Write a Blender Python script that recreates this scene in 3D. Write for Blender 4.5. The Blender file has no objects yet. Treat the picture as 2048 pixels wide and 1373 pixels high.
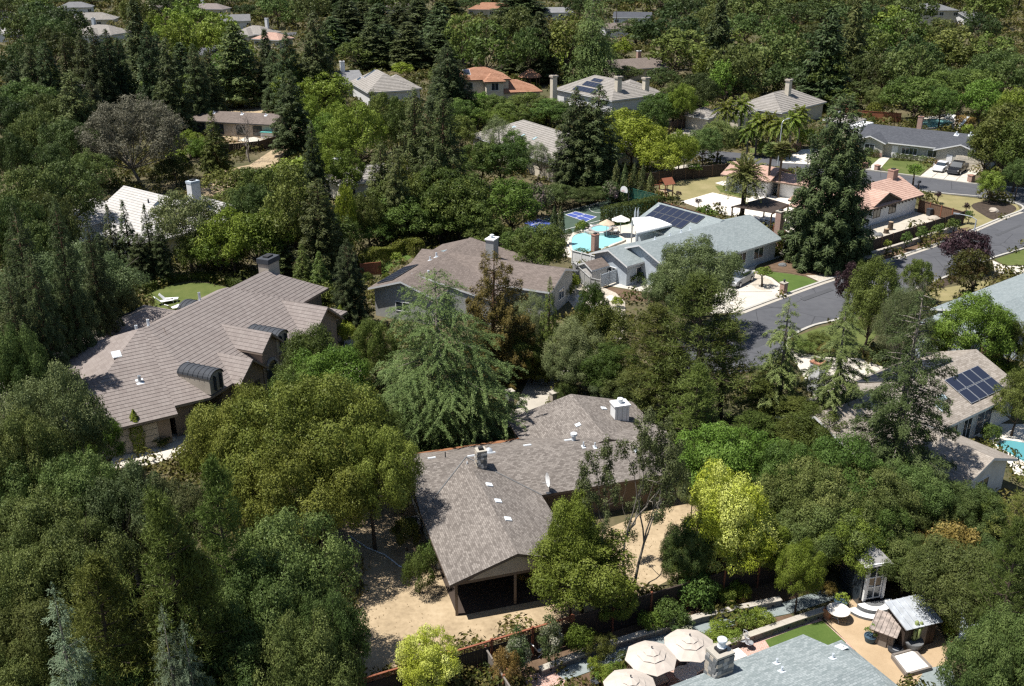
import bpy, math, random
import numpy as np
from mathutils import Vector, Matrix

# ------------------------------------------------------------------ camera, sky, sun, exposure
SC = bpy.context.scene
COL = SC.collection
CAM_H, CAM_PITCH, FPX, CX, CY = 38.4, math.radians(23.0), 2000.0, 1024.0, 686.5
cam_d = bpy.data.cameras.new('camera')
cam_d.sensor_width = 36.0
cam_d.lens = FPX / 2048.0 * 36.0
cam_d.clip_start, cam_d.clip_end = 0.5, 6000.0
cam = bpy.data.objects.new('camera', cam_d)
COL.objects.link(cam)
cam.location = (0, 0, CAM_H)
cam.rotation_euler = (math.pi / 2 - CAM_PITCH, 0, 0)
SC.camera = cam

SUN_AZ = math.atan2(-0.93, -0.12)       # direction to the sun, clockwise from +Y
SUN_EL = math.radians(66)
world = bpy.data.worlds.new('World')
SC.world = world
world.use_nodes = True
wn = world.node_tree
bgn = wn.nodes['Background']
sky = wn.nodes.new('ShaderNodeTexSky')
sky.sky_type = 'NISHITA'
sky.sun_disc = False
sky.sun_elevation = SUN_EL
sky.sun_rotation = SUN_AZ
sky.air_density, sky.dust_density, sky.ozone_density = 1.0, 0.6, 1.0
wn.links.new(sky.outputs[0], bgn.inputs[0])
bgn.inputs[1].default_value = 0.07
sun_d = bpy.data.lights.new('sun', 'SUN')
sun_d.energy = 5.0
sun_d.angle = math.radians(0.53)
sun_d.color = (1.0, 0.96, 0.89)
sun = bpy.data.objects.new('sun', sun_d)
COL.objects.link(sun)
sdir = Vector((math.sin(SUN_AZ) * math.cos(SUN_EL), math.cos(SUN_AZ) * math.cos(SUN_EL), math.sin(SUN_EL)))
sun.rotation_euler = sdir.to_track_quat('Z', 'Y').to_euler()
sun.location = (-60, 20, 120)
vs = SC.view_settings
vs.view_transform = 'Standard'
vs.look = 'None'
vs.exposure = 0.52
vs.gamma = 1.0
vs.use_curve_mapping = False
cy = SC.cycles
cy.max_bounces = 5
cy.diffuse_bounces = 2
cy.glossy_bounces = 2
cy.transmission_bounces = 3
cy.transparent_max_bounces = 4
cy.caustics_reflective = False
cy.caustics_refractive = False
cy.use_denoising = False
SC.render.film_transparent = False
cy.filter_width = 1.35

# ------------------------------------------------------------------ surveying: photo point -> place on the plane z
_c, _s = math.cos(CAM_PITCH), math.sin(CAM_PITCH)
def G(u, v, z=0.0):
    dx, dy = (u - CX) / FPX, -(v - CY) / FPX
    t = (z - CAM_H) / (-_s + dy * _c)
    return Vector((dx * t, (_c + dy * _s) * t, z))
def PX(x, y, z=0.0):
    zz = z - CAM_H
    zc = y * _c - zz * _s
    return CX + FPX * x / zc, CY - FPX * (y * _s + zz * _c) / zc
def SCL(p):
    return FPX / (p[1] * _c - (p[2] - CAM_H) * _s)
def HT(u, vb, vt):
    b = G(u, vb)
    k = (CY - vt) / FPX
    return (b.y * (k * _c - _s)) / (_c + k * _s) + CAM_H

# ------------------------------------------------------------------ materials
MATS = {}
def _new(name):
    m = bpy.data.materials.new(name)
    m.use_nodes = True
    MATS[name] = m
    nt = m.node_tree
    return m, nt, nt.nodes['Principled BSDF']
def _n(nt, t, **kw):
    n = nt.nodes.new(t)
    for k, v in kw.items():
        setattr(n, k, v)
    return n
def _ramp(nt, stops):
    r = _n(nt, 'ShaderNodeValToRGB')
    e = r.color_ramp.elements
    while len(e) < len(stops):
        e.new(0.5)
    for i, (p, c) in enumerate(stops):
        e[i].position = p
        e[i].color = (*c, 1)
    return r
def _bump(nt, bs, h, strength, dist):
    b = _n(nt, 'ShaderNodeBump')
    b.inputs['Strength'].default_value = strength
    b.inputs['Distance'].default_value = dist
    nt.links.new(h, b.inputs['Height'])
    nt.links.new(b.outputs[0], bs.inputs['Normal'])
def plain(name, c, rough=0.7, var=0.12, scale=3.0, metal=0.0, spec=0.4, bump=0.0):
    """one colour with soft wear"""
    m, nt, bs = _new(name)
    tc = _n(nt, 'ShaderNodeTexCoord')
    no = _n(nt, 'ShaderNodeTexNoise')
    no.inputs['Scale'].default_value = scale
    no.inputs['Detail'].default_value = 5
    nt.links.new(tc.outputs['Object'], no.inputs['Vector'])
    r = _ramp(nt, [(0.3, [max(0, x * (1 - var)) for x in c]), (0.7, [min(1, x * (1 + var)) for x in c])])
    nt.links.new(no.outputs[0], r.inputs[0])
    nt.links.new(r.outputs[0], bs.inputs['Base Color'])
    bs.inputs['Roughness'].default_value = rough
    bs.inputs['Metallic'].default_value = metal
    bs.inputs['Specular IOR Level'].default_value = spec
    if bump:
        _bump(nt, bs, no.outputs[0], 0.5, bump)
    return m
def mottled(name, cols, s1=0.25, s2=6.0, rough=0.9, bump=0.03, fine=0.35):
    """ground-like: large patches mixed with fine grain, world metres"""
    m, nt, bs = _new(name)
    tc = _n(nt, 'ShaderNodeTexCoord')
    a = _n(nt, 'ShaderNodeTexNoise')
    a.inputs['Scale'].default_value = s1
    a.inputs['Detail'].default_value = 6
    a.inputs['Roughness'].default_value = 0.65
    b = _n(nt, 'ShaderNodeTexNoise')
    b.inputs['Scale'].default_value = s2
    b.inputs['Detail'].default_value = 4
    for q in (a, b):
        nt.links.new(tc.outputs['Object'], q.inputs['Vector'])
    mx = _n(nt, 'ShaderNodeMix', data_type='FLOAT')
    mx.inputs[0].default_value = fine
    nt.links.new(a.outputs[0], mx.inputs[2])
    nt.links.new(b.outputs[0], mx.inputs[3])
    k = len(cols)
    r = _ramp(nt, [(0.3 + 0.4 * i / (k - 1), c) for i, c in enumerate(cols)])
    nt.links.new(mx.outputs[0], r.inputs[0])
    nt.links.new(r.outputs[0], bs.inputs['Base Color'])
    bs.inputs['Roughness'].default_value = rough
    bs.inputs['Specular IOR Level'].default_value = 0.2
    if bump:
        _bump(nt, bs, b.outputs[0], 0.6, bump)
    return m
def shingle(name, c1, c2, mortar, w=0.32, h=0.15, rough=0.9, msize=0.012, patch=0.25, bias=0.0):
    """roofing in UV metres: u along the eave, v up the slope"""
    m, nt, bs = _new(name)
    uv = _n(nt, 'ShaderNodeUVMap')
    br = _n(nt, 'ShaderNodeTexBrick')
    br.offset = 0.37
    br.inputs['Color1'].default_value = (*c1, 1)
    br.inputs['Color2'].default_value = (*c2, 1)
    br.inputs['Mortar'].default_value = (*mortar, 1)
    br.inputs['Scale'].default_value = 1.0
    br.inputs['Mortar Size'].default_value = msize
    br.inputs['Mortar Smooth'].default_value = 0.3
    br.inputs['Bias'].default_value = bias
    br.inputs['Brick Width'].default_value = w
    br.inputs['Row Height'].default_value = h
    nt.links.new(uv.outputs[0], br.inputs['Vector'])
    tc = _n(nt, 'ShaderNodeTexCoord')
    no = _n(nt, 'ShaderNodeTexNoise')
    no.inputs['Scale'].default_value = 0.45
    no.inputs['Detail'].default_value = 6
    no.inputs['Roughness'].default_value = 0.7
    nt.links.new(tc.outputs['Object'], no.inputs['Vector'])
    rp = _ramp(nt, [(0.3, (1 - patch,) * 3), (0.7, (1 + 0 * patch,) * 3)])
    nt.links.new(no.outputs[0], rp.inputs[0])
    mu = _n(nt, 'ShaderNodeMix', data_type='RGBA', blend_type='MULTIPLY')
    mu.inputs[0].default_value = 1.0
    nt.links.new(br.outputs[0], mu.inputs[6])
    nt.links.new(rp.outputs[0], mu.inputs[7])
    nt.links.new(mu.outputs[2], bs.inputs['Base Color'])
    bs.inputs['Roughness'].default_value = rough
    bs.inputs['Specular IOR Level'].default_value = 0.25
    _bump(nt, bs, br.outputs['Fac'], -0.5, 0.012)
    return m
def brickmat(name, c1, c2, mortar, w=0.21, h=0.07, msize=0.01):
    m, nt, bs = _new(name)
    tc = _n(nt, 'ShaderNodeTexCoord')
    sx = _n(nt, 'ShaderNodeSeparateXYZ')
    nt.links.new(tc.outputs['Object'], sx.inputs[0])
    ad = _n(nt, 'ShaderNodeMath', operation='ADD')
    nt.links.new(sx.outputs[0], ad.inputs[0])
    nt.links.new(sx.outputs[1], ad.inputs[1])
    cb = _n(nt, 'ShaderNodeCombineXYZ')
    nt.links.new(ad.outputs[0], cb.inputs[0])
    nt.links.new(sx.outputs[2], cb.inputs[1])
    br = _n(nt, 'ShaderNodeTexBrick')
    br.inputs['Color1'].default_value = (*c1, 1)
    br.inputs['Color2'].default_value = (*c2, 1)
    br.inputs['Mortar'].default_value = (*mortar, 1)
    br.inputs['Scale'].default_value = 1.0
    br.inputs['Mortar Size'].default_value = msize
    br.inputs['Brick Width'].default_value = w
    br.inputs['Row Height'].default_value = h
    nt.links.new(cb.outputs[0], br.inputs['Vector'])
    nt.links.new(br.outputs[0], bs.inputs['Base Color'])
    bs.inputs['Roughness'].default_value = 0.85
    return m
def leafmat(name, stops, trans=0.24, hv=0.05, vv=0.55, rough=0.5):
    """leaf colour by a random number per leaf and per plant, with light passing through"""
    m, nt, bs = _new(name)
    at = _n(nt, 'ShaderNodeAttribute', attribute_name='rnd')
    k = len(stops)
    r = _ramp(nt, [(i / (k - 1), c) for i, c in enumerate(stops)])
    nt.links.new(at.outputs['Fac'], r.inputs[0])
    oi = _n(nt, 'ShaderNodeObjectInfo')
    hsv = _n(nt, 'ShaderNodeHueSaturation')
    mh = _n(nt, 'ShaderNodeMapRange')
    mh.inputs[3].default_value = 0.5 - hv / 2
    mh.inputs[4].default_value = 0.5 + hv / 2
    nt.links.new(oi.outputs['Random'], mh.inputs[0])
    nt.links.new(mh.outputs[0], hsv.inputs['Hue'])
    w = _n(nt, 'ShaderNodeMath', operation='MULTIPLY')
    w.inputs[1].default_value = 7.31
    nt.links.new(oi.outputs['Random'], w.inputs[0])
    fr = _n(nt, 'ShaderNodeMath', operation='FRACT')
    nt.links.new(w.outputs[0], fr.inputs[0])
    mv = _n(nt, 'ShaderNodeMapRange')
    mv.inputs[3].default_value = 1 - vv / 2
    mv.inputs[4].default_value = 1 + vv / 2
    nt.links.new(fr.outputs[0], mv.inputs[0])
    nt.links.new(mv.outputs[0], hsv.inputs['Value'])
    nt.links.new(r.outputs[0], hsv.inputs['Color'])
    nt.links.new(hsv.outputs[0], bs.inputs['Base Color'])
    bs.inputs['Roughness'].default_value = rough
    bs.inputs['Specular IOR Level'].default_value = 0.14
    hsv.inputs['Saturation'].default_value = 1.08
    tr = _n(nt, 'ShaderNodeBsdfTranslucent')
    nt.links.new(hsv.outputs[0], tr.inputs[0])
    mix = _n(nt, 'ShaderNodeMixShader')
    mix.inputs[0].default_value = trans
    nt.links.new(bs.outputs[0], mix.inputs[1])
    nt.links.new(tr.outputs[0], mix.inputs[2])
    nt.links.new(mix.outputs[0], nt.nodes['Material Output'].inputs[0])
    return m

# ------------------------------------------------------------------ mesh builder
class MB:
    def __init__(s):
        s.v, s.f, s.uv = [], [], []
    def poly(s, pts, uv=None):
        i = len(s.v)
        s.v += [tuple(p) for p in pts]
        s.f.append(tuple(range(i, i + len(pts))))
        s.uv.append(uv if uv else [(p[0], p[1]) for p in pts])
        return s
    def box(s, cx, cy, z0, sx, sy, sz, rz=0.0, taper=1.0):
        c, n = math.cos(rz), math.sin(rz)
        P = []
        for z, t in ((z0, 1.0), (z0 + sz, taper)):
            for a, b in ((-1, -1), (1, -1), (1, 1), (-1, 1)):
                x, y = a * sx / 2 * t, b * sy / 2 * t
                P.append((cx + x * c - y * n, cy + x * n + y * c, z))
        return s.hexa(P)
    def hexa(s, P):
        i = len(s.v)
        s.v += [tuple(p) for p in P]
        for q in ((3, 2, 1, 0), (4, 5, 6, 7), (0, 1, 5, 4), (1, 2, 6, 5), (2, 3, 7, 6), (3, 0, 4, 7)):
            s.f.append(tuple(i + k for k in q))
            s.uv.append([(0, 0), (1, 0), (1, 1), (0, 1)])
        return s
    def bar(s, a, b, w, h, up=(0, 0, 1)):
        a, b = Vector(a), Vector(b)
        d = (b - a).normalized()
        r = d.cross(Vector(up))
        if r.length < 1e-4:
            r = d.cross(Vector((0, 1, 0)))
        r.normalize()
        t = r.cross(d)
        o = [-r * w / 2 - t * h / 2, r * w / 2 - t * h / 2, r * w / 2 + t * h / 2, -r * w / 2 + t * h / 2]
        return s.hexa([a + x for x in o] + [b + x for x in o])
    def tube(s, pts, rad, n=7, cap=True):
        pts = [Vector(p) for p in pts]
        if not isinstance(rad, (list, tuple)):
            rad = [rad] * len(pts)
        rings = []
        ref = Vector((0.37, 0.91, 0.2)).normalized()
        for k, p in enumerate(pts):
            d = (pts[min(k + 1, len(pts) - 1)] - pts[max(k - 1, 0)]).normalized()
            a = d.cross(ref)
            if a.length < 0.1:
                a = d.cross(Vector((1, 0, 0)))
            a.normalize()
            b = d.cross(a)
            i = len(s.v)
            for j in range(n):
                t = 2 * math.pi * j / n
                s.v.append(tuple(p + a * math.cos(t) * rad[k] + b * math.sin(t) * rad[k]))
            rings.append(i)
        for k in range(len(rings) - 1):
            for j in range(n):
                q = (rings[k] + j, rings[k] + (j + 1) % n, rings[k + 1] + (j + 1) % n, rings[k + 1] + j)
                s.f.append(q)
                s.uv.append([(0, 0), (1, 0), (1, 1), (0, 1)])
        if cap:
            for r, rev in ((rings[0], True), (rings[-1], False)):
                q = [r + j for j in range(n)]
                s.f.append(tuple(q[::-1] if rev else q))
                s.uv.append([(0, 0)] * n)
        return s
    def lathe(s, prof, n=16, cx=0.0, cy=0.0, z=0.0):
        rings = []
        for r, h in prof:
            i = len(s.v)
            for j in range(n):
                t = 2 * math.pi * j / n
                s.v.append((cx + r * math.cos(t), cy + r * math.sin(t), z + h))
            rings.append(i)
        for k in range(len(rings) - 1):
            for j in range(n):
                s.f.append((rings[k] + j, rings[k] + (j + 1) % n, rings[k + 1] + (j + 1) % n, rings[k + 1] + j))
                s.uv.append([(0, 0), (1, 0), (1, 1), (0, 1)])
        s.f.append(tuple(rings[0] + j for j in range(n))[::-1])
        s.uv.append([(0, 0)] * n)
        s.f.append(tuple(rings[-1] + j for j in range(n)))
        s.uv.append([(0, 0)] * n)
        return s
    def prism(s, pts2, z0, z1):
        n = len(pts2)
        s.poly([(p[0], p[1], z1) for p in pts2])
        s.poly([(p[0], p[1], z0) for p in pts2][::-1])
        for k in range(n):
            a, b = pts2[k], pts2[(k + 1) % n]
            s.poly([(a[0], a[1], z0), (b[0], b[1], z0), (b[0], b[1], z1), (a[0], a[1], z1)])
        return s
    def mesh(s, name, mat, smooth=False):
        me = bpy.data.meshes.new(name)
        me.from_pydata(s.v, [], s.f)
        ul = me.uv_layers.new(name='UVMap')
        flat = [c for f in s.uv for p in f for c in p]
        ul.data.foreach_set('uv', flat)
        if mat:
            me.materials.append(MATS[mat] if isinstance(mat, str) else mat)
        if smooth:
            me.polygons.foreach_set('use_smooth', [True] * len(me.polygons))
        me.update()
        return me
    def build(s, name, mat, parent=None, loc=None, rz=None, smooth=False):
        return link(name, s.mesh(name, mat, smooth), parent, loc, rz)
def link(name, me, parent=None, loc=None, rz=None):
    o = bpy.data.objects.new(name, me)
    COL.objects.link(o)
    if parent:
        o.parent = parent
    if loc is not None:
        o.location = loc
    if rz is not None:
        o.rotation_euler = (0, 0, rz)
    return o
def tag(o, label, cat, group=None):
    o['label'] = label
    o['category'] = cat
    if group:
        o['group'] = group
    return o
def thing(name, label, cat, loc=(0, 0, 0), rz=0.0, group=None):
    o = link(name, None, None, loc, rz)
    o.empty_display_size = 0.3
    return tag(o, label, cat, group)
def copy_tree(o, parent=None):
    c = o.copy()
    COL.objects.link(c)
    c.parent = parent
    for ch in o.children:
        copy_tree(ch, c)
    return c
def smooth_loop(pts, k=4, closed=True):
    out, n = [], len(pts)
    rng = range(n) if closed else range(n - 1)
    for i in rng:
        if closed:
            p0, p1, p2, p3 = pts[i - 1], pts[i], pts[(i + 1) % n], pts[(i + 2) % n]
        else:
            p0, p1, p2, p3 = pts[max(i - 1, 0)], pts[i], pts[i + 1], pts[min(i + 2, n - 1)]
        for j in range(k):
            t = j / k
            out.append(tuple(0.5 * (2 * p1[d] + (p2[d] - p0[d]) * t + (2 * p0[d] - 5 * p1[d] + 4 * p2[d] - p3[d]) * t * t
                                    + (3 * p1[d] - p0[d] - 3 * p2[d] + p3[d]) * t ** 3) for d in (0, 1)))
    if not closed:
        out.append(tuple(pts[-1]))
    return out

# ------------------------------------------------------------------ plants
def leaf_mesh(name, mat, C, N, A, L, W, rnd):
    n = len(C)
    N = N / np.linalg.norm(N, axis=1, keepdims=True)
    A = A - N * np.sum(A * N, axis=1, keepdims=True)
    A = A / (np.linalg.norm(A, axis=1, keepdims=True) + 1e-9)
    B = np.cross(N, A)
    L = np.asarray(L).reshape(-1, 1)
    W = np.asarray(W).reshape(-1, 1)
    V = np.empty((n, 4, 3), np.float32)
    V[:, 0] = C - A * L / 2
    V[:, 1] = C + B * W / 2 - A * L * 0.08 + N * W * 0.12
    V[:, 2] = C + A * L / 2
    V[:, 3] = C - B * W / 2 - A * L * 0.08 + N * W * 0.12
    me = bpy.data.meshes.new(name)
    me.vertices.add(4 * n)
    me.vertices.foreach_set('co', V.ravel())
    me.loops.add(4 * n)
    me.loops.foreach_set('vertex_index', np.arange(4 * n, dtype=np.int32))
    me.polygons.add(n)
    me.polygons.foreach_set('loop_start', np.arange(0, 4 * n, 4, dtype=np.int32))
    me.update(calc_edges=True)
    at = me.attributes.new('rnd', 'FLOAT', 'FACE')
    at.data.foreach_set('value', np.clip(rnd, 0, 1).astype(np.float32))
    me.materials.append(MATS[mat])
    return me
def rdir(rs, n):
    d = rs.normal(size=(n, 3))
    return d / np.linalg.norm(d, axis=1, keepdims=True)
class Plant:
    """collects leaves and wood, then fits them to a nominal height and width"""
    def __init__(s, seed):
        s.rs = np.random.RandomState(seed)
        s.parts = []
        s.wood = MB()
    def add(s, C, N, A, L, W, r):
        n = len(C)
        s.parts.append((C, N, A, np.broadcast_to(L, n).copy(), np.broadcast_to(W, n).copy(), r))
    def clump(s, c, r, leaf, dens, tone, flat=0.8, asp=0.55, shell=0.5, keep_low=0.35, rand=0.7):
        rs = s.rs
        n = max(6, int(dens * 4 * math.pi * r * r / (leaf * leaf * asp * 0.5)))
        d = rdir(rs, n)
        d = d[(d[:, 2] > -0.25) | (rs.rand(n) < keep_low)]
        n = len(d)
        rad = r * (shell + (1 - shell) * np.sqrt(rs.rand(n))) * (0.85 + 0.3 * rs.rand(n))
        C = np.array(c) + d * rad[:, None] * np.array([1, 1, flat])
        s.add(C, d + rand * rdir(rs, n), rdir(rs, n), leaf * (0.7 + 0.6 * rs.rand(n)), leaf * asp * (0.7 + 0.6 * rs.rand(n)),
              0.55 * tone + 0.45 * rs.rand(n))
    def finish(s, name, leafm, woodm, h, w):
        C, N, A, L, W, r = [np.concatenate([p[i] for p in s.parts]) for i in range(6)]
        w = 2 * float(np.percentile(np.hypot(C[:, 0], C[:, 1]), 96.5))
        h = float(np.percentile(C[:, 2], 99.7))
        return leaf_mesh(name + '_crown', leafm, C, N, A, L, W, r), (s.wood.mesh(name + '_trunk', woodm, True) if s.wood.v else None), h, w

def broadleaf(seed, h, w, leaf, leafm, woodm='bark', tf=0.22, lobes=9, cl=70, rc=0.10, dens=0.56, flat=0.85, shape=1.0, asp=0.55, limbs=True, shell=0.45, gap=0.10, rand=0.75, rough=0.42, fill=0.28):
    p = Plant(seed)
    rs = p.rs
    a, zb = w / 2, tf * h
    b = (h - zb) / 2
    cen = np.array([0, 0, zb + b])
    ab = np.array([a, a, b])
    th = h * (tf + 0.12)
    lean = rs.normal(size=2) * 0.03 * h
    r0 = 0.028 * h ** 0.5 * (w / h) ** 0.5 * 2.2
    fork = np.array([lean[0], lean[1], th])
    p.wood.tube([(0, 0, -0.3), (lean[0] * .4, lean[1] * .4, th * .5), fork], [r0 * 1.25, r0 * .95, r0 * .8], 8)
    ld = rdir(rs, lobes)
    ld[:, 2] = np.abs(ld[:, 2]) * 1.1 - 0.25
    ld /= np.linalg.norm(ld, axis=1, keepdims=True)
    lt = rs.rand(lobes)
    if limbs:
        for k in range(lobes):
            q = cen + ld[k] * ab * 0.78
            m = fork * 0.5 + q * 0.5 + np.array([0, 0, -0.05 * h]) + rs.normal(size=3) * 0.03 * w
            p.wood.tube([fork, m, q], [r0 * .5, r0 * .3, r0 * .08], 5, False)
            for j in range(2):
                e = q + rdir(rs, 1)[0] * rc * w * 1.6
                p.wood.tube([m, (m + e) / 2 + rs.normal(size=3) * .02 * w, e], [r0 * .22, r0 * .13, r0 * .05], 4, False)
    for k in range(cl):
        z = 1 - (k + .5) / cl * 1.5
        az = k * 2.39996 + rs.normal() * .25
        el = math.asin(max(-.99, min(.99, z + rs.normal() * .05)))
        d = np.array([math.cos(az) * math.cos(el), math.sin(az) * math.cos(el), math.sin(el)])
        near = ld @ d
        j = int(near.argmax())
        f = 1.0 - rc * 1.0 - rough * (1 - np.clip(near[j], 0, 1)) - 0.26 * rs.rand() ** 1.5
        if rs.rand() < fill:
            f *= 0.45 + .35 * rs.rand()
        elif rs.rand() < gap:
            continue
        c = cen + d * ab * f
        tone = np.clip(0.5 + 0.4 * (lt[j] - .5) + 0.85 * (rs.rand() - .5), 0, 1)
        r = rc * w * (0.55 + 0.7 * rs.rand())
        n = max(6, int(dens * 4 * math.pi * r * r / (leaf * leaf * asp * 0.5)))
        q = rdir(rs, n)
        q = q[(q @ d > -0.35) | (rs.rand(n) < .2)]
        q = q[(q[:, 2] > -0.45) | (rs.rand(len(q)) < .3)]
        n = len(q)
        wob = 1 + .22 * np.sin(q[:, 0] * 5 + k) * np.sin(q[:, 1] * 6 + k * 2) + .15 * np.sin(q[:, 2] * 9 + k)
        rad = r * (shell + (1 - shell) * np.sqrt(rs.rand(n))) * wob
        C = c + q * rad[:, None] * np.array([1, 1, flat])
        N = q + np.array([0, 0, .2]) + rand * rdir(rs, n)
        p.add(C, N, rdir(rs, n), leaf * (0.45 + 1.0 * rs.rand(n)), leaf * asp * (0.5 + 0.9 * rs.rand(n)), 0.72 * tone + 0.28 * rs.rand(n))
    return p.finish('tree', leafm, woodm, h, w)

def conifer(seed, h, w, leaf, leafm, woodm='bark_red', levels=34, per=9, droop=0.10, rise=0.0, base=0.06, power=0.6, dens=1.0, hang=0.0, sprayw=0.30, rag=0.25, asp=0.28, topn=0.03, inner=0.25, tilt=0.5, lumps=0.0, thick=0.5, fronds=0):
    p = Plant(seed)
    rs = p.rs
    R = w / 2
    r0 = 0.018 * h
    p.wood.tube([(0, 0, -0.3), (0.01 * h, 0, h * .5), (0, 0, h * .95)], [r0 * 1.2, r0 * .7, r0 * .1], 8)
    sp = h / levels
    for i in range(levels):
        f = (i + rs.rand() * 0.8) / levels
        z = h * (base + (1 - base) * f * 0.985)
        rad = R * ((1 - f) ** power * (1 - topn) + topn)
        if f < 0.12:
            rad *= 0.8 + 1.6 * f
        k = max(3, int(per * (0.45 + 0.75 * (1 - f))))
        a0 = rs.rand() * 6.28
        for j in range(k):
            az = a0 + 6.2832 * (j + 0.5 * rs.rand()) / k
            ln = rad * (1 - rag + 1.3 * rag * rs.rand())
            if lumps and rs.rand() < lumps:
                ln *= 0.6
            dx = np.array([math.cos(az), math.sin(az), 0])
            sx = np.array([-math.sin(az), math.cos(az), 0])
            rise_b = rise * (0.5 + f) + 0.12 * (rs.rand() - .5)
            tone = rs.rand()
            n = max(10, int(dens * (ln * (ln * sprayw * 2 + leaf) + .6 * ln * sp) / (leaf * leaf * asp) * 0.8))
            if fronds:
                m = max(3, int(fronds * (0.4 + .6 * ln / R)))
                ti = (np.arange(m) + rs.rand(m)) / m * .85 + .15
                sd = np.where(np.arange(m) % 2 == 0, 1, -1)
                pick = rs.randint(0, m, n)
                t, sg = ti[pick], sd[pick]
                fl = (0.22 + .5 * (1 - t)) * ln * sprayw * 2.2 * (.8 + .4 * rs.rand(m))[pick] + leaf * .8
                s_ = rs.rand(n)
                fa = (sg * (.35 + .8 * rs.rand(m)[pick] * 0 + .8 * ((pick * 37 + i * 11 + j * 7) % 10) / 10))
                fd = dx * np.cos(fa)[:, None] + sx * np.sin(fa)[:, None]
                C = np.array([0, 0, z]) + dx * (t * ln)[:, None] + fd * (s_ * fl)[:, None] + rs.normal(size=(n, 3)) * leaf * np.array([.35, .35, .5])
                C[:, 2] += (rise_b * t - droop * 2.2 * t * t) * ln - .45 * fl * s_ * s_ - hang * leaf * rs.rand(n)
                A = fd + rs.normal(size=(n, 3)) * .35
                A[:, 2] -= .25 + hang * (.4 + .8 * s_)
                N = np.array([0, 0, 1.0]) + dx * .4 + rdir(rs, n) * tilt
                edge = s_
            else:
                t = inner + (1 - inner) * np.sqrt(rs.rand(n))
                lat = (rs.rand(n) - .5) * 2
                wd = sprayw * ln * (1.05 - t) + leaf * 0.5
                vt = rs.normal(size=n) * thick * sp * (1.15 - .6 * t)
                C = np.array([0, 0, z]) + dx * (t * ln)[:, None] + sx * (lat * wd)[:, None]
                C[:, 2] += (rise_b * t - droop * 2.2 * t * t) * ln + vt - np.abs(lat) * wd * 0.15 - hang * leaf * 1.3 * rs.rand(n)
                A = dx * 0.7 + sx * (lat * 0.9)[:, None] + rs.normal(size=(n, 3)) * 0.35
                A[:, 2] -= hang * (0.4 + 0.6 * rs.rand(n)) + 0.15
                N = np.array([0, 0, .8]) + dx * .55 + sx * (lat * .4)[:, None] + rdir(rs, n) * tilt
                edge = t
            p.add(C, N, A, leaf * (0.7 + 0.7 * rs.rand(n)), leaf * asp * (0.7 + 0.6 * rs.rand(n)), 0.35 * tone + 0.3 * edge + 0.35 * rs.rand(n))
            if j % 2 == 0 and ln > 0.8:
                zz = lambda tt: z + (rise_b * tt - droop * 2.2 * tt * tt) * ln - 0.03
                p.wood.tube([np.array([0, 0, zz(0)]), dx * ln * .5 + np.array([0, 0, zz(.5)]), dx * ln * .85 + np.array([0, 0, zz(.85)])], [r0 * .2, r0 * .12, r0 * .04], 4, False)
    n = 60
    C = np.c_[rs.normal(size=n) * leaf * .3, rs.normal(size=n) * leaf * .3, h * (0.93 + 0.07 * rs.rand(n))]
    p.add(C, rdir(rs, n), np.array([0, 0, 1.0]) + rs.normal(size=(n, 3)) * .5, leaf, leaf * asp, rs.rand(n))
    return p.finish('conifer', leafm, woodm, h, w)

def pine(seed, h, w, leaf, leafm, woodm='bark', tf=0.25, branches=60, tuft=0.75, dens=1.0, power=0.6, asp=0.16, up=0.35, tufts=7):
    p = Plant(seed)
    rs = p.rs
    R = w / 2
    r0 = 0.02 * h
    bend = rs.normal(size=2) * 0.04 * h
    def trunk(z):
        f = z / h
        return np.array([bend[0] * math.sin(f * 3), bend[1] * math.sin(f * 2.4), z])
    p.wood.tube([trunk(z) for z in np.linspace(-0.3, h * .94, 8)], list(np.linspace(r0 * 1.3, r0 * .15, 8)), 8)
    for i in range(branches):
        f = (i + rs.rand()) / branches
        z = h * (tf + (0.97 - tf) * f)
        rad = R * max(0.12, (1 - f) ** power) * (0.55 + 0.5 * rs.rand()) * (0.7 + 0.3 * min(1, f / 0.2))
        az = i * 2.4 + rs.rand() * 0.9
        dx = np.array([math.cos(az), math.sin(az), 0])
        st = trunk(z)
        e = st + dx * rad + np.array([0, 0, up * rad * (0.3 + rs.rand())])
        m = (st + e) / 2 + np.array([0, 0, -0.05 * rad])
        p.wood.tube([st, m, e], [r0 * .28 * (1.1 - f * .6), r0 * .16, r0 * .06], 5, False)
        tone = rs.rand()
        for k in range(tufts):
            t = 0.35 + 0.65 * rs.rand() if k else 1.0
            c = st + (e - st) * t + rs.normal(size=3) * np.array([.22, .22, .12]) * rad * 0.75 * (0.4 + .6 * t)
            n = int(dens * 46 * (tuft / 0.75) ** 2 * (0.3 / leaf) ** 1.4)
            d = rdir(rs, n)
            d[:, 2] = d[:, 2] * 0.8 + 0.35
            rr = tuft * (0.25 + 0.55 * rs.rand(n)) * (0.7 + .5 * rs.rand())
            p.add(c + d * rr[:, None], rdir(rs, n) + np.array([0, 0, .7]), d + 0.3 * rdir(rs, n), leaf * (0.8 + .5 * rs.rand(n)), leaf * asp * (0.8 + .5 * rs.rand(n)), 0.4 * tone + 0.6 * rs.rand(n))
    return p.finish('pine', leafm, woodm, h, w)

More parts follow.
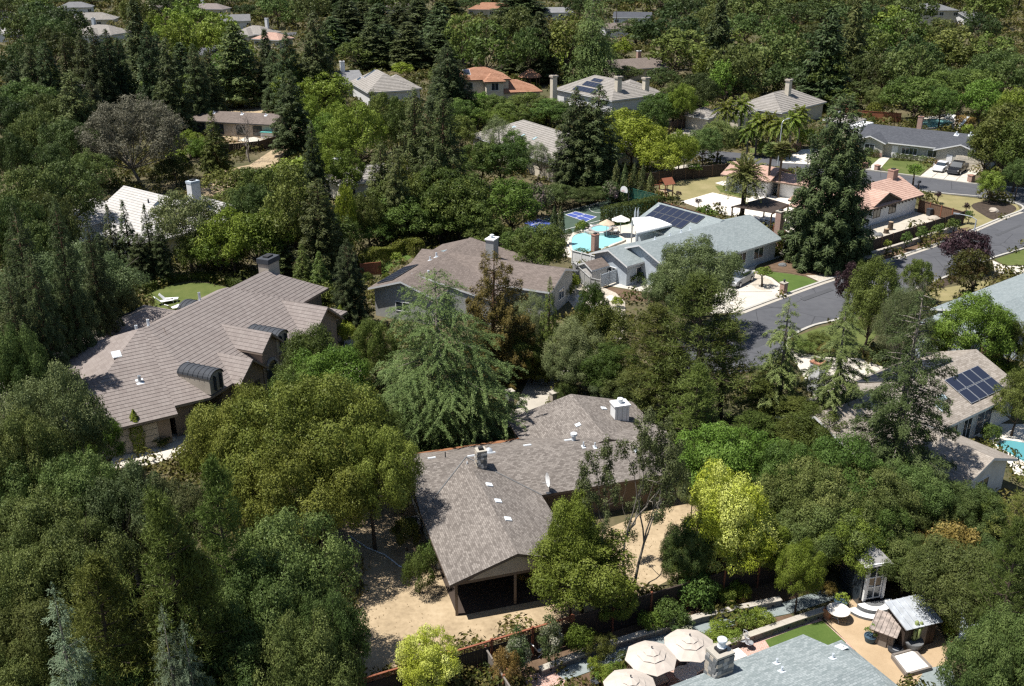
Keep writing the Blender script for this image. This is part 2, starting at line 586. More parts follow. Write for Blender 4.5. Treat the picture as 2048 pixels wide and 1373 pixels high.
def sparse_tree(seed, h, w, leaf, leafm, woodm='bark_grey', leafy=1.0, stems=3, depth=4):
    p = Plant(seed)
    rs = p.rs
    tips = []
    def grow(a, d, ln, r, lv):
        pts = [a]
        for k in range(3):
            d = d + rs.normal(size=3) * 0.27 + np.array([0, 0, 0.05])
            d /= np.linalg.norm(d)
            a = a + d * ln / 3
            pts.append(a)
        p.wood.tube(pts, [r, r * .85, r * .72, r * .6], 6 if lv < 2 else 4, False)
        if lv >= depth:
            tips.append(a)
            return
        for k in range(3 if lv < 2 else 2 + (rs.rand() < .5)):
            nd = d + rdir(rs, 1)[0] * 0.85 + np.array([0, 0, 0.15])
            grow(a, nd / np.linalg.norm(nd), ln * (0.62 + .2 * rs.rand()), r * .52, lv + 1)
        if lv >= 2:
            tips.append(a)
    for k in range(stems):
        az = 6.28 * (k + .4 * rs.rand()) / stems
        d = np.array([math.cos(az) * .32, math.sin(az) * .32, 1.0])
        grow(np.array([0, 0, -0.2]), d / np.linalg.norm(d), h * .33, h * 0.017, 0)
    for t in tips:
        if rs.rand() < leafy:
            p.clump(t, w * (0.035 + .04 * rs.rand()), leaf, 0.2, rs.rand(), 0.8, 0.5, 0.2, 0.8)
    V = np.array(p.wood.v)
    kx = np.percentile(np.abs(V[:, :2]), 99.5) / (w / 2)
    kz = V[:, 2].max() / h
    p.wood.v = [(x / kx, y / kx, z / kz) for x, y, z in p.wood.v]
    p.parts = [(C / np.array([kx, kx, kz]), N, A, L, W, r) for C, N, A, L, W, r in p.parts]
    if not p.parts:
        return None, p.wood.mesh('dead_trunk', woodm, True), h, w
    return p.finish('sparse', leafm, woodm, h, w)

def column(seed, h, w, leaf, leafm, dens=0.5, base=0.0):
    p = Plant(seed)
    rs = p.rs
    n = int(dens * math.pi * w * h / (leaf * leaf * .5 * .45) * 1.3)
    f = rs.rand(n)
    prof = np.interp(f, [0, .12, .45, .8, 1], [.75, .95, 1, .62, .06])
    az = rs.rand(n) * 6.2832
    lump = 1 + 0.13 * np.sin(az * 3 + f * 9 + seed) + 0.1 * np.sin(az * 5 - f * 17)
    r = w / 2 * prof * lump * (0.8 + 0.25 * rs.rand(n))
    d = np.c_[np.cos(az), np.sin(az), 0.5 + 0 * az]
    C = np.c_[np.cos(az) * r, np.sin(az) * r, base + f * (h - base)]
    p.add(C, d + .7 * rdir(rs, n), np.array([0, 0, 1.0]) + .5 * rdir(rs, n), leaf * (.7 + .6 * rs.rand(n)), leaf * .5 * (.7 + .6 * rs.rand(n)), .5 + .5 * (rs.rand(n) - .5) + .25 * np.sin(az * 4 + f * 13))
    p.wood.tube([(0, 0, -.2), (0, 0, h * .8)], [w * .06, w * .03], 6)
    return p.finish('column', leafm, 'bark', h, w)

def bush(seed, h, w, leaf, leafm, dens=0.55, cl=26, rc=0.17, stem=0.0):
    return broadleaf(seed, h, w, leaf, leafm, tf=0.0 + stem, lobes=6, cl=cl, rc=rc, dens=dens, limbs=False, rough=.2)

def topiary(seed, r, leaf, leafm, flat=0.85):
    p = Plant(seed)
    p.clump((0, 0, r * flat * .9), r * .96, leaf, 0.75, 0.5, flat, .55, .9, .6, .55)
    p.wood.tube([(0, 0, -.1), (0, 0, r * .8)], [.06, .04], 6)
    return p.finish('topiary', leafm, 'bark', 2 * r * flat, 2 * r)

def palm(seed, h, w, kind, leafm='leaf_palm', woodm='bark_palm'):
    p = Plant(seed)
    rs = p.rs
    if kind == 'date':
        r0, nf, fl = 0.42, 70, w / 2
    elif kind == 'queen':
        r0, nf, fl = 0.16, 34, w / 2
    else:
        r0, nf, fl = 0.2, 44, w / 2
    ht = h - fl * 0.55
    pts = [(0.02 * h * math.sin(3 * k / 8), 0, -0.2 + (ht + .2) * k / 8) for k in range(9)]
    p.wood.tube(pts, [r0 * (1.25 if k == 0 else 1.0 if kind != 'date' else 0.9) for k in range(8)] + [r0 * 1.25 if kind == 'date' else r0 * .8], 10)
    if kind == 'date':
        p.wood.lathe([(r0 * .9, 0), (r0 * 1.5, .35), (r0 * 1.7, .8), (r0 * 1.3, 1.3)], 12, pts[-1][0], 0, ht - 0.9)
    top = np.array([pts[-1][0], 0, ht])
    for i in range(nf):
        az = i * 2.39996 + rs.rand() * .3
        q = (i + .5) / nf
        el = math.radians(78 - (118 if kind != 'fan' else 135) * q ** .8)
        dx = np.array([math.cos(az), math.sin(az), 0])
        sx = np.array([-math.sin(az), math.cos(az), 0])
        ln = fl * (0.85 + .3 * rs.rand())
        if kind == 'fan':
            st = ln * .55
            c = top + (dx * math.cos(el) + np.array([0, 0, math.sin(el)])) * st
            p.wood.tube([top, c], [.03, .02], 4, False)
            k = 16
            fa = np.linspace(-1.75, 1.75, k)
            ax = dx * math.cos(el) + np.array([0, 0, math.sin(el) - .25])
            D = ax * np.cos(fa)[:, None] + sx * np.sin(fa)[:, None]
            lf = ln * .62
            nn = np.cross(ax, sx)
            p.add(c + D * lf * .5 - np.array([0, 0, .06]), np.broadcast_to(nn, (k, 3)) + rs.normal(size=(k, 3)) * .25, D, lf * (.85 + .2 * rs.rand(k)), lf * .2, rs.rand(k) * .6 + .4 * (1 - q))
        else:
            m = 30 if kind == 'date' else 24
            t = np.linspace(.08, 1, m)
            g = 0.5 if kind == 'date' else 0.95
            X = ln * (t * math.cos(el) - 0 * t)
            Z = ln * (t * math.sin(el) - g * t ** 2 * (.35 + .3 * math.cos(el)))
            C = top + dx * X[:, None] + np.array([0, 0, 1.0]) * Z[:, None]
            tan = np.gradient(C, axis=0)
            tan /= np.linalg.norm(tan, axis=1, keepdims=True)
            p.wood.tube([C[0], C[m // 2], C[-1]], [.035, .02, .008], 3, False)
            ll = ln * .22 * np.sin(np.pi * np.clip(t * .82 + .14, 0, 1)) + .08
            for sd in (-1, 1):
                D = tan * .55 + sx * sd * .8 + rs.normal(size=(m, 3)) * .12
                D[:, 2] += (0.25 if kind == 'date' else -0.55)
                Dn = D / np.linalg.norm(D, axis=1, keepdims=True)
                p.add(C + Dn * ll[:, None] * .5, np.cross(tan, sx) + rs.normal(size=(m, 3)) * .3, Dn, ll, .13 if kind == 'date' else .15, rs.rand(m) * .5 + .5 * (1 - q))
    return p.finish('palm', leafm, woodm, h, w)

# leaf and bark colours (base colours; light and shade come from the sun)
leafmat('leaf_oak', [(0.056, 0.078, 0.026), (0.106, 0.138, 0.046), (0.182, 0.214, 0.078)])
leafmat('leaf_oak_dark', [(.036, .052, .018), (.07, .093, .033), (.12, .148, .056)])
leafmat('leaf_oak_grey', [(0.075, 0.098, 0.042), (0.13, 0.158, 0.068), (0.2, 0.23, 0.108)])
leafmat('leaf_oak_olive', [(0.085, 0.104, 0.025), (0.155, 0.182, 0.045), (0.245, 0.275, 0.08)])
leafmat('leaf_green', [(0.055, 0.08, 0.022), (0.1, 0.138, 0.038), (0.165, 0.208, 0.064)])
leafmat('leaf_fresh', [(0.08, 0.12, 0.026), (0.14, 0.195, 0.042), (0.215, 0.28, 0.075)])
leafmat('leaf_lime', [(.11, .15, .028), (.19, .245, .05), (.28, .335, .09)], hv=.012, vv=.25)
leafmat('leaf_gold', [(0.135, 0.17, 0.028), (0.225, 0.27, 0.05), (0.32, 0.365, 0.09)], hv=.012, vv=.25)
leafmat('leaf_variegated', [(0.26, 0.3, 0.04), (0.48, 0.52, 0.11), (0.7, 0.72, 0.28)], hv=.012, vv=.25)
leafmat('leaf_redwood', [(0.034, 0.048, 0.02), (0.062, 0.081, 0.034), (0.105, 0.13, 0.056)], trans=.2)
leafmat('leaf_redwood_olive', [(0.052, 0.068, 0.025), (0.098, 0.12, 0.045), (0.16, 0.18, 0.076)], trans=.2)
leafmat('leaf_redwood_brown', [(0.09, 0.08, 0.022), (0.155, 0.14, 0.04), (0.22, 0.2, 0.07)], trans=.25)
leafmat('leaf_cedar', [(.085, .12, .044), (.155, .2, .074), (.24, .285, .12)], trans=.25)
leafmat('leaf_cedar_blue', [(0.1, 0.135, 0.085), (0.17, 0.215, 0.135), (0.26, 0.31, 0.21)], trans=.25)
leafmat('leaf_pine', [(0.058, 0.076, 0.02), (0.112, 0.14, 0.038), (0.185, 0.21, 0.07)], trans=.2)
leafmat('leaf_pine_olive', [(0.062, 0.077, 0.02), (0.115, 0.138, 0.038), (0.18, 0.203, 0.068)], trans=.2)
leafmat('leaf_eucalyptus', [(0.105, 0.1, 0.07), (0.17, 0.16, 0.115), (0.24, 0.225, 0.165)])
leafmat('leaf_wispy', [(0.095, 0.115, 0.05), (0.155, 0.185, 0.085), (0.24, 0.265, 0.14)])
leafmat('leaf_plum', [(0.024, 0.015, 0.017), (0.045, 0.027, 0.03), (0.075, 0.046, 0.05)])
leafmat('leaf_redgreen', [(.065, .042, .018), (.078, .085, .026), (.111, .130, .039)])
leafmat('leaf_rust', [(0.13, 0.1, 0.03), (0.22, 0.16, 0.06), (0.33, 0.26, 0.11)])
leafmat('leaf_palm', [(.06, .08, .025), (.12, .145, .05), (.21, .22, .09)], trans=.2)
leafmat('leaf_palm_queen', [(.09, .13, .025), (.17, .21, .045), (.28, .29, .08)], trans=.3)
leafmat('leaf_pink', [(0.06, 0.1, 0.035), (0.1, 0.14, 0.055), (0.36, 0.24, 0.28)])
leafmat('leaf_white', [(.050, .085, .030), (.100, .130, .050), (.550, .520, .420)])
leafmat('leaf_hedge', [(.070, .085, .018), (.120, .135, .030), (.170, .180, .045)], hv=.02, vv=.1)
leafmat('leaf_hedge_dark', [(.035, .050, .012), (.060, .080, .020), (.090, .115, .032)], hv=.02, vv=.15)
leafmat('leaf_dry', [(0.2, 0.14, 0.085), (0.3, 0.22, 0.13), (0.42, 0.34, 0.22)], hv=0, vv=0)
leafmat('leaf_brush', [(.035, .045, .012), (.070, .080, .022), (.130, .120, .040), (.200, .160, .080)], hv=0, vv=0)
leafmat('grass_blade', [(.070, .090, .025), (.110, .130, .040), (.170, .170, .060)], hv=.02, vv=.1)
plain('bark', (.075, .055, .04), .95, .35, 6)
plain('bark_grey', (.17, .15, .125), .95, .3, 6)
plain('bark_red', (.10, .055, .035), .95, .3, 6)
plain('bark_palm', (.07, .05, .035), .95, .35, 9)
plain('bark_dead', (.20, .175, .155), .95, .25, 6)

# one prototype per kind, size class and variant; copies share its meshes
PROTO = {}
LEAF_LOD = {0: 0.18, 1: 0.30, 2: 0.55}
def proto(kind, lod, var):
    key = (kind, lod, var)
    if key in PROTO:
        return PROTO[key]
    sd = (sum(ord(ch) * (i + 3) for i, ch in enumerate(kind)) * 7 + var * 101 + lod * 13) % 99991
    L = LEAF_LOD[lod]
    big = {0: 1.0, 1: 0.75, 2: 0.5}[lod]
    ncl = lambda n: int(n * big) + 8
    B = broadleaf
    if kind == 'oak':
        r = B(sd, 10, 12, L, 'leaf_oak', lobes=12, cl=ncl(130), rc=.088)
    elif kind == 'oak_dark':
        r = B(sd, 10, 12, L, 'leaf_oak_dark', lobes=12, cl=ncl(130), rc=.088)
    elif kind == 'oak_grey':
        r = B(sd, 10, 12, L * .95, 'leaf_oak_grey', 'bark_grey', lobes=12, cl=ncl(130), rc=.082, gap=.12, rough=.4)
    elif kind == 'oak_olive':
        r = B(sd, 9, 13, L * .95, 'leaf_oak_olive', lobes=14, cl=ncl(150), rc=.078, gap=.16, rough=.46)
    elif kind == 'green':
        r = B(sd, 10, 10, L, 'leaf_green', lobes=10, cl=ncl(115), rc=.095, tf=.12)
    elif kind == 'fresh':
        r = B(sd, 9, 9, L, 'leaf_fresh', lobes=10, cl=ncl(105), rc=.10, tf=.12)
    elif kind == 'lime':
        r = B(sd, 9, 10, L, 'leaf_lime', lobes=9, cl=ncl(100), rc=.10, tf=.12)
    elif kind == 'gold':
        r = B(sd, 8, 8, L, 'leaf_gold', lobes=8, cl=ncl(85), rc=.11, tf=.12)
    elif kind == 'variegated':
        r = B(sd, 8, 8, L * .9, 'leaf_variegated', lobes=9, cl=ncl(100), rc=.10, tf=.05)
    elif kind == 'upright':
        r = B(sd, 12, 7.5, L, 'leaf_fresh', lobes=12, cl=ncl(115), rc=.12, tf=.08, flat=1.1)
    elif kind == 'wispy':
        r = B(sd, 11, 7, L * .8, 'leaf_wispy', 'bark_grey', lobes=11, cl=ncl(120), rc=.10, tf=.1, flat=1.4, asp=.3, dens=.36, shell=.3, gap=.15, rough=.4, rand=.9)
    elif kind == 'olive':
        r = B(sd, 10, 8, L * .9, 'leaf_pine_olive', lobes=11, cl=ncl(120), rc=.105, tf=.08, flat=1.1)
    elif kind == 'eucalyptus':
        r = B(sd, 14, 14, L * 1.0, 'leaf_eucalyptus', 'bark_grey', lobes=16, cl=ncl(210), rc=.07, tf=.12, flat=1.3, asp=.35, gap=.1, shell=.35, rough=.4)
    elif kind == 'plum':
        r = B(sd, 5, 6, L * .8, 'leaf_plum', lobes=9, cl=ncl(80), rc=.11, tf=.15)
    elif kind == 'redgreen':
        r = B(sd, 5.5, 5, L * .7, 'leaf_redgreen', lobes=9, cl=ncl(80), rc=.11, tf=.1)
    elif kind == 'redwood':
        r = conifer(sd, 18, 6.5, L * 1.3, 'leaf_redwood', levels=44, per=10, droop=.06, rise=.06, power=.56, rag=.38, lumps=.2, tilt=.7, thick=.7, topn=.06)
    elif kind == 'redwood_olive':
        r = conifer(sd, 18, 6.5, L * 1.3, 'leaf_redwood_olive', levels=40, per=10, droop=.06, rise=.08, power=.5, rag=.4, lumps=.25, tilt=.8, thick=.7, topn=.06)
    elif kind == 'redwood_brown':
        r = conifer(sd, 13, 8, L * 1.2, 'leaf_redwood_brown', levels=24, per=9, droop=.02, rise=.18, power=.45, rag=.42, lumps=.3, tilt=.9, base=.03, thick=.6, dens=1.15)
    elif kind == 'redwood_sparse':
        r = conifer(sd, 20, 10, L * 1.2, 'leaf_redwood_olive', 'bark_grey', levels=46, per=9, droop=.12, rise=.12, power=.55, rag=.45, lumps=.3, tilt=.8, dens=.62, hang=.3, base=.05, thick=.6)
    elif kind == 'sequoia':
        r = conifer(sd, 20, 9, L * 1.25, 'leaf_redwood', levels=36, per=12, droop=.03, rise=.1, power=.5, rag=.3, lumps=.15, tilt=.7, base=.0, thick=.8, dens=1.3, topn=.08)
    elif kind == 'fir':
        r = conifer(sd, 10, 4.2, L * 1.0, 'leaf_redwood', levels=30, per=8, droop=.06, rise=.1, power=.8, rag=.28, tilt=.6)
    elif kind == 'fir_blue':
        r = conifer(sd, 9, 4, L * 1.0, 'leaf_green', levels=28, per=8, droop=.06, rise=.1, power=.7, rag=.28, tilt=.6)
    elif kind == 'cedar':
        r = conifer(sd, 14, 13.5, L * .85, 'leaf_cedar', 'bark_grey', levels=24, per=11, droop=.06, rise=.06, power=.52, rag=.5, sprayw=.40, hang=.15, asp=.3, tilt=.75, lumps=.25, base=.03, dens=.62, fronds=15)
    elif kind == 'cedar_blue':
        r = conifer(sd, 12, 6, L * .9, 'leaf_cedar_blue', 'bark_grey', levels=26, per=8, droop=.10, rise=.2, power=.75, rag=.4, sprayw=.36, hang=.25, asp=.26, tilt=.6, lumps=.2, dens=1.1, fronds=9)
    elif kind == 'deodar':
        r = conifer(sd, 15, 7.5, L * 1.0, 'leaf_cedar', 'bark_grey', levels=26, per=7, droop=.24, rise=.24, power=.55, rag=.45, sprayw=.3, hang=.7, asp=.26, tilt=.5, lumps=.25, base=.04, dens=1.9, fronds=9)
    elif kind == 'pine':
        r = pine(sd, 15, 9, L * 1.7, 'leaf_pine', branches=62, dens={0: 1.0, 1: 1.1, 2: 1.2}[lod])
    elif kind == 'pine_olive':
        r = pine(sd, 15, 9, L * 1.7, 'leaf_pine_olive', branches=58, dens={0: 1.0, 1: 1.1, 2: 1.2}[lod], power=.5)
    elif kind == 'sparse':
        r = sparse_tree(sd, 11, 8, L * .75, 'leaf_oak_grey', leafy=.85)
    elif kind == 'dead':
        r = sparse_tree(sd, 9, 7, L, 'leaf_oak', 'bark_dead', leafy=0)
    elif kind == 'cypress':
        r = column(sd, 5.5, 1.5, L * .7, 'leaf_redwood_olive', .8)
    elif kind == 'gold_column':
        r = column(sd, 4, 1.4, L * .7, 'leaf_gold', .8)
    elif kind == 'bush':
        r = bush(sd, 2, 2.6, L * .8, 'leaf_green')
    elif kind == 'bush_fresh':
        r = bush(sd, 2, 2.6, L * .8, 'leaf_fresh')
    elif kind == 'bush_lime':
        r = bush(sd, 2, 2.6, L * .8, 'leaf_lime')
    elif kind == 'bush_gold':
        r = bush(sd, 2, 2.4, L * .7, 'leaf_gold')
    elif kind == 'bush_rust':
        r = bush(sd, 3, 5, L * .8, 'leaf_rust', cl=44, rc=.12)
    elif kind == 'bush_olive':
        r = bush(sd, 3, 5, L * .8, 'leaf_pine_olive', cl=44, rc=.12)
    elif kind == 'bush_pink':
        r = bush(sd, 3, 4, L * .8, 'leaf_pink', cl=34)
    elif kind == 'bush_white':
        r = bush(sd, 3, 2.2, L * .6, 'leaf_white', cl=40, rc=.16)
    elif kind == 'sapling':
        r = B(sd, 3, 1.8, L * .7, 'leaf_fresh', lobes=5, cl=22, rc=.17, tf=.35)
    elif kind == 'sapling_plum':
        r = B(sd, 3, 1.6, L * .7, 'leaf_plum', lobes=5, cl=20, rc=.17, tf=.4)
    elif kind == 'sapling_dark':
        r = B(sd, 3, 2, L * .7, 'leaf_green', lobes=5, cl=24, rc=.17, tf=.15)
    elif kind == 'ball':
        r = topiary(sd, .6, .11, 'leaf_hedge_dark')
    elif kind == 'ball_lime':
        r = topiary(sd, .6, .11, 'leaf_hedge')
    elif kind == 'date_palm':
        r = palm(sd, 9, 7.4, 'date')
    elif kind == 'queen_palm':
        r = palm(sd, 7.5, 5, 'queen', 'leaf_palm_queen', 'bark_grey')
    elif kind == 'fan_palm':
        r = palm(sd, 12, 3.4, 'fan')
    else:
        raise KeyError(kind)
    PROTO[key] = r
    return r
KINDS = {  # kind: (object name, category, look, group)
    'oak': ('oak_tree', 'tree', 'dark green spreading oak', 'dark oaks among the houses'),
    'oak_dark': ('oak_tree', 'tree', 'deep green spreading oak', 'deep green oaks in the distance'),
    'oak_grey': ('oak_tree', 'tree', 'grey-green loose-crowned oak', 'grey-green oaks'),
    'oak_olive': ('oak_tree', 'tree', 'broad olive-green oak', 'olive-green oaks'),
    'green': ('broadleaf_tree', 'tree', 'rounded mid-green leafy tree', 'mid-green leafy trees'),
    'fresh': ('broadleaf_tree', 'tree', 'fresh green leafy tree', 'fresh green trees'),
    'lime': ('broadleaf_tree', 'tree', 'bright lime-green round tree', 'lime-green trees'),
    'gold': ('broadleaf_tree', 'tree', 'yellow-green round tree', 'yellow-green trees'),
    'variegated': ('broadleaf_tree', 'tree', 'pale yellow variegated tree', 'variegated trees'),
    'upright': ('broadleaf_tree', 'tree', 'tall upright fresh green tree', 'upright green trees'),
    'wispy': ('birch_tree', 'tree', 'wispy pale grey-green tree', 'wispy pale trees'),
    'olive': ('broadleaf_tree', 'tree', 'tall olive-green dense tree', 'olive-green trees'),
    'eucalyptus': ('eucalyptus_tree', 'tree', 'huge brown-grey eucalyptus', None),
    'plum': ('plum_tree', 'tree', 'dark purple-leaved plum', 'purple plums by the road'),
    'redgreen': ('broadleaf_tree', 'tree', 'reddish green round tree', None),
    'redwood': ('redwood_tree', 'tree', 'dark conical redwood', 'dark redwoods'),
    'redwood_olive': ('redwood_tree', 'tree', 'olive-green conical redwood', 'olive-green redwoods'),
    'redwood_brown': ('conifer_tree', 'tree', 'brownish ragged conifer', None),
    'redwood_sparse': ('redwood_tree', 'tree', 'thin ragged grey-olive redwood', None),
    'sequoia': ('conifer_tree', 'tree', 'massive dark broad conifer', None),
    'fir': ('fir_tree', 'tree', 'small dark pointed fir', 'small dark firs'),
    'fir_blue': ('fir_tree', 'tree', 'small green pointed fir', 'small green firs'),
    'cedar': ('cedar_tree', 'tree', 'broad layered blue-green cedar', None),
    'cedar_blue': ('cedar_tree', 'tree', 'pale blue-grey pointed cedar', 'pale blue cedars'),
    'deodar': ('cedar_tree', 'tree', 'slim weeping deodar cedar', 'weeping cedars'),
    'pine': ('pine_tree', 'tree', 'dark tufted pine', 'dark pines'),
    'pine_olive': ('pine_tree', 'tree', 'olive tufted pine', 'olive pines'),
    'sparse': ('broadleaf_tree', 'tree', 'thin half-bare grey tree', None),
    'dead': ('dead_tree', 'tree', 'bare dead grey tree', None),
    'cypress': ('cypress_tree', 'tree', 'narrow dark column cypress', 'column cypresses'),
    'gold_column': ('cypress_tree', 'tree', 'narrow golden column cypress', 'golden cypresses'),
    'bush': ('shrub', 'shrub', 'mid-green shrub', 'green shrubs'),
    'bush_fresh': ('shrub', 'shrub', 'fresh green shrub', 'fresh green shrubs'),
    'bush_lime': ('shrub', 'shrub', 'lime-green shrub', 'lime-green shrubs'),
    'bush_gold': ('shrub', 'shrub', 'golden yellow shrub', 'golden shrubs'),
    'bush_rust': ('shrub', 'shrub', 'rusty orange-brown shrub', 'rusty shrubs'),
    'bush_olive': ('shrub', 'shrub', 'low olive-brown brush', 'olive brush'),
    'bush_pink': ('shrub', 'shrub', 'pink-flowering shrub', 'pink shrubs'),
    'bush_white': ('shrub', 'shrub', 'white-flowering shrub', 'white-flowering shrubs'),
    'sapling': ('young_tree', 'tree', 'slender fresh green sapling', 'young street trees'),
    'sapling_plum': ('young_tree', 'tree', 'slender purple-leaved sapling', 'purple saplings'),
    'sapling_dark': ('young_tree', 'tree', 'small dark green sapling', 'dark saplings'),
    'ball': ('clipped_shrub', 'shrub', 'clipped round dark shrub', 'clipped round shrubs'),
    'ball_lime': ('clipped_shrub', 'shrub', 'clipped round lime shrub', 'clipped lime shrubs'),
    'date_palm': ('palm_tree', 'palm', 'stout date palm with arching fronds', None),
    'queen_palm': ('palm_tree', 'palm', 'feathery queen palm', 'feathery palms'),
    'fan_palm': ('palm_tree', 'palm', 'tall thin fan palm', 'fan palms'),
}
PLANTS = []      # (object, look, u, v) for the labels written at the end
_prs = random.Random(11)
def plant(kind, u, vt, hb, wpx, label=None, lod=None, var=None, tilt=0.0):
    """top at photo point (u, vt); hb: height in metres, or the photo row of its foot when above 60"""
    h = hb if hb < 60 else HT(u, hb, vt)
    if hb < 60:
        q = G(u, vt, h)
    else:
        q = G(u, hb)
    base = Vector((q.x, q.y, 0))
    sc = SCL(base + Vector((0, 0, h * .5)))
    w = wpx / sc
    if kind == 'redwood' and vt < 130:
        w *= 1.3
        h *= .94
    if lod is None:
        lod = 0 if sc > 19.5 else 1 if sc > 9.5 else 2
    if var is None:
        var = _prs.randrange({0: 2, 1: 3, 2: 3}[lod])
    if kind == 'oak' and lod > 0 and _prs.random() < (.7 if lod == 2 else .4):
        kind = 'oak_dark'
    cr, tr, h0, w0 = proto(kind, lod, var)
    nm, cat, look, grp = KINDS[kind]
    rz = _prs.random() * 6.283
    o = link(nm, None, None, base, rz)
    o.scale = (w / w0, w / w0, h / h0)
    if tilt:
        o.rotation_euler = (tilt, 0, rz)
    if cr:
        link('crown' if cat != 'palm' else 'fronds', cr, o)
    if tr:
        link('trunk', tr, o)
    o['category'] = cat
    if grp:
        o['group'] = grp
    PLANTS.append((o, label, look, u, vt + 0.35 * h * sc))
    return o
def plant_at(kind, x, y, h, w, label=None, lod=None, var=None):
    u, v = PX(x, y, h)
    return plant(kind, u, v, h, w * SCL((x, y, h * .5)), label, lod, var)

# ------------------------------------------------------------------ materials of the setting
mottled('dry_ground', [(.045, .05, .022), (.075, .075, .034), (.12, .10, .055), (.21, .17, .105)], .10, 2.2, bump=.05)
mottled('dirt_yard', [(.24, .18, .115), (.34, .26, .165), (.42, .325, .21), (.47, .375, .25)], .5, 3.2, bump=.03, fine=.38)
def asphalt_mat():
    m, nt, bs = _new('asphalt')
    tc = _n(nt, 'ShaderNodeTexCoord')
    a, b, c = [_n(nt, 'ShaderNodeTexNoise') for _ in range(3)]
    for q, sc_ in ((a, .12), (b, 1.3), (c, 35)):
        q.inputs['Scale'].default_value = sc_
        q.inputs['Detail'].default_value = 5
        nt.links.new(tc.outputs['Object'], q.inputs['Vector'])
    r = _ramp(nt, [(.3, (.076, .078, .086)), (.5, (.094, .096, .105)), (.7, (.112, .114, .122))])
    mx = _n(nt, 'ShaderNodeMix', data_type='FLOAT')
    mx.inputs[0].default_value = .4
    nt.links.new(a.outputs[0], mx.inputs[2])
    nt.links.new(b.outputs[0], mx.inputs[3])
    nt.links.new(mx.outputs[0], r.inputs[0])
    wv = _n(nt, 'ShaderNodeMix', data_type='VECTOR')
    wv.inputs[0].default_value = .12
    nt.links.new(tc.outputs['Object'], wv.inputs[4])
    nt.links.new(b.outputs['Color'], wv.inputs[5])
    vo = _n(nt, 'ShaderNodeTexVoronoi', feature='DISTANCE_TO_EDGE')
    vo.inputs['Scale'].default_value = .22
    nt.links.new(wv.outputs[1], vo.inputs['Vector'])
    ck = _ramp(nt, [(0.0, (.55, .55, .55)), (.012, (1, 1, 1))])
    nt.links.new(vo.outputs[0], ck.inputs[0])
    mu = _n(nt, 'ShaderNodeMix', data_type='RGBA', blend_type='MULTIPLY')
    mu.inputs[0].default_value = 1
    nt.links.new(r.outputs[0], mu.inputs[6])
    nt.links.new(ck.outputs[0], mu.inputs[7])
    nt.links.new(mu.outputs[2], bs.inputs['Base Color'])
    bs.inputs['Roughness'].default_value = .9
    bs.inputs['Specular IOR Level'].default_value = .2
    _bump(nt, bs, c.outputs[0], .5, .004)
asphalt_mat()
mottled('asphalt_patch', [(.07, .072, .078), (.085, .087, .094)], .6, 30, bump=.003)
mottled('concrete', [(.46, .42, .36), (.54, .50, .43), (.60, .56, .49)], .5, 14, bump=.003)
mottled('concrete_old', [(.34, .31, .265), (.42, .385, .33), (.48, .44, .38)], .6, 12, bump=.004)
mottled('white_paving', [(.62, .57, .49), (.70, .65, .57), (.76, .71, .64)], .6, 12, bump=.003)
mottled('lawn', [(.06, .085, .02), (.095, .12, .032), (.15, .155, .055)], .45, 9, bump=.03)
mottled('lawn_fresh', [(.05, .085, .018), (.075, .12, .026), (.10, .145, .036)], .5, 10, bump=.03)
mottled('lawn_dry', [(.16, .15, .065), (.24, .21, .10), (.31, .26, .14)], .35, 8, bump=.03)
mottled('mulch', [(.035, .026, .02), (.06, .045, .034), (.10, .075, .055)], 1.5, 16, bump=.03)
mottled('mulch_brown', [(.085, .055, .035), (.13, .085, .055), (.18, .125, .085)], 1.2, 16, bump=.03)
mottled('gravel', [(.36, .32, .26), (.45, .41, .34), (.53, .48, .41)], .8, 22, bump=.02)
mottled('gravel_tan', [(.34, .245, .15), (.42, .31, .195), (.49, .37, .245)], .6, 22, bump=.015)
mottled('river_stone', [(.28, .25, .2), (.45, .40, .33), (.62, .57, .49)], 3.0, 9, bump=.06, fine=.6)
mottled('slate_path', [(.17, .2, .2), (.23, .265, .265), (.29, .32, .315)], .8, 10, bump=.004)
mottled('needle_litter', [(.20, .085, .04), (.26, .12, .06), (.33, .17, .10)], 2.0, 20, bump=.01)
plain('kerb', (.42, .40, .36), .85, .12, 4)
plain('white_line', (.7, .7, .68), .8, .1, 6)
plain('court_green', (.055, .085, .062), .8, .12, .8)
plain('court_blue', (.055, .085, .30), .8, .08, .8)
brickmat('brick', (.30, .14, .10), (.40, .21, .15), (.45, .40, .35))
def pavers(name, c1, c2, mortar):
    m, nt, bs = _new(name)
    tc = _n(nt, 'ShaderNodeTexCoord')
    br = _n(nt, 'ShaderNodeTexBrick')
    mp = _n(nt, 'ShaderNodeMapping')
    mp.inputs['Rotation'].default_value = (0, 0, math.radians(25))
    nt.links.new(tc.outputs['Object'], mp.inputs[0])
    nt.links.new(mp.outputs[0], br.inputs['Vector'])
    for k, c in (('Color1', c1), ('Color2', c2), ('Mortar', mortar)):
        br.inputs[k].default_value = (*c, 1)
    br.inputs['Scale'].default_value = 1
    br.inputs['Brick Width'].default_value = .22
    br.inputs['Row Height'].default_value = .11
    br.inputs['Mortar Size'].default_value = .012
    nt.links.new(br.outputs[0], bs.inputs['Base Color'])
    bs.inputs['Roughness'].default_value = .85
pavers('brick_paving', (.40, .22, .17), (.52, .31, .25), (.50, .45, .40))
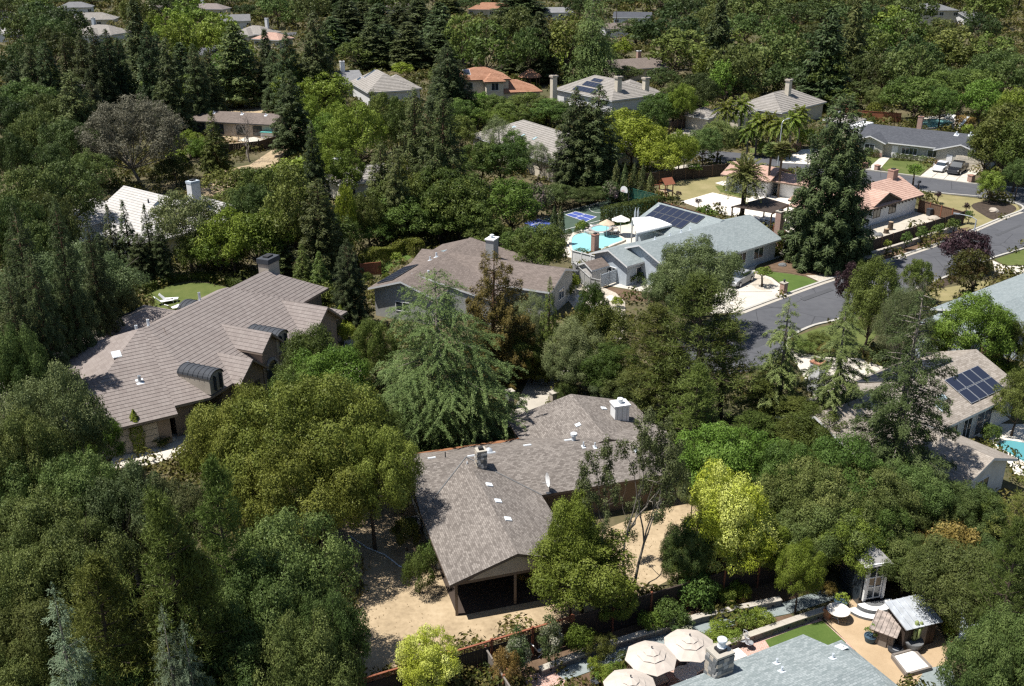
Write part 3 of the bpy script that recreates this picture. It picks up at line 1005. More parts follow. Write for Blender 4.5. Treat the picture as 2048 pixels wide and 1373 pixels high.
def water_mat(name, c):
    m, nt, bs = _new(name)
    bs.inputs['Base Color'].default_value = (*c, 1)
    bs.inputs['Roughness'].default_value = .04
    bs.inputs['IOR'].default_value = 1.33
    tc = _n(nt, 'ShaderNodeTexCoord')
    no = _n(nt, 'ShaderNodeTexNoise')
    no.inputs['Scale'].default_value = 2.5
    nt.links.new(tc.outputs['Object'], no.inputs['Vector'])
    _bump(nt, bs, no.outputs[0], .25, .05)
water_mat('water_turquoise', (.28, .58, .60))
water_mat('water_deep', (.10, .30, .33))

# ------------------------------------------------------------------ ground, roads, paving
_zl = [0.012]
LEVELS = []
KEEP = []      # outlines where no undergrowth grows
def sheet(name, mat, px, smooth=0, z=None):
    pts = [G(u, v) for u, v in px]
    pts = [(p.x, p.y) for p in pts]
    if smooth:
        pts = smooth_loop(pts, smooth)
    q = np.array(pts)
    lo, hi = q.min(0), q.max(0)
    lev = 1 + max([l for a, b, l in LEVELS if not (a[0] > hi[0] or b[0] < lo[0] or a[1] > hi[1] or b[1] < lo[1])], default=0)
    LEVELS.append((lo, hi, lev))
    z = .006 + .007 * lev
    _zl[0] = max(_zl[0], z)
    KEEP.append(q)
    m = MB().poly([(x, y, z) for x, y in pts])
    o = m.build(name, mat)
    o['kind'] = 'structure'
    return o
g = MB()
N_ = 24
for i in range(N_):
    for j in range(N_):
        a, b = -1200 + 2400 * i / N_, -200 + 3200 * j / N_
        g.poly([(a, b, 0), (a + 2400 / N_, b, 0), (a + 2400 / N_, b + 3200 / N_, 0), (a, b + 3200 / N_, 0)])
gd = g.build('ground', 'dry_ground')
gd['kind'] = 'structure'
sheet('dirt_yard', 'dirt_yard', [(640, 1060), (800, 960), (850, 1050), (905, 1165), (1040, 1130), (1330, 1010), (1400, 960), (1420, 1040), (1395, 1130), (1200, 1235), (960, 1290), (715, 1372), (650, 1420), (690, 1250), (730, 1170)])
sheet('dirt_yard', 'dirt_yard', [(360, 390), (420, 345), (500, 330), (560, 290), (590, 296), (530, 345), (470, 380), (400, 400)])
sheet('dirt_yard', 'dirt_yard', [(175, 320), (205, 300), (220, 345), (190, 350)])
sheet('dirt_yard', 'dirt_yard', [(420, 212), (520, 205), (590, 225), (640, 262), (560, 292), (470, 300), (440, 268), (420, 240)])
sheet('road', 'asphalt', [(1400, 650), (1468, 628), (1553, 599), (1639, 568), (1772, 524), (1909, 478), (2000, 440), (2040, 425), (2046, 417), (2034, 409), (1991, 399), (1838, 383), (1709, 367), (1560, 345), (1440, 325), (1300, 318), (1300, 298), (1440, 303), (1485, 307), (1601, 328), (1700, 337), (1838, 355), (1999, 374), (2110, 385), (2300, 400), (2320, 440), (2200, 442), (2120, 465), (2048, 496), (1991, 513), (1861, 565), (1760, 610), (1670, 640), (1628, 650), (1587, 667), (1570, 684), (1572, 700), (1540, 735), (1450, 750), (1350, 735), (1330, 690)])
sheet('street', 'asphalt', [(600, 228), (640, 225), (660, 258), (630, 275), (610, 262)])
sheet('street', 'asphalt', [(395, 98), (440, 88), (520, 70), (600, 64), (600, 70), (525, 80), (445, 100), (420, 112), (380, 118)])
def kerb(name, px, w=.32, h=.13, mat='kerb', smooth=3):
    pts = [G(u, v) for u, v in px]
    pts = smooth_loop([(p.x, p.y) for p in pts], smooth, False)
    m = MB()
    L, R = [], []
    for i, p in enumerate(pts):
        a, b = pts[max(i - 1, 0)], pts[min(i + 1, len(pts) - 1)]
        d = Vector((b[0] - a[0], b[1] - a[1])).normalized()
        nn = Vector((-d.y, d.x)) * w / 2
        L.append((p[0] + nn.x, p[1] + nn.y))
        R.append((p[0] - nn.x, p[1] - nn.y))
    for i in range(len(pts) - 1):
        a, b, c, d = L[i], L[i + 1], R[i + 1], R[i]
        m.hexa([(*d, 0), (*c, 0), (*b, 0), (*a, 0), (*d, h), (*c, h), (*b, h), (*a, h)])
    o = m.build(name, mat)
    o['kind'] = 'structure'
    return o
kerb('kerb', [(1480, 624), (1553, 597), (1639, 566), (1772, 522), (1909, 476), (2000, 438), (2040, 423), (2046, 415), (2030, 407), (1991, 397), (1900, 389), (1838, 382), (1760, 373), (1680, 363)], .3)
kerb('gutter', [(1480, 628), (1553, 600.5), (1639, 569.5), (1772, 525), (1909, 479), (2000, 441), (2044, 425)], .55, .03, 'concrete_old')
kerb('kerb', [(1640, 332), (1700, 336.5), (1838, 354), (1936, 367), (1999, 373.5), (2110, 384)], .3)
kerb('kerb', [(2110, 471), (2048, 498), (1991, 515), (1930, 540), (1861, 567), (1820, 584)], .3)
kerb('kerb', [(1720, 624), (1670, 642), (1628, 652), (1590, 669), (1572, 685), (1575, 700), (1600, 712)], .3)
# driveways, walks, lawns round the blue-grey house
sheet('driveway', 'concrete', [(1470, 626), (1420, 628), (1430, 590), (1470, 556), (1490, 530), (1478, 520), (1530, 513), (1572, 500), (1578, 508), (1545, 520), (1516, 530), (1508, 538), (1520, 548), (1543, 556), (1566, 574), (1573, 588), (1553, 597)])
sheet('pebble_bed', 'river_stone', [(1497, 548), (1512, 549), (1540, 560), (1548, 572), (1530, 582), (1505, 572)], 3)
sheet('mulch_bed', 'mulch_brown', [(1522, 536), (1560, 519), (1590, 505), (1660, 520), (1700, 545), (1680, 556), (1642, 566), (1612, 553), (1580, 547), (1545, 543)])
sheet('lawn', 'lawn_fresh', [(1512, 541), (1545, 545), (1580, 549), (1612, 555), (1638, 566), (1600, 579), (1573, 588), (1566, 572), (1545, 556), (1522, 548)])
sheet('pebble_bed', 'river_stone', [(1612, 552), (1650, 551), (1676, 556), (1642, 566)])
sheet('driveway', 'concrete', [(1205, 570), (1265, 560), (1310, 545), (1335, 565), (1330, 590), (1262, 580)])
sheet('mulch_bed', 'mulch_brown', [(1205, 572), (1262, 582), (1330, 592), (1320, 606), (1240, 600)])
sheet('rock_garden', 'river_stone', [(1110, 560), (1150, 555), (1205, 575), (1250, 605), (1240, 690), (1200, 690), (1150, 620)], 2)
sheet('pool_deck', 'concrete', [(1100, 468), (1140, 450), (1200, 438), (1250, 430), (1270, 440), (1340, 445), (1300, 480), (1240, 500), (1160, 520), (1120, 512)])
sheet('lawn', 'lawn_fresh', [(1222, 446), (1262, 434), (1268, 441), (1255, 450), (1232, 452)])
sheet('path', 'concrete_old', [(1060, 462), (1140, 472), (1145, 478), (1060, 470)])
# corner lot with the terracotta house
sheet('lawn', 'lawn_dry', [(1840, 384), (1956, 398), (2034, 410), (2040, 420), (1991, 442), (1948, 456), (1918, 468), (1906, 440), (1870, 420)])
sheet('mulch_bed', 'mulch', [(1942, 412), (1968, 403), (2000, 404), (2024, 410), (2033, 419), (2020, 428), (1991, 441), (1965, 430)], 3)
sheet('mulch_bed', 'mulch_brown', [(1722, 528), (1740, 518), (1880, 470), (1918, 458), (1940, 455), (1909, 475), (1772, 521), (1735, 534)])
sheet('gravel_yard', 'gravel', [(1829, 424), (1890, 441), (1760, 486), (1690, 502), (1680, 480), (1700, 465)])
sheet('lawn', 'lawn_dry', [(1325, 395), (1318, 372), (1345, 356), (1440, 345), (1510, 380), (1490, 398), (1425, 386), (1362, 404)])
sheet('lawn', 'lawn', [(1430, 372), (1455, 371), (1500, 388), (1482, 396), (1440, 384)])
sheet('patio', 'white_paving', [(1425, 386), (1482, 398), (1520, 392), (1600, 400), (1640, 420), (1640, 480), (1570, 470), (1500, 440), (1460, 432), (1420, 425), (1362, 404)])
sheet('patio', 'white_paving', [(1430, 367), (1450, 362), (1560, 396), (1540, 402)])
sheet('pavement', 'concrete_old', [(1300, 345), (1370, 330), (1440, 332), (1440, 338), (1372, 338), (1300, 352)])
sheet('driveway', 'concrete_old', [(1345, 262), (1400, 245), (1425, 252), (1425, 266), (1380, 278), (1340, 276)])
sheet('driveway', 'white_paving', [(1560, 326), (1575, 312), (1602, 300), (1650, 296), (1655, 332), (1602, 328)])
sheet('lawn', 'lawn', [(1485, 303), (1500, 297), (1540, 299), (1530, 308), (1505, 307)])
# dark-roofed house
sheet('lawn', 'lawn', [(1680, 308), (1702, 308), (1764, 316), (1735, 340), (1690, 335)])
sheet('lawn', 'lawn', [(1784, 316), (1868, 326), (1838, 353), (1772, 343), (1762, 334)])
sheet('path', 'concrete', [(1772, 306), (1787, 308), (1757, 342), (1734, 339)])
sheet('driveway', 'concrete', [(1872, 328), (1965, 336), (1936, 366), (1838, 355)])
sheet('pool_deck', 'white_paving', [(1838, 256), (1842, 236), (1900, 228), (1940, 236), (1935, 258)])
sheet('lawn', 'lawn_dry', [(1695, 242), (1700, 228), (1750, 234), (1790, 240), (1750, 248)])
# right-hand houses
sheet('lawn', 'lawn', [(1990, 520), (2048, 500), (2120, 500), (2100, 530), (2010, 532)])
sheet('driveway', 'concrete', [(1985, 522), (2010, 533), (2100, 532), (2060, 560), (1990, 545)])
sheet('mulch_bed', 'mulch', [(1862, 570), (1905, 552), (1925, 556), (1880, 578)])
sheet('lawn', 'lawn_dry', [(1850, 590), (1880, 578), (1960, 565), (1990, 548), (1980, 570), (1920, 600), (1852, 606)])
sheet('lawn', 'lawn', [(1582, 690), (1596, 672), (1640, 655), (1720, 640), (1760, 660), (1720, 715), (1640, 712)])
sheet('driveway', 'concrete', [(1575, 702), (1640, 714), (1720, 718), (1780, 740), (1780, 800), (1640, 820), (1600, 740)])
sheet('pool_deck', 'white_paving', [(1935, 862), (1990, 848), (2100, 850), (2100, 960), (2030, 950), (2000, 900)])
# left-hand houses
sheet('lawn', 'lawn', [(287, 588), (320, 576), (355, 568), (404, 566), (453, 575), (470, 590), (417, 605), (355, 628), (316, 622)], 3)
sheet('driveway', 'concrete', [(215, 940), (232, 902), (290, 905), (345, 868), (420, 862), (375, 890), (362, 912), (300, 930)])
sheet('terrace', 'river_stone', [(680, 720), (690, 680), (720, 680), (735, 720), (720, 780), (690, 780)])
sheet('driveway', 'concrete_old', [(1000, 860), (1035, 805), (1056, 760), (1085, 735), (1150, 735), (1108, 770), (1106, 812), (1060, 856)])
sheet('putting_green', 'lawn_fresh', [(752, 540), (785, 518), (812, 510), (822, 516), (790, 535), (768, 548)], 3)
sheet('path', 'river_stone', [(655, 548), (690, 535), (700, 545), (668, 560)])
# garden in the foreground
sheet('planting_bed', 'mulch_brown', [(960, 1300), (1240, 1225), (1560, 1130), (1640, 1180), (1560, 1206), (1400, 1240), (1180, 1308), (1070, 1350), (1000, 1372)])
sheet('garden_path', 'slate_path', [(1060, 1362), (1180, 1312), (1400, 1244), (1560, 1208), (1640, 1182), (1700, 1186), (1668, 1200), (1580, 1228), (1480, 1248), (1190, 1340), (1100, 1374)])
sheet('planting_bed', 'mulch_brown', [(1100, 1376), (1190, 1342), (1480, 1250), (1580, 1230), (1600, 1245), (1440, 1300), (1330, 1330), (1200, 1376)])
sheet('brick_patio', 'brick_paving', [(1040, 1380), (1060, 1352), (1100, 1340), (1130, 1362), (1120, 1400)])
sheet('brick_patio', 'brick_paving', [(1150, 1400), (1330, 1345), (1440, 1302), (1570, 1262), (1640, 1238), (1700, 1290), (1780, 1400), (1300, 1440)])
sheet('garden_lawn', 'lawn_fresh', [(1530, 1282), (1600, 1256), (1645, 1243), (1692, 1287), (1650, 1310), (1560, 1330)])
sheet('gravel_yard', 'gravel_tan', [(1648, 1240), (1690, 1200), (1730, 1200), (1790, 1240), (1860, 1225), (1900, 1300), (1880, 1390), (1790, 1390), (1700, 1292)])
sheet('garden_path', 'slate_path', [(1830, 1375), (1850, 1340), (1900, 1330), (1920, 1390), (1840, 1400)])

for px_ in ([(1600, 598), (1660, 577), (1668, 581), (1608, 603)], [(1905, 432), (1935, 421), (1942, 425), (1912, 437)], [(1760, 362), (1800, 367), (1798, 370), (1757, 365)], [(1500, 690), (1530, 678), (1541, 684), (1512, 697)], [(1990, 470), (2040, 450), (2044, 452), (1995, 473)]):
    sheet('road_patch', 'asphalt_patch', px_)
# concrete joints across the drives
def joints(a0, a1, b0, b1, n, w=.05):
    for k in range(1, n):
        t = k / n
        A = G(a0[0] + (a1[0] - a0[0]) * t, a0[1] + (a1[1] - a0[1]) * t)
        B = G(b0[0] + (b1[0] - b0[0]) * t, b0[1] + (b1[1] - b0[1]) * t)
        d = (B - A).normalized()
        q = Vector((-d.y, d.x, 0)) * w / 2
        z = Vector((0, 0, _zl[0] + .012))
        o = MB().poly([A - q + z, B - q + z, B + q + z, A + q + z]).build('paving_joint', 'asphalt_patch')
        o['kind'] = 'structure'
joints((1872, 329), (1838, 354), (1962, 337), (1936, 365), 4)
joints((1872, 329), (1962, 337), (1838, 354), (1936, 365), 4)
joints((1440, 600), (1476, 540), (1552, 597), (1520, 546), 4)
joints((1036, 806), (1084, 737), (1106, 810), (1148, 737), 4)

# ------------------------------------------------------------------ houses
shingle('shingle_brown', (.15, .13, .116), (.29, .258, .232), (.115, .1, .09), .25, .125, patch=.2)
shingle('shingle_taupe', (.15, .122, .106), (.22, .18, .158), (.10, .08, .07), .34, .15, patch=.16)
shingle('shingle_blue', (.22, .255, .26), (.29, .325, .33), (.17, .2, .205), .34, .15, patch=.12)
shingle('shingle_blue_mottled', (.2, .235, .24), (.33, .365, .37), (.16, .19, .195), .27, .13, patch=.12)
shingle('shingle_charcoal', (.065, .07, .082), (.10, .105, .12), (.05, .052, .06), .34, .15, patch=.15)
shingle('shingle_tan', (.26, .225, .19), (.40, .355, .31), (.2, .17, .14), .34, .155, patch=.16)
shingle('shingle_slate', (.20, .20, .205), (.27, .27, .275), (.15, .15, .155), .34, .15, patch=.16)
shingle('tile_taupe', (.235, .2, .185), (.28, .243, .225), (.165, .14, .13), .30, .36, patch=.12, msize=.008)
shingle('tile_grey', (.27, .25, .225), (.34, .315, .29), (.19, .175, .16), .30, .36, patch=.15, msize=.008)
shingle('tile_white', (.46, .44, .42), (.53, .51, .49), (.34, .32, .3), .30, .36, patch=.1, msize=.008)
shingle('tile_terracotta', (.45, .29, .23), (.53, .36, .29), (.33, .2, .15), .30, .36, patch=.15, msize=.008)
shingle('tile_clay', (.33, .165, .10), (.42, .23, .15), (.25, .12, .075), .30, .36, patch=.15, msize=.008)
for n_, c_ in (('stucco_tan', (.42, .37, .31)), ('stucco_brown', (.26, .205, .165)), ('stucco_cream', (.60, .54, .44)), ('stucco_white', (.66, .66, .66)), ('siding_grey', (.36, .36, .35)),
               ('siding_blue', (.42, .47, .52)), ('siding_white', (.62, .60, .57)), ('siding_olive', (.44, .42, .36)), ('trim_white', (.72, .72, .72)), ('trim_brown', (.14, .105, .08)),
               ('trim_dark', (.055, .055, .06)), ('wood_brown', (.14, .085, .055)), ('wood_red', (.24, .085, .045)), ('wood_grey', (.20, .175, .155)), ('wood_dark', (.05, .035, .027)),
               ('wood_pale', (.42, .31, .2)), ('metal_dark', (.045, .05, .06)), ('stone_grey', (.32, .31, .30)), ('stone_dark', (.14, .145, .15)), ('terracotta_pot', (.40, .19, .12)), ('boulder', (.40, .35, .29)),
               ('plaster_white', (.78, .78, .77)), ('canvas_beige', (.50, .44, .385)), ('canvas_white', (.78, .75, .70)), ('canvas_straw', (.50, .40, .29)), ('ceramic_blue', (.05, .09, .13)), ('rubber', (.03, .03, .032)), ('sand_white', (.74, .70, .64))):
    plain(n_, c_, .8, .1, 1.6)
plain('metal_light', (.55, .57, .60), .45, .08, 3, metal=.6)
plain('metal_galv', (.55, .58, .62), .5, .15, 2.5, metal=.35)
plain('rust_metal', (.30, .25, .22), .7, .45, 3.5, metal=.1)
plain('vent_white', (.66, .70, .74), .6, .05, 3)
plain('plastic_white', (.8, .8, .8), .5, .04, 3)
plain('fabric_blue', (.06, .13, .40), .8, .15, 2)
plain('panel_teal', (.10, .34, .32), .6, .1, 2)
plain('net_green', (.03, .13, .095), .8, .15, 2)
plain('paint_red', (.42, .05, .045), .5, .1, 4)
plain('car_white', (.75, .76, .78), .25, .03, 3, spec=.6)
plain('car_black', (.012, .012, .014), .3, .05, 3, spec=.35)
plain('car_silver', (.30, .31, .32), .3, .05, 3, spec=.6)
def glass_mat(name, c, rough=.06):
    m, nt, bs = _new(name)
    bs.inputs['Base Color'].default_value = (*c, 1)
    bs.inputs['Roughness'].default_value = rough
    bs.inputs['Specular IOR Level'].default_value = .8
glass_mat('window_glass', (.035, .045, .055))
glass_mat('solar_glass', (.022, .026, .045), .2)
glass_mat('skylight_glass', (.35, .45, .48), .1)

class House:
    def __init__(s, name, label, x, y, roofm, wallm, fasciam, cat='house', tiles=0, over=.5):
        s.o = thing(name, label, cat, (x, y, 0))
        s.x, s.y = x, y
        s.roofm, s.wallm, s.fasciam, s.tiles, s.over = roofm, wallm, fasciam, tiles, over
        s.roof, s.fas, s.wall = MB(), MB(), MB()
        s.courses, s.n, s.lip = [], 0, .05
    def L(s, ox, oy, ang, p):
        a = math.radians(ang)
        c, n = math.cos(a), math.sin(a)
        return Vector((ox + p[0] * c - p[1] * n - s.x, oy + p[0] * n + p[1] * c - s.y, p[2]))
    def plane(s, pts, sep):
        """one roof slope; either plain or as overlapping courses"""
        nrm = (pts[1] - pts[0]).cross(pts[2] - pts[0]).normalized()
        if nrm.z < 0:
            pts = pts[::-1]
            nrm = -nrm
        e = Vector((0, 0, 1)).cross(nrm)
        e.normalize()
        up = nrm.cross(e)
        uv = [(p.dot(e), p.dot(up)) for p in pts]
        v0 = min(q[1] for q in uv)
        if not s.tiles:
            s.roof.poly(pts, [(a, b - v0) for a, b in uv])
            return
        d, lift = s.tiles, (.026 if s.tiles < .4 else .05) if s.tiles < .5 else .06
        v1 = max(q[1] for q in uv)
        o3 = pts[0] - e * uv[0][0] - up * uv[0][1]
        k = 0
        lo = v0
        while lo < v1 - .02:
            hi = min(lo + d, v1)
            poly = uv
            for lim, sg in ((lo, 1), (hi, -1)):
                out = []
                for i in range(len(poly)):
                    a, b = poly[i], poly[(i + 1) % len(poly)]
                    ia, ib = sg * (a[1] - lim) >= -1e-6, sg * (b[1] - lim) >= -1e-6
                    if ia:
                        out.append(a)
                    if ia != ib:
                        t = (lim - a[1]) / (b[1] - a[1])
                        out.append((a[0] + (b[0] - a[0]) * t, lim))
                poly = out
            lo_, lo = lo, hi
            if len(poly) < 3:
                continue
            m = MB() if sep else s.roof
            P = [o3 + e * a + up * b + nrm * (.004 + lift * (1 - (b - lo_) / d)) for a, b in poly]
            m.poly(P, [(a + .13 * (k % 3), b - v0) for a, b in poly])
            low = sorted([(a, b) for a, b in poly if b < lo_ + .01])
            if len(low) >= 2:
                A, B = low[0], low[-1]
                top = [o3 + e * a + up * b + nrm * (.004 + lift) for a, b in (A, B)]
                bot = [o3 + e * a + up * b - nrm * .01 for a, b in (A, B)]
                m.poly([bot[0], bot[1], top[1], top[0]], [(A[0], lo_ - v0), (B[0], lo_ - v0), (B[0], lo_ - v0 + .01), (A[0], lo_ - v0 + .01)])
            if sep:
                s.courses.append(m)
            k += 1
    def wing(s, ox, oy, ang, x0, x1, y0, y1, eave=2.6, pitch=.35, ends='gg', walls=True, sep=False, base=0.0, wall=None, over=None, mit=(0, 0)):
        i = s.n
        s.n += 1
        eave += .006 * i
        ov = (s.over if over is None else over) + .004 * i
        hw = (y1 - y0) / 2
        ym, zr = (y0 + y1) / 2, eave + hw * pitch
        ra = x0 + (hw if ends[0] == 'h' else 0)
        rb = x1 - (hw if ends[1] == 'h' else 0)
        if ra > rb:
            ra = rb = (ra + rb) / 2
        T = lambda x, y, z: s.L(ox, oy, ang, (x, y, z))
        ra, rb = ra + mit[0] * hw, rb + mit[1] * hw
        xa, xb = x0 + mit[0] * 2 * hw, x1 + mit[1] * 2 * hw
        pl = [[T(x0, y0, eave), T(x1, y0, eave), T(rb, ym, zr), T(ra, ym, zr)], [T(xb, y1, eave), T(xa, y1, eave), T(ra, ym, zr), T(rb, ym, zr)]]
        if ends[0] == 'h':
            pl.append([T(x0, y1, eave), T(x0, y0, eave), T(ra, ym, zr)])
        if ends[1] == 'h':
            pl.append([T(x1, y0, eave), T(x1, y1, eave), T(rb, ym, zr)])
        th = Vector((0, 0, -.2))
        KEEP.append(np.array([(q.x + s.x, q.y + s.y) for q in (T(x0 - .6, y0 - .6, 0), T(x1 + .6, y0 - .6, 0), T(x1 + .6, y1 + .6, 0), T(x0 - .6, y1 + .6, 0))]))
        for p in pl:
            if len(p) == 4 and (p[2] - p[3]).length < .01:
                p = p[:-1]
            s.plane(p, sep)
            n = len(p)
            for k in range(n):
                a, b = p[k], p[(k + 1) % n]
                s.fas.poly([a + th, b + th, b, a])
            s.fas.poly([q + th for q in p][::-1])
        w = dict(T=T, x0=x0, x1=x1, y0=y0, y1=y1, eave=eave, pitch=pitch, zr=zr, ym=ym, ov=ov, ang=ang, ends=ends)
        if walls:
            wx0, wx1, wy0, wy1 = (x0 + ov, x1 - ov, y0 + ov, y1 - ov) if walls is True else walls
            zt = eave - .24 + min(ov, .6) * pitch
            m = s.wall if wall is None else MB()
            A = [T(wx0, wy0, base), T(wx1, wy0, base), T(wx1, wy1, base), T(wx0, wy1, base)]
            B = [T(wx0, wy0, zt), T(wx1, wy0, zt), T(wx1, wy1, zt), T(wx0, wy1, zt)]
            ga, gb = T(wx0, ym, zr - .24), T(wx1, ym, zr - .24)
            m.poly([A[0], A[1], B[1], B[0]])
            m.poly([A[2], A[3], B[3], B[2]])
            m.poly([A[1], A[2], B[2]] + ([gb] if ends[1] == 'g' else []) + [B[1]])
            m.poly([A[3], A[0], B[0]] + ([ga] if ends[0] == 'g' else []) + [B[3]])
            if wall is not None:
                m.build('wall', wall, s.o)
            w.update(wx0=wx0, wx1=wx1, wy0=wy0, wy1=wy1)
        return w
    def ridge_caps(s, w, mat=None):
        pass
    def _onwall(s, w, side, t, z):
        if side == 'f':
            return w['T'](w['wx0'] + t, w['wy0'], z), w['ang'] - 90
        if side == 'b':
            return w['T'](w['wx0'] + t, w['wy1'], z), w['ang'] + 90
        if side == 'l':
            return w['T'](w['wx0'], w['wy0'] + t, z), w['ang'] + 180
        return w['T'](w['wx1'], w['wy0'] + t, z), w['ang']
    def window(s, w, side, t, z, ww=1.4, hh=1.1, frame='trim_white', panes=2):
        p, a = s._onwall(w, side, t, z)
        m = MB()
        f = .08
        for q in ((-ww / 2, 0, f, hh), (ww / 2, 0, f, hh)):
            m.box(q[0], 0, 0, f, .1, hh)
        for zz in (-f / 2, hh - f / 2):
            m.box(0, 0, zz, ww + f, .11, f)
        for k in range(1, panes):
            m.box(-ww / 2 + ww * k / panes, 0, f / 2, f * .7, .09, hh - f)
        o = m.build('window', frame, s.o, p, math.radians(a + 90))
        for k in range(panes):
            pw = ww / panes
            MB().box(-ww / 2 + pw * (k + .5), .0, f / 2, pw - f, .04, hh - f).build('pane', 'window_glass', o)
        return o
    def door(s, w, side, t, ww=1.0, hh=2.1, mat='trim_brown', name='door', rows=0, z=0.0):
        p, a = s._onwall(w, side, t, z)
        m = MB().box(0, 0, 0, ww, .12, hh)
        o = m.build(name, mat, s.o, p, math.radians(a + 90))
        if rows:
            for k in range(rows):
                MB().box(0, -.075, .08 + k * (hh - .1) / rows, ww - .16, .05, (hh - .1) / rows - .05).build('door_panel', mat, o)
        else:
            MB().box(ww * .38, -.09, 1.0, .05, .08, .05).build('handle', 'metal_light', o)
        return o
    def onroof(s, w, x, v, side='f', lift=0.0):
        """point v metres up the slope (plan distance) from the eave of a wing"""
        y = w['y0'] + v if side == 'f' else w['y1'] - v
        return w['T'](x, y, w['eave'] + v * w['pitch'] + lift)
    def slope_mat(s, w, side):
        a = math.atan(w['pitch'])
        if side == 'f':
            return Matrix.Rotation(math.radians(w['ang']), 4, 'Z') @ Matrix.Rotation(a, 4, 'X')
        return Matrix.Rotation(math.radians(w['ang'] + 180), 4, 'Z') @ Matrix.Rotation(a, 4, 'X')
    def solar(s, w, side, x, v, nu, nv, pw=1.0, ph=1.65, gap=.04, skip=(), name='solar_panel', pole=False):
        cs = math.cos(math.atan(w['pitch']))
        me = None
        for i in range(nu):
            for j in range(nv):
                if (i, j) in skip:
                    continue
                p = s.onroof(w, x + (1 if side == 'f' else -1) * i * (pw + gap), v + j * (ph + gap) * cs, side, .1)
                if me is None:
                    mb = MB().box(pw / 2, ph / 2, -.02, pw, ph, .04)
                    me = mb.mesh('solar_panel', 'metal_light' if pole else 'stone_dark')
                    gl = MB().box(pw / 2, ph / 2, .012, pw - .07, ph - .07, .02).mesh('glass', 'solar_glass')
                o = link(name, me, s.o)
                o.matrix_local = Matrix.Translation(p) @ s.slope_mat(w, side)
                link('glass', gl, o)
    def slab(s, w, side, x, v, ww, hh, name='skylight', mat='skylight_glass', frame='vent_white', t=.08):
        o = MB().box(ww / 2, hh / 2, -.02, ww, hh, t).build(name, frame, s.o)
        o.matrix_local = Matrix.Translation(s.onroof(w, x, v, side)) @ s.slope_mat(w, side)
        if mat:
            MB().box(ww / 2, hh / 2, t - .03, ww - .12, hh - .12, .03).build('pane', mat, o)
        return o
    def pipe(s, w, side, x, v, r=.07, h=.4, mat='metal_dark', flash=True):
        p = s.onroof(w, x, v, side)
        o = MB().lathe([(r, -.1), (r, h), (r * .7, h), (r * .7, h * .8)], 10).build('vent_pipe', mat, s.o, p)
        if flash:
            f = MB().box(0, 0, -.01, r * 4.5, r * 6, .03).build('flashing', 'vent_white', o)
            f.matrix_local = s.slope_mat(w, side)
        return o
    def chimney(s, x, y, z0, z1, w, d, ang, mat, cap='trim_white', capx=.12, pot=False, caph=.12):
        o = MB().box(0, 0, 0, w, d, z1 - z0).build('chimney', mat, s.o, (x - s.x, y - s.y, z0), math.radians(ang))
        c = MB().box(0, 0, z1 - z0, w + capx, d + capx, caph)
        c.build('cap', cap, o)
        if pot:
            q = MB().lathe([(.16, 0), (.16, .22), (.24, .24), (.24, .36), (.1, .42)], 14)
            q.build('flue', 'vent_white', o, (0, 0, z1 - z0 + caph))
        else:
            MB().box(0, 0, z1 - z0 + caph, w * .5, d * .5, .16).build('flue', 'rubber', o)
        return o
    def part(s, name, mb, mat):
        return mb.build(name, mat, s.o)
    def post(s, x, y, z1, w=.14, mat='trim_brown'):
        MB().box(x - s.x, y - s.y, 0, w, w, z1).build('post', mat, s.o)
    def finish(s):
        if s.roof.v or s.courses:
            r = s.roof.build('roof', s.roofm, s.o) if s.roof.v else link('roof', None, s.o)
            for m in s.courses:
                m.build('tile_course', s.roofm, r)
        if s.fas.v:
            s.fas.build('fascia', s.fasciam, s.o)
        if s.wall.v:
            s.wall.build('wall', s.wallm, s.o)
        return s.o

# --- brown shingled house in the foreground
h = House('shingled_house', 'brown shingled L-shaped house with open porch in the bare dirt yard', -5.94, 55.67, 'shingle_brown', 'siding_white', 'trim_brown')
O = (-5.94, 55.67)
H1m = h.wing(*O, 17, 0, 19.2, 0, 8.16, 2.6, .33)
H1f = h.wing(*O, -73, -4.0, 7.85, 0, 8.3, 2.58, .33, walls=(-3.4, 2.6, .45, 7.85))
H1r = h.wing(*O, 107, 3.6, 11.3, -19.8, -9.2, 2.6, .27)
gt = MB()
gt.poly([H1f['T'](7.5, 1.2, 2.42), H1f['T'](7.5, 7.1, 2.42), H1f['T'](7.5, 4.15, 3.7)])
gt.poly([H1f['T'](7.42, 7.1, 2.42), H1f['T'](7.42, 1.2, 2.42), H1f['T'](7.42, 4.15, 3.7)])
h.part('gable_panel', gt, 'stucco_tan')
for yy in (.5, 4.15, 7.8):
    p = H1f['T'](7.4, yy, 0)
    MB().box(p.x, p.y, 0, .16, .16, 2.6 if yy != 4.15 else 2.45).build('post', 'trim_brown', h.o)
b = MB().bar(H1f['T'](7.4, .4, 2.32), H1f['T'](7.4, 7.9, 2.32), .14, .22)
h.part('porch_beam', b, 'trim_brown')
pf = MB().prism([(q.x, q.y) for q in (H1f['T'](2.7, .5, 0), H1f['T'](7.5, .5, 0), H1f['T'](7.5, 7.8, 0), H1f['T'](2.7, 7.8, 0))], 0, .06)
h.part('porch_floor', pf, 'wood_dark')  # floor colour made very dark to deepen the shade under the porch
h.window(H1f, 'r', 3.7, .9, 2.0, 1.2)
h.window(H1m, 'l', 3.6, 1.0, 1.6, 1.0)
for xx, ww in ((10.2, 1.8), (16.0, 2.0)):
    h.window(H1m, 'f', xx, .9, ww, 1.2, 'trim_brown')
h.door(H1m, 'f', 11.7, 1.0, 2.05)
for xx in (-.2, 1.9, 4.1):
    h.slab(H1f, 'b', xx, 3.35, .42, .42, 'roof_vent', None, 'vent_white', .1)
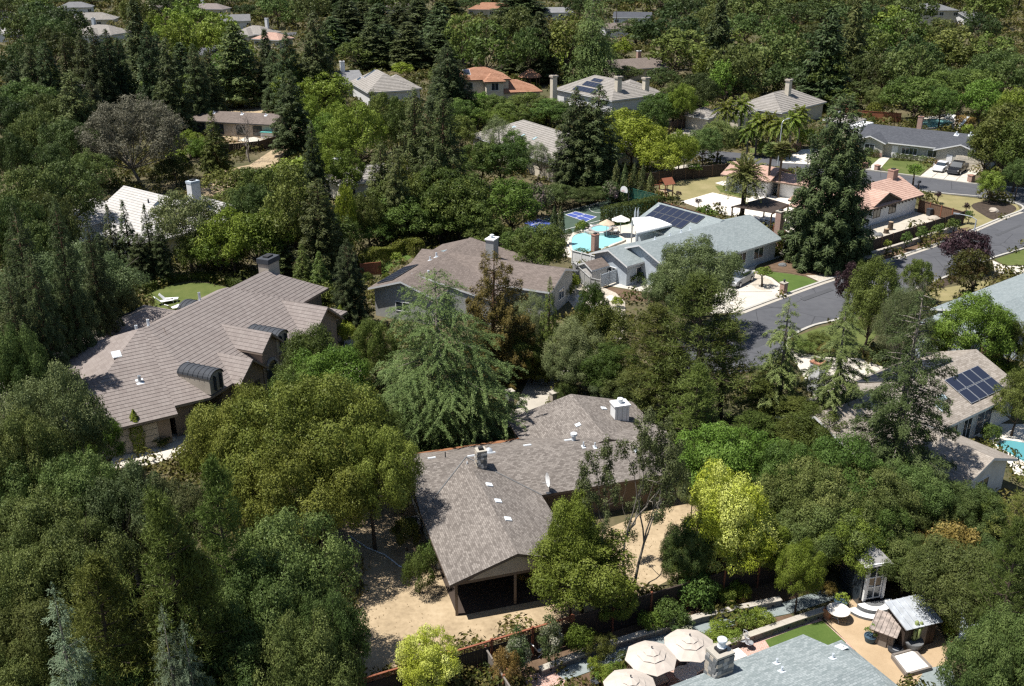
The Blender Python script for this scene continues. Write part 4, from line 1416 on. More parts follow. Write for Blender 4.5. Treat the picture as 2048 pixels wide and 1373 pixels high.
for xx, vv in ((2.3, 2.4), (9.2, 2.9), (12.2, 3.2)):
    h.slab(H1m, 'b', xx, vv, .55, .32, 'roof_vent', None, 'vent_white', .08)
h.slab(H1m, 'b', 6.3, 3.75, 2.0, .2, 'ridge_vent', None, 'vent_white', .1)
h.slab(H1r, 'f', 8.9, 3.2, .4, .4, 'roof_vent', None, 'vent_white', .1)
h.slab(H1r, 'b', 6.9, 4.0, .4, .4, 'roof_vent', None, 'vent_white', .1)
for xx, vv in ((4.0, 3.3), (12.6, 3.5), (13.4, 3.3), (16.2, 2.4)):
    h.pipe(H1m, 'f', xx, vv, .055, .38, 'vent_white')
for xx, vv in ((1.1, 2.6), (2.9, 3.0), (5.9, 3.4)):
    h.pipe(H1m, 'b', xx, vv, .04, .45, 'trim_dark', False)
p = h.onroof(H1m, 5.9, 3.6, 'b')
MB().lathe([(.3, -.05), (.3, .12), (.22, .3), (.08, .4), (.01, .42)], 14).build('turbine_vent', 'metal_galv', h.o, p, smooth=True)
p = h.onroof(H1m, 12.2, 3.75, 'b')
MB().lathe([(.14, -.1), (.14, .4), (.24, .42), (.24, .6), (.05, .64)], 12).build('flue_vent', 'vent_white', h.o, p)
for a_, b_ in ((0.0, 4.15), (8.3, 4.15)):
    MB().bar(H1f['T'](.0, a_, 2.62), H1f['T'](-4.15, b_, 3.99), .06, .03).build('valley_flashing', 'stone_dark', h.o)
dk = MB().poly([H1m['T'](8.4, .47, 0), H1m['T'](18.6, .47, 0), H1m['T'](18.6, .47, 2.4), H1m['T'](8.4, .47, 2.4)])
h.part('front_wall_sheet', dk, 'trim_brown')  # flat dark brown sheet just proud of the white front wall
ch = h.chimney(8.2, 68.0, 2.9, 4.5, 1.15, .95, 17, 'trim_white', 'plastic_white', .16, True)
for k in range(3):
    MB().box(-.38 + .38 * k, -.482, .1, .025, .02, 1.45).build('batten', 'siding_grey', ch)
# stone chimney near the valley, each stone its own piece
sx_, sy_ = H1f['T'](-3.0, 4.9, 0).x + h.x, H1f['T'](-3.0, 4.9, 0).y + h.y
ch = h.chimney(sx_, sy_, 3.4, 4.95, .62, .62, 17, 'stone_grey', 'concrete_old', .08)
rr = random.Random(5)
def stone_mesh(seed, mat):
    r_ = random.Random(seed)
    m = MB()
    P = [(x * (.42 + .1 * r_.random()), y * (.42 + .1 * r_.random()), z * (.4 + .12 * r_.random())) for z in (-1, 1) for x, y in ((-1, -1), (1, -1), (1, 1), (-1, 1))]
    m.hexa(P)
    return m.mesh('stone', mat)
STONES = [stone_mesh(k, ('stone_grey', 'boulder', 'stone_dark', 'sand_white')[k % 4]) for k in range(8)]
def clad(o, w, d, z0, z1, step, pick=STONES, th=.12):
    """stones over the four faces of a chimney"""
    n = 0
    for sd in range(4):
        ln = w if sd % 2 == 0 else d
        off = (d if sd % 2 == 0 else w) / 2
        k = max(2, round(ln / step))
        rows = max(2, round((z1 - z0) / (step * .75)))
        for i in range(k):
            for j in range(rows):
                a = sd * math.pi / 2
                x = -ln / 2 + ln * (i + .5 + .25 * (j % 2 - .5)) / k
                y = -off
                s = link('stone', rr.choice(pick), o, (x * math.cos(a) - y * math.sin(a), x * math.sin(a) + y * math.cos(a), z0 + (z1 - z0) * (j + .5) / rows), a)
                s.scale = (ln / k * 1.0, th, (z1 - z0) / rows * 1.0)
                n += 1
    return n
clad(ch, .62, .62, .2, 1.5, .22)
h.finish()
# fallen needles on the back slope of that roof
q = [H1m['T'](x, 8.16 - v, 2.6 + v * .33 + .012) + Vector((O[0], O[1], 0)) for x, v in ((.4, .05), (4, .05), (9.2, .05), (9.2, .35), (7.5, .9), (5.5, .45), (3.5, .8), (2, .4), (.6, .3))]
o = MB().poly(q[::-1]).build('needle_litter', 'needle_litter')
o['kind'] = 'stuff'
# --- large tile-roofed house on the left
h = House('tiled_house', 'large taupe tile-roofed house with barrel dormers and entry gables', -27, 77, 'tile_taupe', 'stucco_brown', 'stucco_brown', tiles=.36, over=.55)
O = (-24.24, 72.15)
H2r = h.wing(*O, 67, 0, 20.8, 0, 15.6, 3.0, .51, 'gh', sep=True, mit=(.315, 0), walls=(2.2, 20.2, .55, 15.05))
H2a = h.wing(*O, 32, -2.8, 0, 0, 15.6, 2.994, .51, 'gg', sep=True, mit=(0, -.315), walls=(-2.8, -1.2, .55, 15.05))
H2b = h.wing(*O, 32, -11.7, -2.8, -.75, 16.35, 2.605, .51, 'hg', sep=True)
H2c = h.wing(*O, 32, -14.5, -8, 4.5, 11.5, 2.9, .5, 'gg')
H2d = h.wing(*O, 67, 13.2, 23.2, 3.6, 12.2, 4.1, .62, 'gh')
H2g = h.wing(O[0] + 16.2 * .391, O[1] + 16.2 * .921, -23, -6, .9, -2.6, 2.6, 3.15, .78, 'gg')
H2e = h.wing(O[0] + 8.25 * .391, O[1] + 8.25 * .921, -23, -5.5, .35, -1.55, 1.55, 4.2, .85, 'gg', over=.35)
H2f = h.wing(O[0] + 4.9 * .391, O[1] + 4.9 * .921, -23, -5, .75, -1.95, 1.95, 2.95, .78, 'gg', over=.35)
h.wing(-36, 84, 67, -6, 8, -4, 4, 3.0, .4, 'hh')
def barrel(px_, py_, ang, w, ln, z0, hh):
    a = math.radians(ang)
    m, f = MB(), MB()
    n = 9
    arc = [(-w / 2 * math.cos(math.pi * k / n), hh * math.sin(math.pi * k / n)) for k in range(n + 1)]
    Q = lambda x, y, z: (px_ - h.x + x * math.cos(a) - y * math.sin(a), py_ - h.y + x * math.sin(a) + y * math.cos(a), z)
    for k in range(n):
        A, B = arc[k], arc[k + 1]
        m.poly([Q(-ln, A[0], z0 + A[1]), Q(.12, A[0], z0 + A[1]), Q(.12, B[0], z0 + B[1]), Q(-ln, B[0], z0 + B[1])])
        m.poly([Q(.12, A[0] * .9, z0 + A[1] * .85), Q(.12, B[0] * .9, z0 + B[1] * .85), Q(.12, B[0], z0 + B[1]), Q(.12, A[0], z0 + A[1])])
    for k in range(7):
        x = -ln + .1 + (ln) * k / 6.5
        for j in range(n):
            A, B = arc[j], arc[j + 1]
            m.bar(Q(x, A[0] * 1.01, z0 + A[1] * 1.02), Q(x, B[0] * 1.01, z0 + B[1] * 1.02), .05, .05)
    d = link('dormer', None, h.o)
    m.build('barrel_roof', 'metal_dark', d)
    f.poly([Q(0, y * .94, z0 + z * .94) for y, z in arc][::-1] + [Q(0, -w / 2 * .94, z0 - 1.35), Q(0, w / 2 * .94, z0 - 1.35)])
    f.poly([Q(0, -w / 2 * .94, z0 - 1.35), Q(-ln, -w / 2 * .94, z0 - 1.35), Q(-ln, -w / 2 * .94, z0), Q(0, -w / 2 * .94, z0)])
    f.poly([Q(-ln, w / 2 * .94, z0 - 1.35), Q(0, w / 2 * .94, z0 - 1.35), Q(0, w / 2 * .94, z0), Q(-ln, w / 2 * .94, z0)])
    f.build('dormer_wall', 'stucco_tan', d)
    for s_ in (-1, 1):
        g_ = MB().bar(Q(.03, s_ * w * .2 , z0 - 1.15), Q(.03, s_ * w * .2, z0 + .15), w * .3, .04, (math.sin(a), -math.cos(a), 0))
        g_.build('window', 'window_glass', d)
for xx in (.95, 10.0):
    wx_, wy_ = O[0] + xx * .391 - .9 * -.921 * -1, O[1] + xx * .921
    barrel(O[0] + xx * .391 + .05 * .921, O[1] + xx * .921 - .05 * .391, -23, 1.75, 3.2, 4.55, .55)
q_ = G(372, 610, 4.6)
barrel(q_.x, q_.y, 157, 2.2, 3.0, 4.4, .7)
h.chimney(-24.0, 93.8, 4.2, 7.3, 1.75, 1.2, 67, 'stucco_tan', 'metal_dark', .18, caph=.5)
h.chimney(-36.3, 72.9, 3.0, 6.3, 1.1, 1.1, 32, 'metal_dark', 'trim_dark', .1)
h.pipe(H2b, 'f', -4.6, 3.6, .13, .5, 'metal_galv')
h.pipe(H2a, 'f', -.6, 3.4, .07, .3, 'vent_white')
h.pipe(H2r, 'b', 3.2, 7.2, .12, .6, 'vent_white')
h.pipe(H2r, 'b', 2.0, 7.0, .12, .6, 'vent_white')
h.pipe(H2r, 'b', 10.5, 6.6, .12, .8, 'metal_galv')
h.slab(H2b, 'f', -5.9, 6.2, .7, .7, 'skylight', 'plastic_white')
h.door(H2b, 'f', 4.5, 4.6, 2.2, 'stucco_tan', 'garage_door', 4)
h.window(H2a, 'f', 1.6, .5, .8, 1.5, 'trim_brown', 1)
h.window(H2f, 'r', 1.6, .7, 2.0, 1.5, 'trim_brown', 3)
h.window(H2r, 'f', 5.0, .8, 1.2, 1.5, 'trim_brown')
h.window(H2r, 'f', 17.5, .8, 1.6, 1.5, 'trim_brown')
h.window(H2g, 'r', 2.1, .8, 1.8, 1.6, 'trim_brown')
ar = MB()
a_ = [(-.75, 0)] + [(-.75 * math.cos(math.pi * k / 8), 2.3 + .75 * math.sin(math.pi * k / 8)) for k in range(9)] + [(.75, 0)]
ar.poly([H2e['T'](H2e['wx1'] + .02, y, z) for y, z in a_])
h.part('entry_arch', ar, 'window_glass')
for k in range(8):
    A, B = a_[k + 1], a_[k + 2]
    if k < 8:
        MB().bar(H2e['T'](H2e['wx1'] + .05, A[0], A[1]), H2e['T'](H2e['wx1'] + .05, B[0], B[1]), .22, .2, (0, 0, 1)).build('arch_stone', 'stone_grey', h.o)
h.finish()
# --- taupe shingled house in the middle
h = House('shingled_house', 'taupe shingled house with long solar strip, behind the broad cedar', -11.5, 96.3, 'shingle_taupe', 'siding_grey', 'trim_white')
O = (-11.5, 96.3)
H3m = h.wing(*O, 66, -.2, 16.4, -4.2, 3.7, 3.15, .33, 'gg')
H3r = h.wing(*O, -24, -3, 14.2, 6.3, 14.2, 3.15, .33, 'gg')
T_ = H3m['T']
h.plane([T_(2.6, -9.6, 2.72), T_(16.4, -9.6, 2.72), T_(16.4, .05, 4.45), T_(2.6, .05, 4.45)], False)
h.fas.poly([T_(2.6, -9.6, 2.52), T_(16.4, -9.6, 2.52), T_(16.4, -9.6, 2.72), T_(2.6, -9.6, 2.72)])
h.fas.poly([T_(2.6, -9.6, 2.52), T_(2.6, -9.6, 2.72), T_(2.6, .05, 4.45), T_(2.6, .05, 4.25)])
h.wall.poly([T_(2.75, -9.1, 0), T_(2.75, -.1, 0), T_(2.75, -.1, 4.3), T_(2.75, -9.1, 2.7)])
h.wall.poly([T_(2.75, -9.1, 0), T_(16.2, -9.1, 0), T_(16.2, -9.1, 2.7), T_(2.75, -9.1, 2.7)])
KEEP.append(np.array([(q.x + h.x, q.y + h.y) for q in (T_(0, -10, 0), T_(17, -10, 0), T_(17, 4, 0), T_(0, 4, 0))]))
h.chimney(-2.2, 105.6, 3.0, 6.0, 1.3, .95, 66, 'siding_grey', 'plastic_white', .18, True)
h.solar(H3m, 'b', 2.0, .5, 1, 1, 1.2, .9, name='solar_panel')
h.solar(H3m, 'b', 6.6, .4, 5, 1, 1.1, 2.0, name='solar_panel')
h.slab(H3m, 'b', 11.8, 2.3, 2.2, .8, 'skylight', 'skylight_glass')
h.pipe(H3m, 'b', 7.9, 3.0, .08, .4, 'vent_white')
h.pipe(H3m, 'b', 9.0, 3.2, .1, .5, 'vent_white')
h.pipe(H3m, 'f', 4.0, 3.0, .12, .3, 'vent_white')
h.window(H3m, 'l', 3.6, 1.0, 1.6, 1.0)
h.window(H3r, 'r', 3.6, 1.0, 1.5, 1.1)
h.window(H3r, 'f', 11, 1.0, 1.5, 1.1)
h.finish()
# --- blue-grey house by the pool
h = House('blue_grey_house', 'blue-grey ranch house with solar roof beside the swimming pool', 14.3, 108.1, 'shingle_blue', 'siding_blue', 'trim_white')
O = (14.3, 108.1)
H4m = h.wing(*O, 39.4, 0, 19.8, -5.1, 5.1, 2.6, .385)
H4s = h.wing(*O, 39.4, -2.3, 3.0, -.55, 5.7, 2.6, .385)
H4b = h.wing(*O, 129.4, .6, 11.2, -20.4, -10.2, 2.6, .38)
h.solar(H4b, 'b', 10.4, 1.55, 7, 2, 1.02, 1.66, skip=((6, 0),))
h.chimney(9.8, 113.3, 2.2, 4.1, .75, .6, 39.4, 'brick', 'brick', .08)
h.chimney(33.6, 121.4, 0, 4.7, .95, .8, 39.4, 'brick', 'concrete_old', .1)
h.window(H4s, 'l', 2.3, 1.15, 1.3, .55)
h.window(H4s, 'f', 2.4, .8, 1.7, 1.1)
h.window(H4m, 'f', 15.5, .8, 1.8, 1.3)
h.window(H4m, 'f', 12.4, .8, 1.4, 1.3)
h.door(H4m, 'f', 10.4, 1.1, 2.1, 'trim_white')
h.door(H4m, 'f', 4.8, 4.8, 2.15, 'trim_white', 'garage_door', 4)
for xx in (3.5, 6.0, 8.0, 9.6):
    h.pipe(H4m, 'b', xx, 4.3, .09, .35, 'vent_white')
h.pipe(H4b, 'b', 10.4, 4.4, .08, .35, 'vent_white')
for xx in (9.8, 10.9):
    p = H4m['T'](xx, -4.85, 0)
    MB().box(p.x, p.y, 0, .14, .14, 2.5).build('post', 'trim_white', h.o)
h.finish()
# --- terracotta-roofed house on the corner lot
h = House('terracotta_house', 'white walled house with pink terracotta tiles on the street corner', 45.2, 127.7, 'tile_terracotta', 'stucco_white', 'trim_brown', tiles=.36, over=.7)
O = (45.2, 127.7)
H5m = h.wing(*O, 38, -3.5, 16.3, 0, 8.4, 2.65, .45, 'hg')
h.wing(*O, -52, -5, -.1, 4.3, 10.9, 2.85, .44, 'gg', walls=False)
H5b = h.wing(*O, 128, 2, 10, -6.5, 1.2, 2.65, .42, 'gg')
H5l = h.wing(32.8, 149.1, -37, -1.4, 6.6, 0, 8.2, 2.6, .32)
H5k = h.wing(32.8, 149.1, -37, 6.2, 11.5, 1.6, 7.2, 2.35, .3)
h.part('gable_vent', MB().poly([H5m['T'](5.0, .32, 2.98), H5m['T'](10.2, .32, 2.98), H5m['T'](7.6, .32, 4.05)]), 'wood_dark')
h.chimney(54.0, 139.9, 3.6, 5.6, 1.15, .95, 38, 'brick', 'brick', .1)
for xx in (3.4, 6.7, 10.4):
    h.window(H5m, 'f', xx + 2.2, .95, 1.6, 1.15, 'trim_brown')
n_ = 22
for k in range(n_):
    x = -1.5 + 17.4 * k / (n_ - 1)
    MB().bar(H5m['T'](x, -.12, 2.36), H5m['T'](x, .7, 2.6), .1, .14).build('rafter_tail', 'wood_dark', h.o)
for k in range(10):
    p0, p1 = H5l['T'](-1 + 7.2 * k / 9, -.1, 2.36), H5l['T'](-1 + 7.2 * k / 9, .6, 2.52)
    MB().bar(p0, p1, .1, .14).build('rafter_tail', 'wood_dark', h.o)
for k in range(9):
    p = H5l['T'](-.6 + .8 * k, .52, 0)
    MB().bar((p.x, p.y, 0.02), (p.x, p.y, .9), .09, .09).build('wall_pilaster', 'trim_white', h.o)
h.finish()
# --- dark-roofed house across the street
h = House('dark_roofed_house', 'cream ranch house with charcoal roof, garage and two parked cars', 64.6, 172.8, 'shingle_charcoal', 'siding_olive', 'trim_white')
O = (64.6, 172.8)
H6m = h.wing(*O, -34, -5.3, 17.5, 1.1, 14.0, 2.6, .26)
H6l = h.wing(*O, -127, -7, .2, -5.5, 0.1, 2.6, .36)
H6r = h.wing(*O, -127, -8, .4, 8.1, 16.6, 2.6, .33)
h.chimney(71.9, 177.3, 4.2, 6.3, .8, .7, -37, 'brick', 'brick', .1)
h.window(H6l, 'r', 2.3, .9, 1.7, 1.2)
h.door(H6r, 'r', 5.5, 4.6, 2.1, 'stucco_cream', 'garage_door', 4)
h.door(H6r, 'r', 2.2, .9, 2.0, 'trim_white')
h.window(H6m, 'f', 8.6, .8, 2.6, 1.2, 'trim_white', 4)
h.window(H6m, 'f', 12.5, .8, 1.8, 1.2, 'trim_white', 2)
h.door(H6m, 'f', 6.2, 1.0, 2.05, 'trim_white')
for xx, vv in ((10.0, 5.6), (12.2, 6.0), (13.2, 6.2)):
    h.pipe(H6m, 'f', xx, vv, .16, .55, 'vent_white')
m_ = MB()
m_.poly([H6l['T'](H6l['wx1'] + .03, H6l['wy0'], 0), H6l['T'](H6l['wx1'] + .03, H6l['wy1'], 0), H6l['T'](H6l['wx1'] + .03, H6l['wy1'], .75), H6l['T'](H6l['wx1'] + .03, H6l['wy0'], .75)])
h.part('brick_skirting', m_, 'brick')
m_ = MB().poly([H6r['T'](H6r['wx1'] + .03, H6r['wy0'], 0), H6r['T'](H6r['wx1'] + .03, H6r['wy0'] + 1.5, 0), H6r['T'](H6r['wx1'] + .03, H6r['wy0'] + 1.5, .9), H6r['T'](H6r['wx1'] + .03, H6r['wy0'], .9)])
h.part('brick_skirting', m_, 'brick')
h.finish()
# --- grey hip-roofed house behind the palms
h = House('hip_roofed_house', 'grey tile hip-roofed house behind the feathery palms', 55, 205, 'tile_grey', 'stucco_cream', 'trim_white', tiles=.5)
a = h.wing(53.7, 198.9, 46, -1, 17, 0, 11, 3.3, .5, 'hh')
c = h.wing(53.7, 198.9, 46, -7.5, 2, 5.5, 13, 2.9, .42, 'hh')
h.wing(53.7, 198.9, 46, -13, -6.5, 9, 16, 2.6, .4, 'hh')
h.wing(64, 194, 46, -3, 3, -3, 3, 2.8, .4, 'hh')
h.chimney(56.2, 207.5, 4.5, 8.1, 1.1, .9, 46, 'stucco_cream', 'stucco_tan', .3, caph=.35)
h.chimney(62.5, 193.5, 2.2, 5.0, 1.0, .8, 46, 'stucco_white', 'stucco_tan', .3, caph=.3)
for xx in (3, 6, 9):
    h.window(a, 'l', xx - 1.5, 1.0, 1.2, 1.3)
    h.window(a, 'f', xx + 1, 1.0, 1.2, 1.3)
h.finish()
# --- hip roof with solar strips
h = House('hip_roofed_house', 'beige hip-roofed house with three solar strips and tall chimneys', 18, 222, 'tile_grey', 'stucco_white', 'trim_white', tiles=.5)
a = h.wing(21, 213, 125, 0, 20, -12.8, 0, 3.2, .5, 'hh')
h.wing(21, 213, 125, 2, 13, -17, -6, 3.0, .5, 'hh')
h.solar(a, 'b', 14.5, .7, 7, 1, 1.05, 1.65)
h.solar(a, 'b', 13.5, 2.6, 5, 1, 1.05, 1.65)
h.solar(a, 'b', 12.5, 4.3, 3, 1, 1.05, 1.2)
h.chimney(9.2, 226.0, 0, 6.2, 1.2, 1.0, 35, 'stucco_cream', 'stucco_tan', .35, caph=.4)
h.chimney(22.6, 217.5, 3, 7.2, 1.2, 1.0, 35, 'stucco_cream', 'stucco_tan', .35, caph=.4)
h.chimney(29.0, 221.5, 0, 6.4, 1.2, 1.0, 35, 'stucco_cream', 'stucco_tan', .35, caph=.4)
h.finish()
# --- two-storey clay-roofed house
h = House('clay_roofed_house', 'two-storey cream house with red clay roof and front bay', -6, 230, 'tile_clay', 'stucco_cream', 'trim_brown', tiles=.5)
a = h.wing(-8, 225, 12, -4.5, 8, 0, 10, 5.7, .42, 'hh')
c = h.wing(-8, 225, 12, 1.6, 6.4, -2.2, 5, 5.5, .42, 'hh')
d = h.wing(-8, 225, 12, 5.5, 15, -1, 9, 2.9, .42, 'gh')
h.window(c, 'f', 1.9, 3.6, 1.6, 1.6, 'trim_white', 2)
h.window(c, 'f', 1.9, .8, 2.2, 1.6, 'trim_white', 4)
h.window(a, 'f', 3.0, 3.8, .9, 1.3, 'trim_white', 1)
h.slab(a, 'f', -2.2, 2.0, 1.5, 2.4, 'solar_panel', 'solar_glass')
h.finish()
# --- grey hips left of it
h = House('hip_roofed_house', 'pale grey house with several tiled hips, left of the clay roof', -30, 230, 'tile_grey', 'stucco_white', 'trim_white', tiles=.5)
a = h.wing(-31.7, 223.5, 112, 0, 17.5, -11, 0, 3.2, .58, 'hh')
c = h.wing(-31.7, 223.5, 22, 4, 13, 1.5, 12, 3.2, .5, 'hh')
h.slab(a, 'b', 13, 2.4, 1.0, 3.2, 'skylight', 'window_glass')
h.slab(a, 'b', 15, 1.2, 1.6, 1.2, 'skylight', 'window_glass')
h.window(c, 'f', 2.0, .9, 1.4, 1.5)
h.window(c, 'f', 6.0, .5, 1.6, 1.9)
h.finish()
# --- large beige tiled house behind the paired redwoods
h = House('hip_roofed_house', 'large beige tiled hip roof behind the paired dark redwoods', 4, 170, 'tile_grey', 'stucco_cream', 'trim_white', tiles=.5)
a = h.wing(6.3, 155, 121, 0, 27, -14, 0, 3.0, .44, 'hh')
c = h.wing(6.3, 155, 121, 3, 12, -20, -6, 3.0, .4, 'hh')
h.wing(6.3, 155, 31, 3, 16, 6, 16, 3.0, .42, 'hh')
h.slab(a, 'b', 15, 3.2, .6, .9, 'skylight', 'skylight_glass', 'net_green')
h.slab(a, 'b', 11.5, 3.4, .6, .9, 'skylight', 'skylight_glass', 'net_green')
h.slab(a, 'b', 20, 4.5, .9, .6, 'skylight', 'skylight_glass')
h.finish()
# --- white tile roof on the left
h = House('white_roofed_house', 'white tile-roofed house behind three small firs', -48, 122, 'tile_white', 'stucco_white', 'trim_white', tiles=.42)
a = h.wing(-44.6, 117.1, -36.5, -12.2, 3.5, 0, 11.5, 3.0, .54, 'gh')
c = h.wing(-44.6, 117.1, -36.5, -16.5, -9.5, -2.5, 6, 3.0, .5, 'hh')
h.wing(-44.6, 117.1, 53.5, -3, 6, -3, 5, 3.0, .54, 'hg')
h.wing(-44.6, 117.1, -36.5, -6, 2, 6, 14, 3.4, .5, 'hh')
h.chimney(-40.4, 124.4, 3, 7.6, 1.0, 1.3, -36.5, 'stucco_white', 'siding_blue', .1, caph=.3)
h.slab(a, 'f', -3.6, 4.0, .8, .8, 'skylight', 'window_glass', 'metal_dark')
h.pipe(a, 'f', -4.8, 4.2, .1, .5, 'metal_dark')
h.finish()
# --- long low house under construction
h = House('long_low_house', 'long low brown-roofed house at the cluttered building site', -56, 194, 'shingle_taupe', 'stucco_tan', 'trim_dark')
a = h.wing(-61.5, 193.2, -14, -6, 17, 0, 8.5, 2.7, .3)
for xx in (4, 8, 12.5, 16):
    h.window(a, 'f', xx + 3, .4, 1.8, 1.8, 'trim_dark')
for xx in (3, 9, 14):
    h.pipe(a, 'f', xx, 3.4, .12, .4, 'vent_white')
h.finish()
# --- solar house on the right
h = House('tan_roofed_house', 'tan shingled house with black pool-heating panels at the right edge', 33.1, 67.5, 'shingle_tan', 'siding_white', 'trim_white')
H14 = h.wing(33.1, 67.5, 36, -10, 11.2, 0, 9.4, 2.8, .42, 'gg')
H14b = h.wing(30.6, 58.6, -53, -9.5, 0, 0, 7.3, 2.6, .36, 'gg')
h.solar(H14, 'f', 4.4, .75, 4, 2, 1.15, 1.35, .06, pole=True)
h.solar(H14, 'b', 7.4, .8, 6, 2, 1.2, 2.2, .01)
h.slab(H14, 'f', 1.0, 1.2, .75, .75, 'skylight', 'skylight_glass')
h.slab(H14, 'f', 2.0, 1.9, .9, .6, 'skylight', 'skylight_glass')
h.slab(H14b, 'b', -5.6, 1.4, .9, .55, 'skylight', 'window_glass')
h.pipe(H14b, 'b', -7.5, 2.2, .06, .35, 'trim_dark', False)
h.chimney(35.6, 80.2, 2.4, 4.6, .9, .7, 36, 'siding_blue', 'vent_white', .1)
for xx, ww in ((11.2, 1.5), (13.4, 1.2), (15.8, 2.2)):
    h.window(H14, 'f', xx, .15, ww, 2.0, 'trim_white', 2)
h.window(H14b, 'r', 3.2, .9, 1.6, 1.1)
h.chimney(25.4, 75.5, 2.0, 4.6, 1.0, 1.0, 36, 'stucco_white', 'terracotta_pot', .1)
h.finish()
# --- pale blue roof at the right edge
h = House('pale_roofed_house', 'pale blue-grey roofed house cut by the right edge of the view', 46, 93, 'shingle_blue', 'siding_blue', 'trim_white')
a = h.wing(41.7, 93.1, 37, 0, 22, -11.5, 0, 2.6, .3)
c = h.wing(41.7, 93.1, 37, -4.2, 4.5, -7, -.9, 2.35, .3)
h.slab(a, 'b', 15.5, 2.6, 1.2, .9, 'skylight', 'window_glass')
h.window(c, 'l', 2.4, .9, 1.4, 1.0)
h.finish()
# --- mottled blue roof in the lower right corner
h = House('blue_shingled_house', 'mottled blue-grey shingled roof with stone chimney beside the umbrellas', 10, 38, 'shingle_blue_mottled', 'siding_blue', 'trim_brown')
H16 = h.wing(7.9, 39.8, 27, -9, 8.9, -9, 0, 2.6, .33)
H16b = h.wing(7.9, 39.8, 27, 1.6, 10.4, -10.2, -1.3, 2.62, .3, 'hh')
ch = h.chimney(10.6, 40.7, 2.0, 4.05, 1.0, .85, 27, 'stone_dark', 'concrete_old', .12)
MB().lathe([(.24, 0), (.24, .18), (.19, .2), (.19, .5), (.25, .52), (.25, .62), (.1, .7)], 18).build('flue_pipe', 'vent_white', ch, (.1, .05, 2.17), smooth=False)
clad(ch, 1.0, .85, .15, 2.0, .3, STONES[0:3] + STONES[4:7], .16)
for xx, vv in ((5.6, 1.6), (5.2, 2.4), (8.0, 3.0)):
    h.pipe(H16, 'b', xx, vv, .06, .3, 'vent_white')
h.pipe(H16b, 'b', 8.5, 1.0, .1, .12, 'plastic_white')
h.pipe(H16b, 'b', 9.8, .6, .1, .12, 'plastic_white')
h.window(H16, 'b', 12, .9, 1.6, 1.1)
h.finish()
# --- far houses between the trees
def far_house(u, v, w, d, ang, roofm, wallm, label, eave=3.0, pitch=.45, ends='hh', tiles=.6, two=None, ch=None, name='distant_house'):
    p = G(u, v, eave + .25 * d)
    h = House(name, label, p.x, p.y, roofm, wallm, 'trim_white', tiles=tiles)
    a = h.wing(p.x, p.y, ang, -w / 2, w / 2, -d / 2, d / 2, eave, pitch, ends)
    if two:
        h.wing(p.x, p.y, ang + 90, *two, eave - .3, pitch, ends)
    if ch:
        c_ = a['T'](ch[0], ch[1], 0)
        h.chimney(c_.x + p.x, c_.y + p.y, eave, eave + ch[2], 1.0, .9, ang, ch[3], 'trim_white', .15)
    for k in range(max(2, int(w / 4))):
        h.window(a, 'f', 1.2 + (w - 2.6) * k / max(1, int(w / 4) - 1) if int(w / 4) > 1 else 2, eave - 2.0, 1.5, 1.2)
    return h.finish()
far_house(185, 24, 17, 10, 8, 'tile_grey', 'stucco_cream', 'long brown-grey roof near the top left, above two paler roofs', ch=(-6, -2, 3.5, 'stucco_white'))
far_house(202, 48, 17, 11, -20, 'tile_grey', 'stucco_white', 'beige hip roof near the top left with white gable and chimney', two=(-9, 6, -4, 4), ch=(-3, 0, 4.5, 'siding_blue'))
far_house(150, 3, 14, 9, 12, 'shingle_slate', 'stucco_white', 'pale grey roof on the top edge left of the dark conifers')
far_house(512, 50, 13, 10, -25, 'tile_grey', 'stucco_cream', 'pale beige hip roof at top left of centre with white chimney', two=(-8, 2, -3, 5), ch=(3, 2, 4.5, 'stucco_white'))
far_house(545, 64, 11, 8, -25, 'tile_terracotta', 'stucco_cream', 'small pinkish roof just right of the pale beige hip roof')
far_house(470, 28, 11, 9, 15, 'shingle_slate', 'stucco_white', 'small slate-grey gabled roof at the top left of centre', ends='gg')
far_house(418, 6, 16, 9, -10, 'tile_taupe', 'stucco_cream', 'taupe roof on the top edge left of centre', ch=(-3, 0, 4, 'stucco_white'))
far_house(325, 2, 12, 9, 20, 'tile_taupe', 'stucco_cream', 'small taupe roof on the top edge near a dark conifer')
far_house(4, 20, 12, 9, -15, 'shingle_slate', 'stucco_white', 'grey roof in the top left corner')
far_house(4, 52, 10, 8, -15, 'tile_white', 'stucco_white', 'white roof at the left edge below the corner roof')
far_house(186, 158, 14, 9, -15, 'tile_grey', 'stucco_white', 'pale low roof peeking above trees left of the birch')
far_house(668, 135, 12, 12, 22, 'shingle_slate', 'siding_white', 'slate-grey roof with white chimney left of the tiled hips', ends='gg', pitch=.35, tiles=0, ch=(2, 0, 4.2, 'plastic_white'))
far_house(742, 322, 14, 8, 35, 'tile_grey', 'stucco_cream', 'low beige roof with two stout chimneys among mid-left trees', eave=2.8, pitch=.35, ch=(-6, -1, 3.2, 'stucco_cream'))
far_house(985, 4, 20, 11, -8, 'tile_clay', 'stucco_cream', 'red clay roof on the top edge at centre')
far_house(800, 3, 13, 9, 5, 'tile_taupe', 'stucco_cream', 'taupe roof on the top edge above dark redwoods')
far_house(1104, 11, 16, 10, 12, 'shingle_slate', 'stucco_white', 'grey roof on the top edge right of the clay roof', ends='gg', pitch=.35, tiles=0)
far_house(1266, 20, 15, 10, -10, 'shingle_charcoal', 'stucco_white', 'charcoal roof near the top, right of the blue cedar', ends='gg', pitch=.35, tiles=0)
far_house(1234, 42, 11, 9, 10, 'shingle_taupe', 'stucco_white', 'brown roof with white wall below the charcoal roof', ends='gg', pitch=.35, tiles=0)
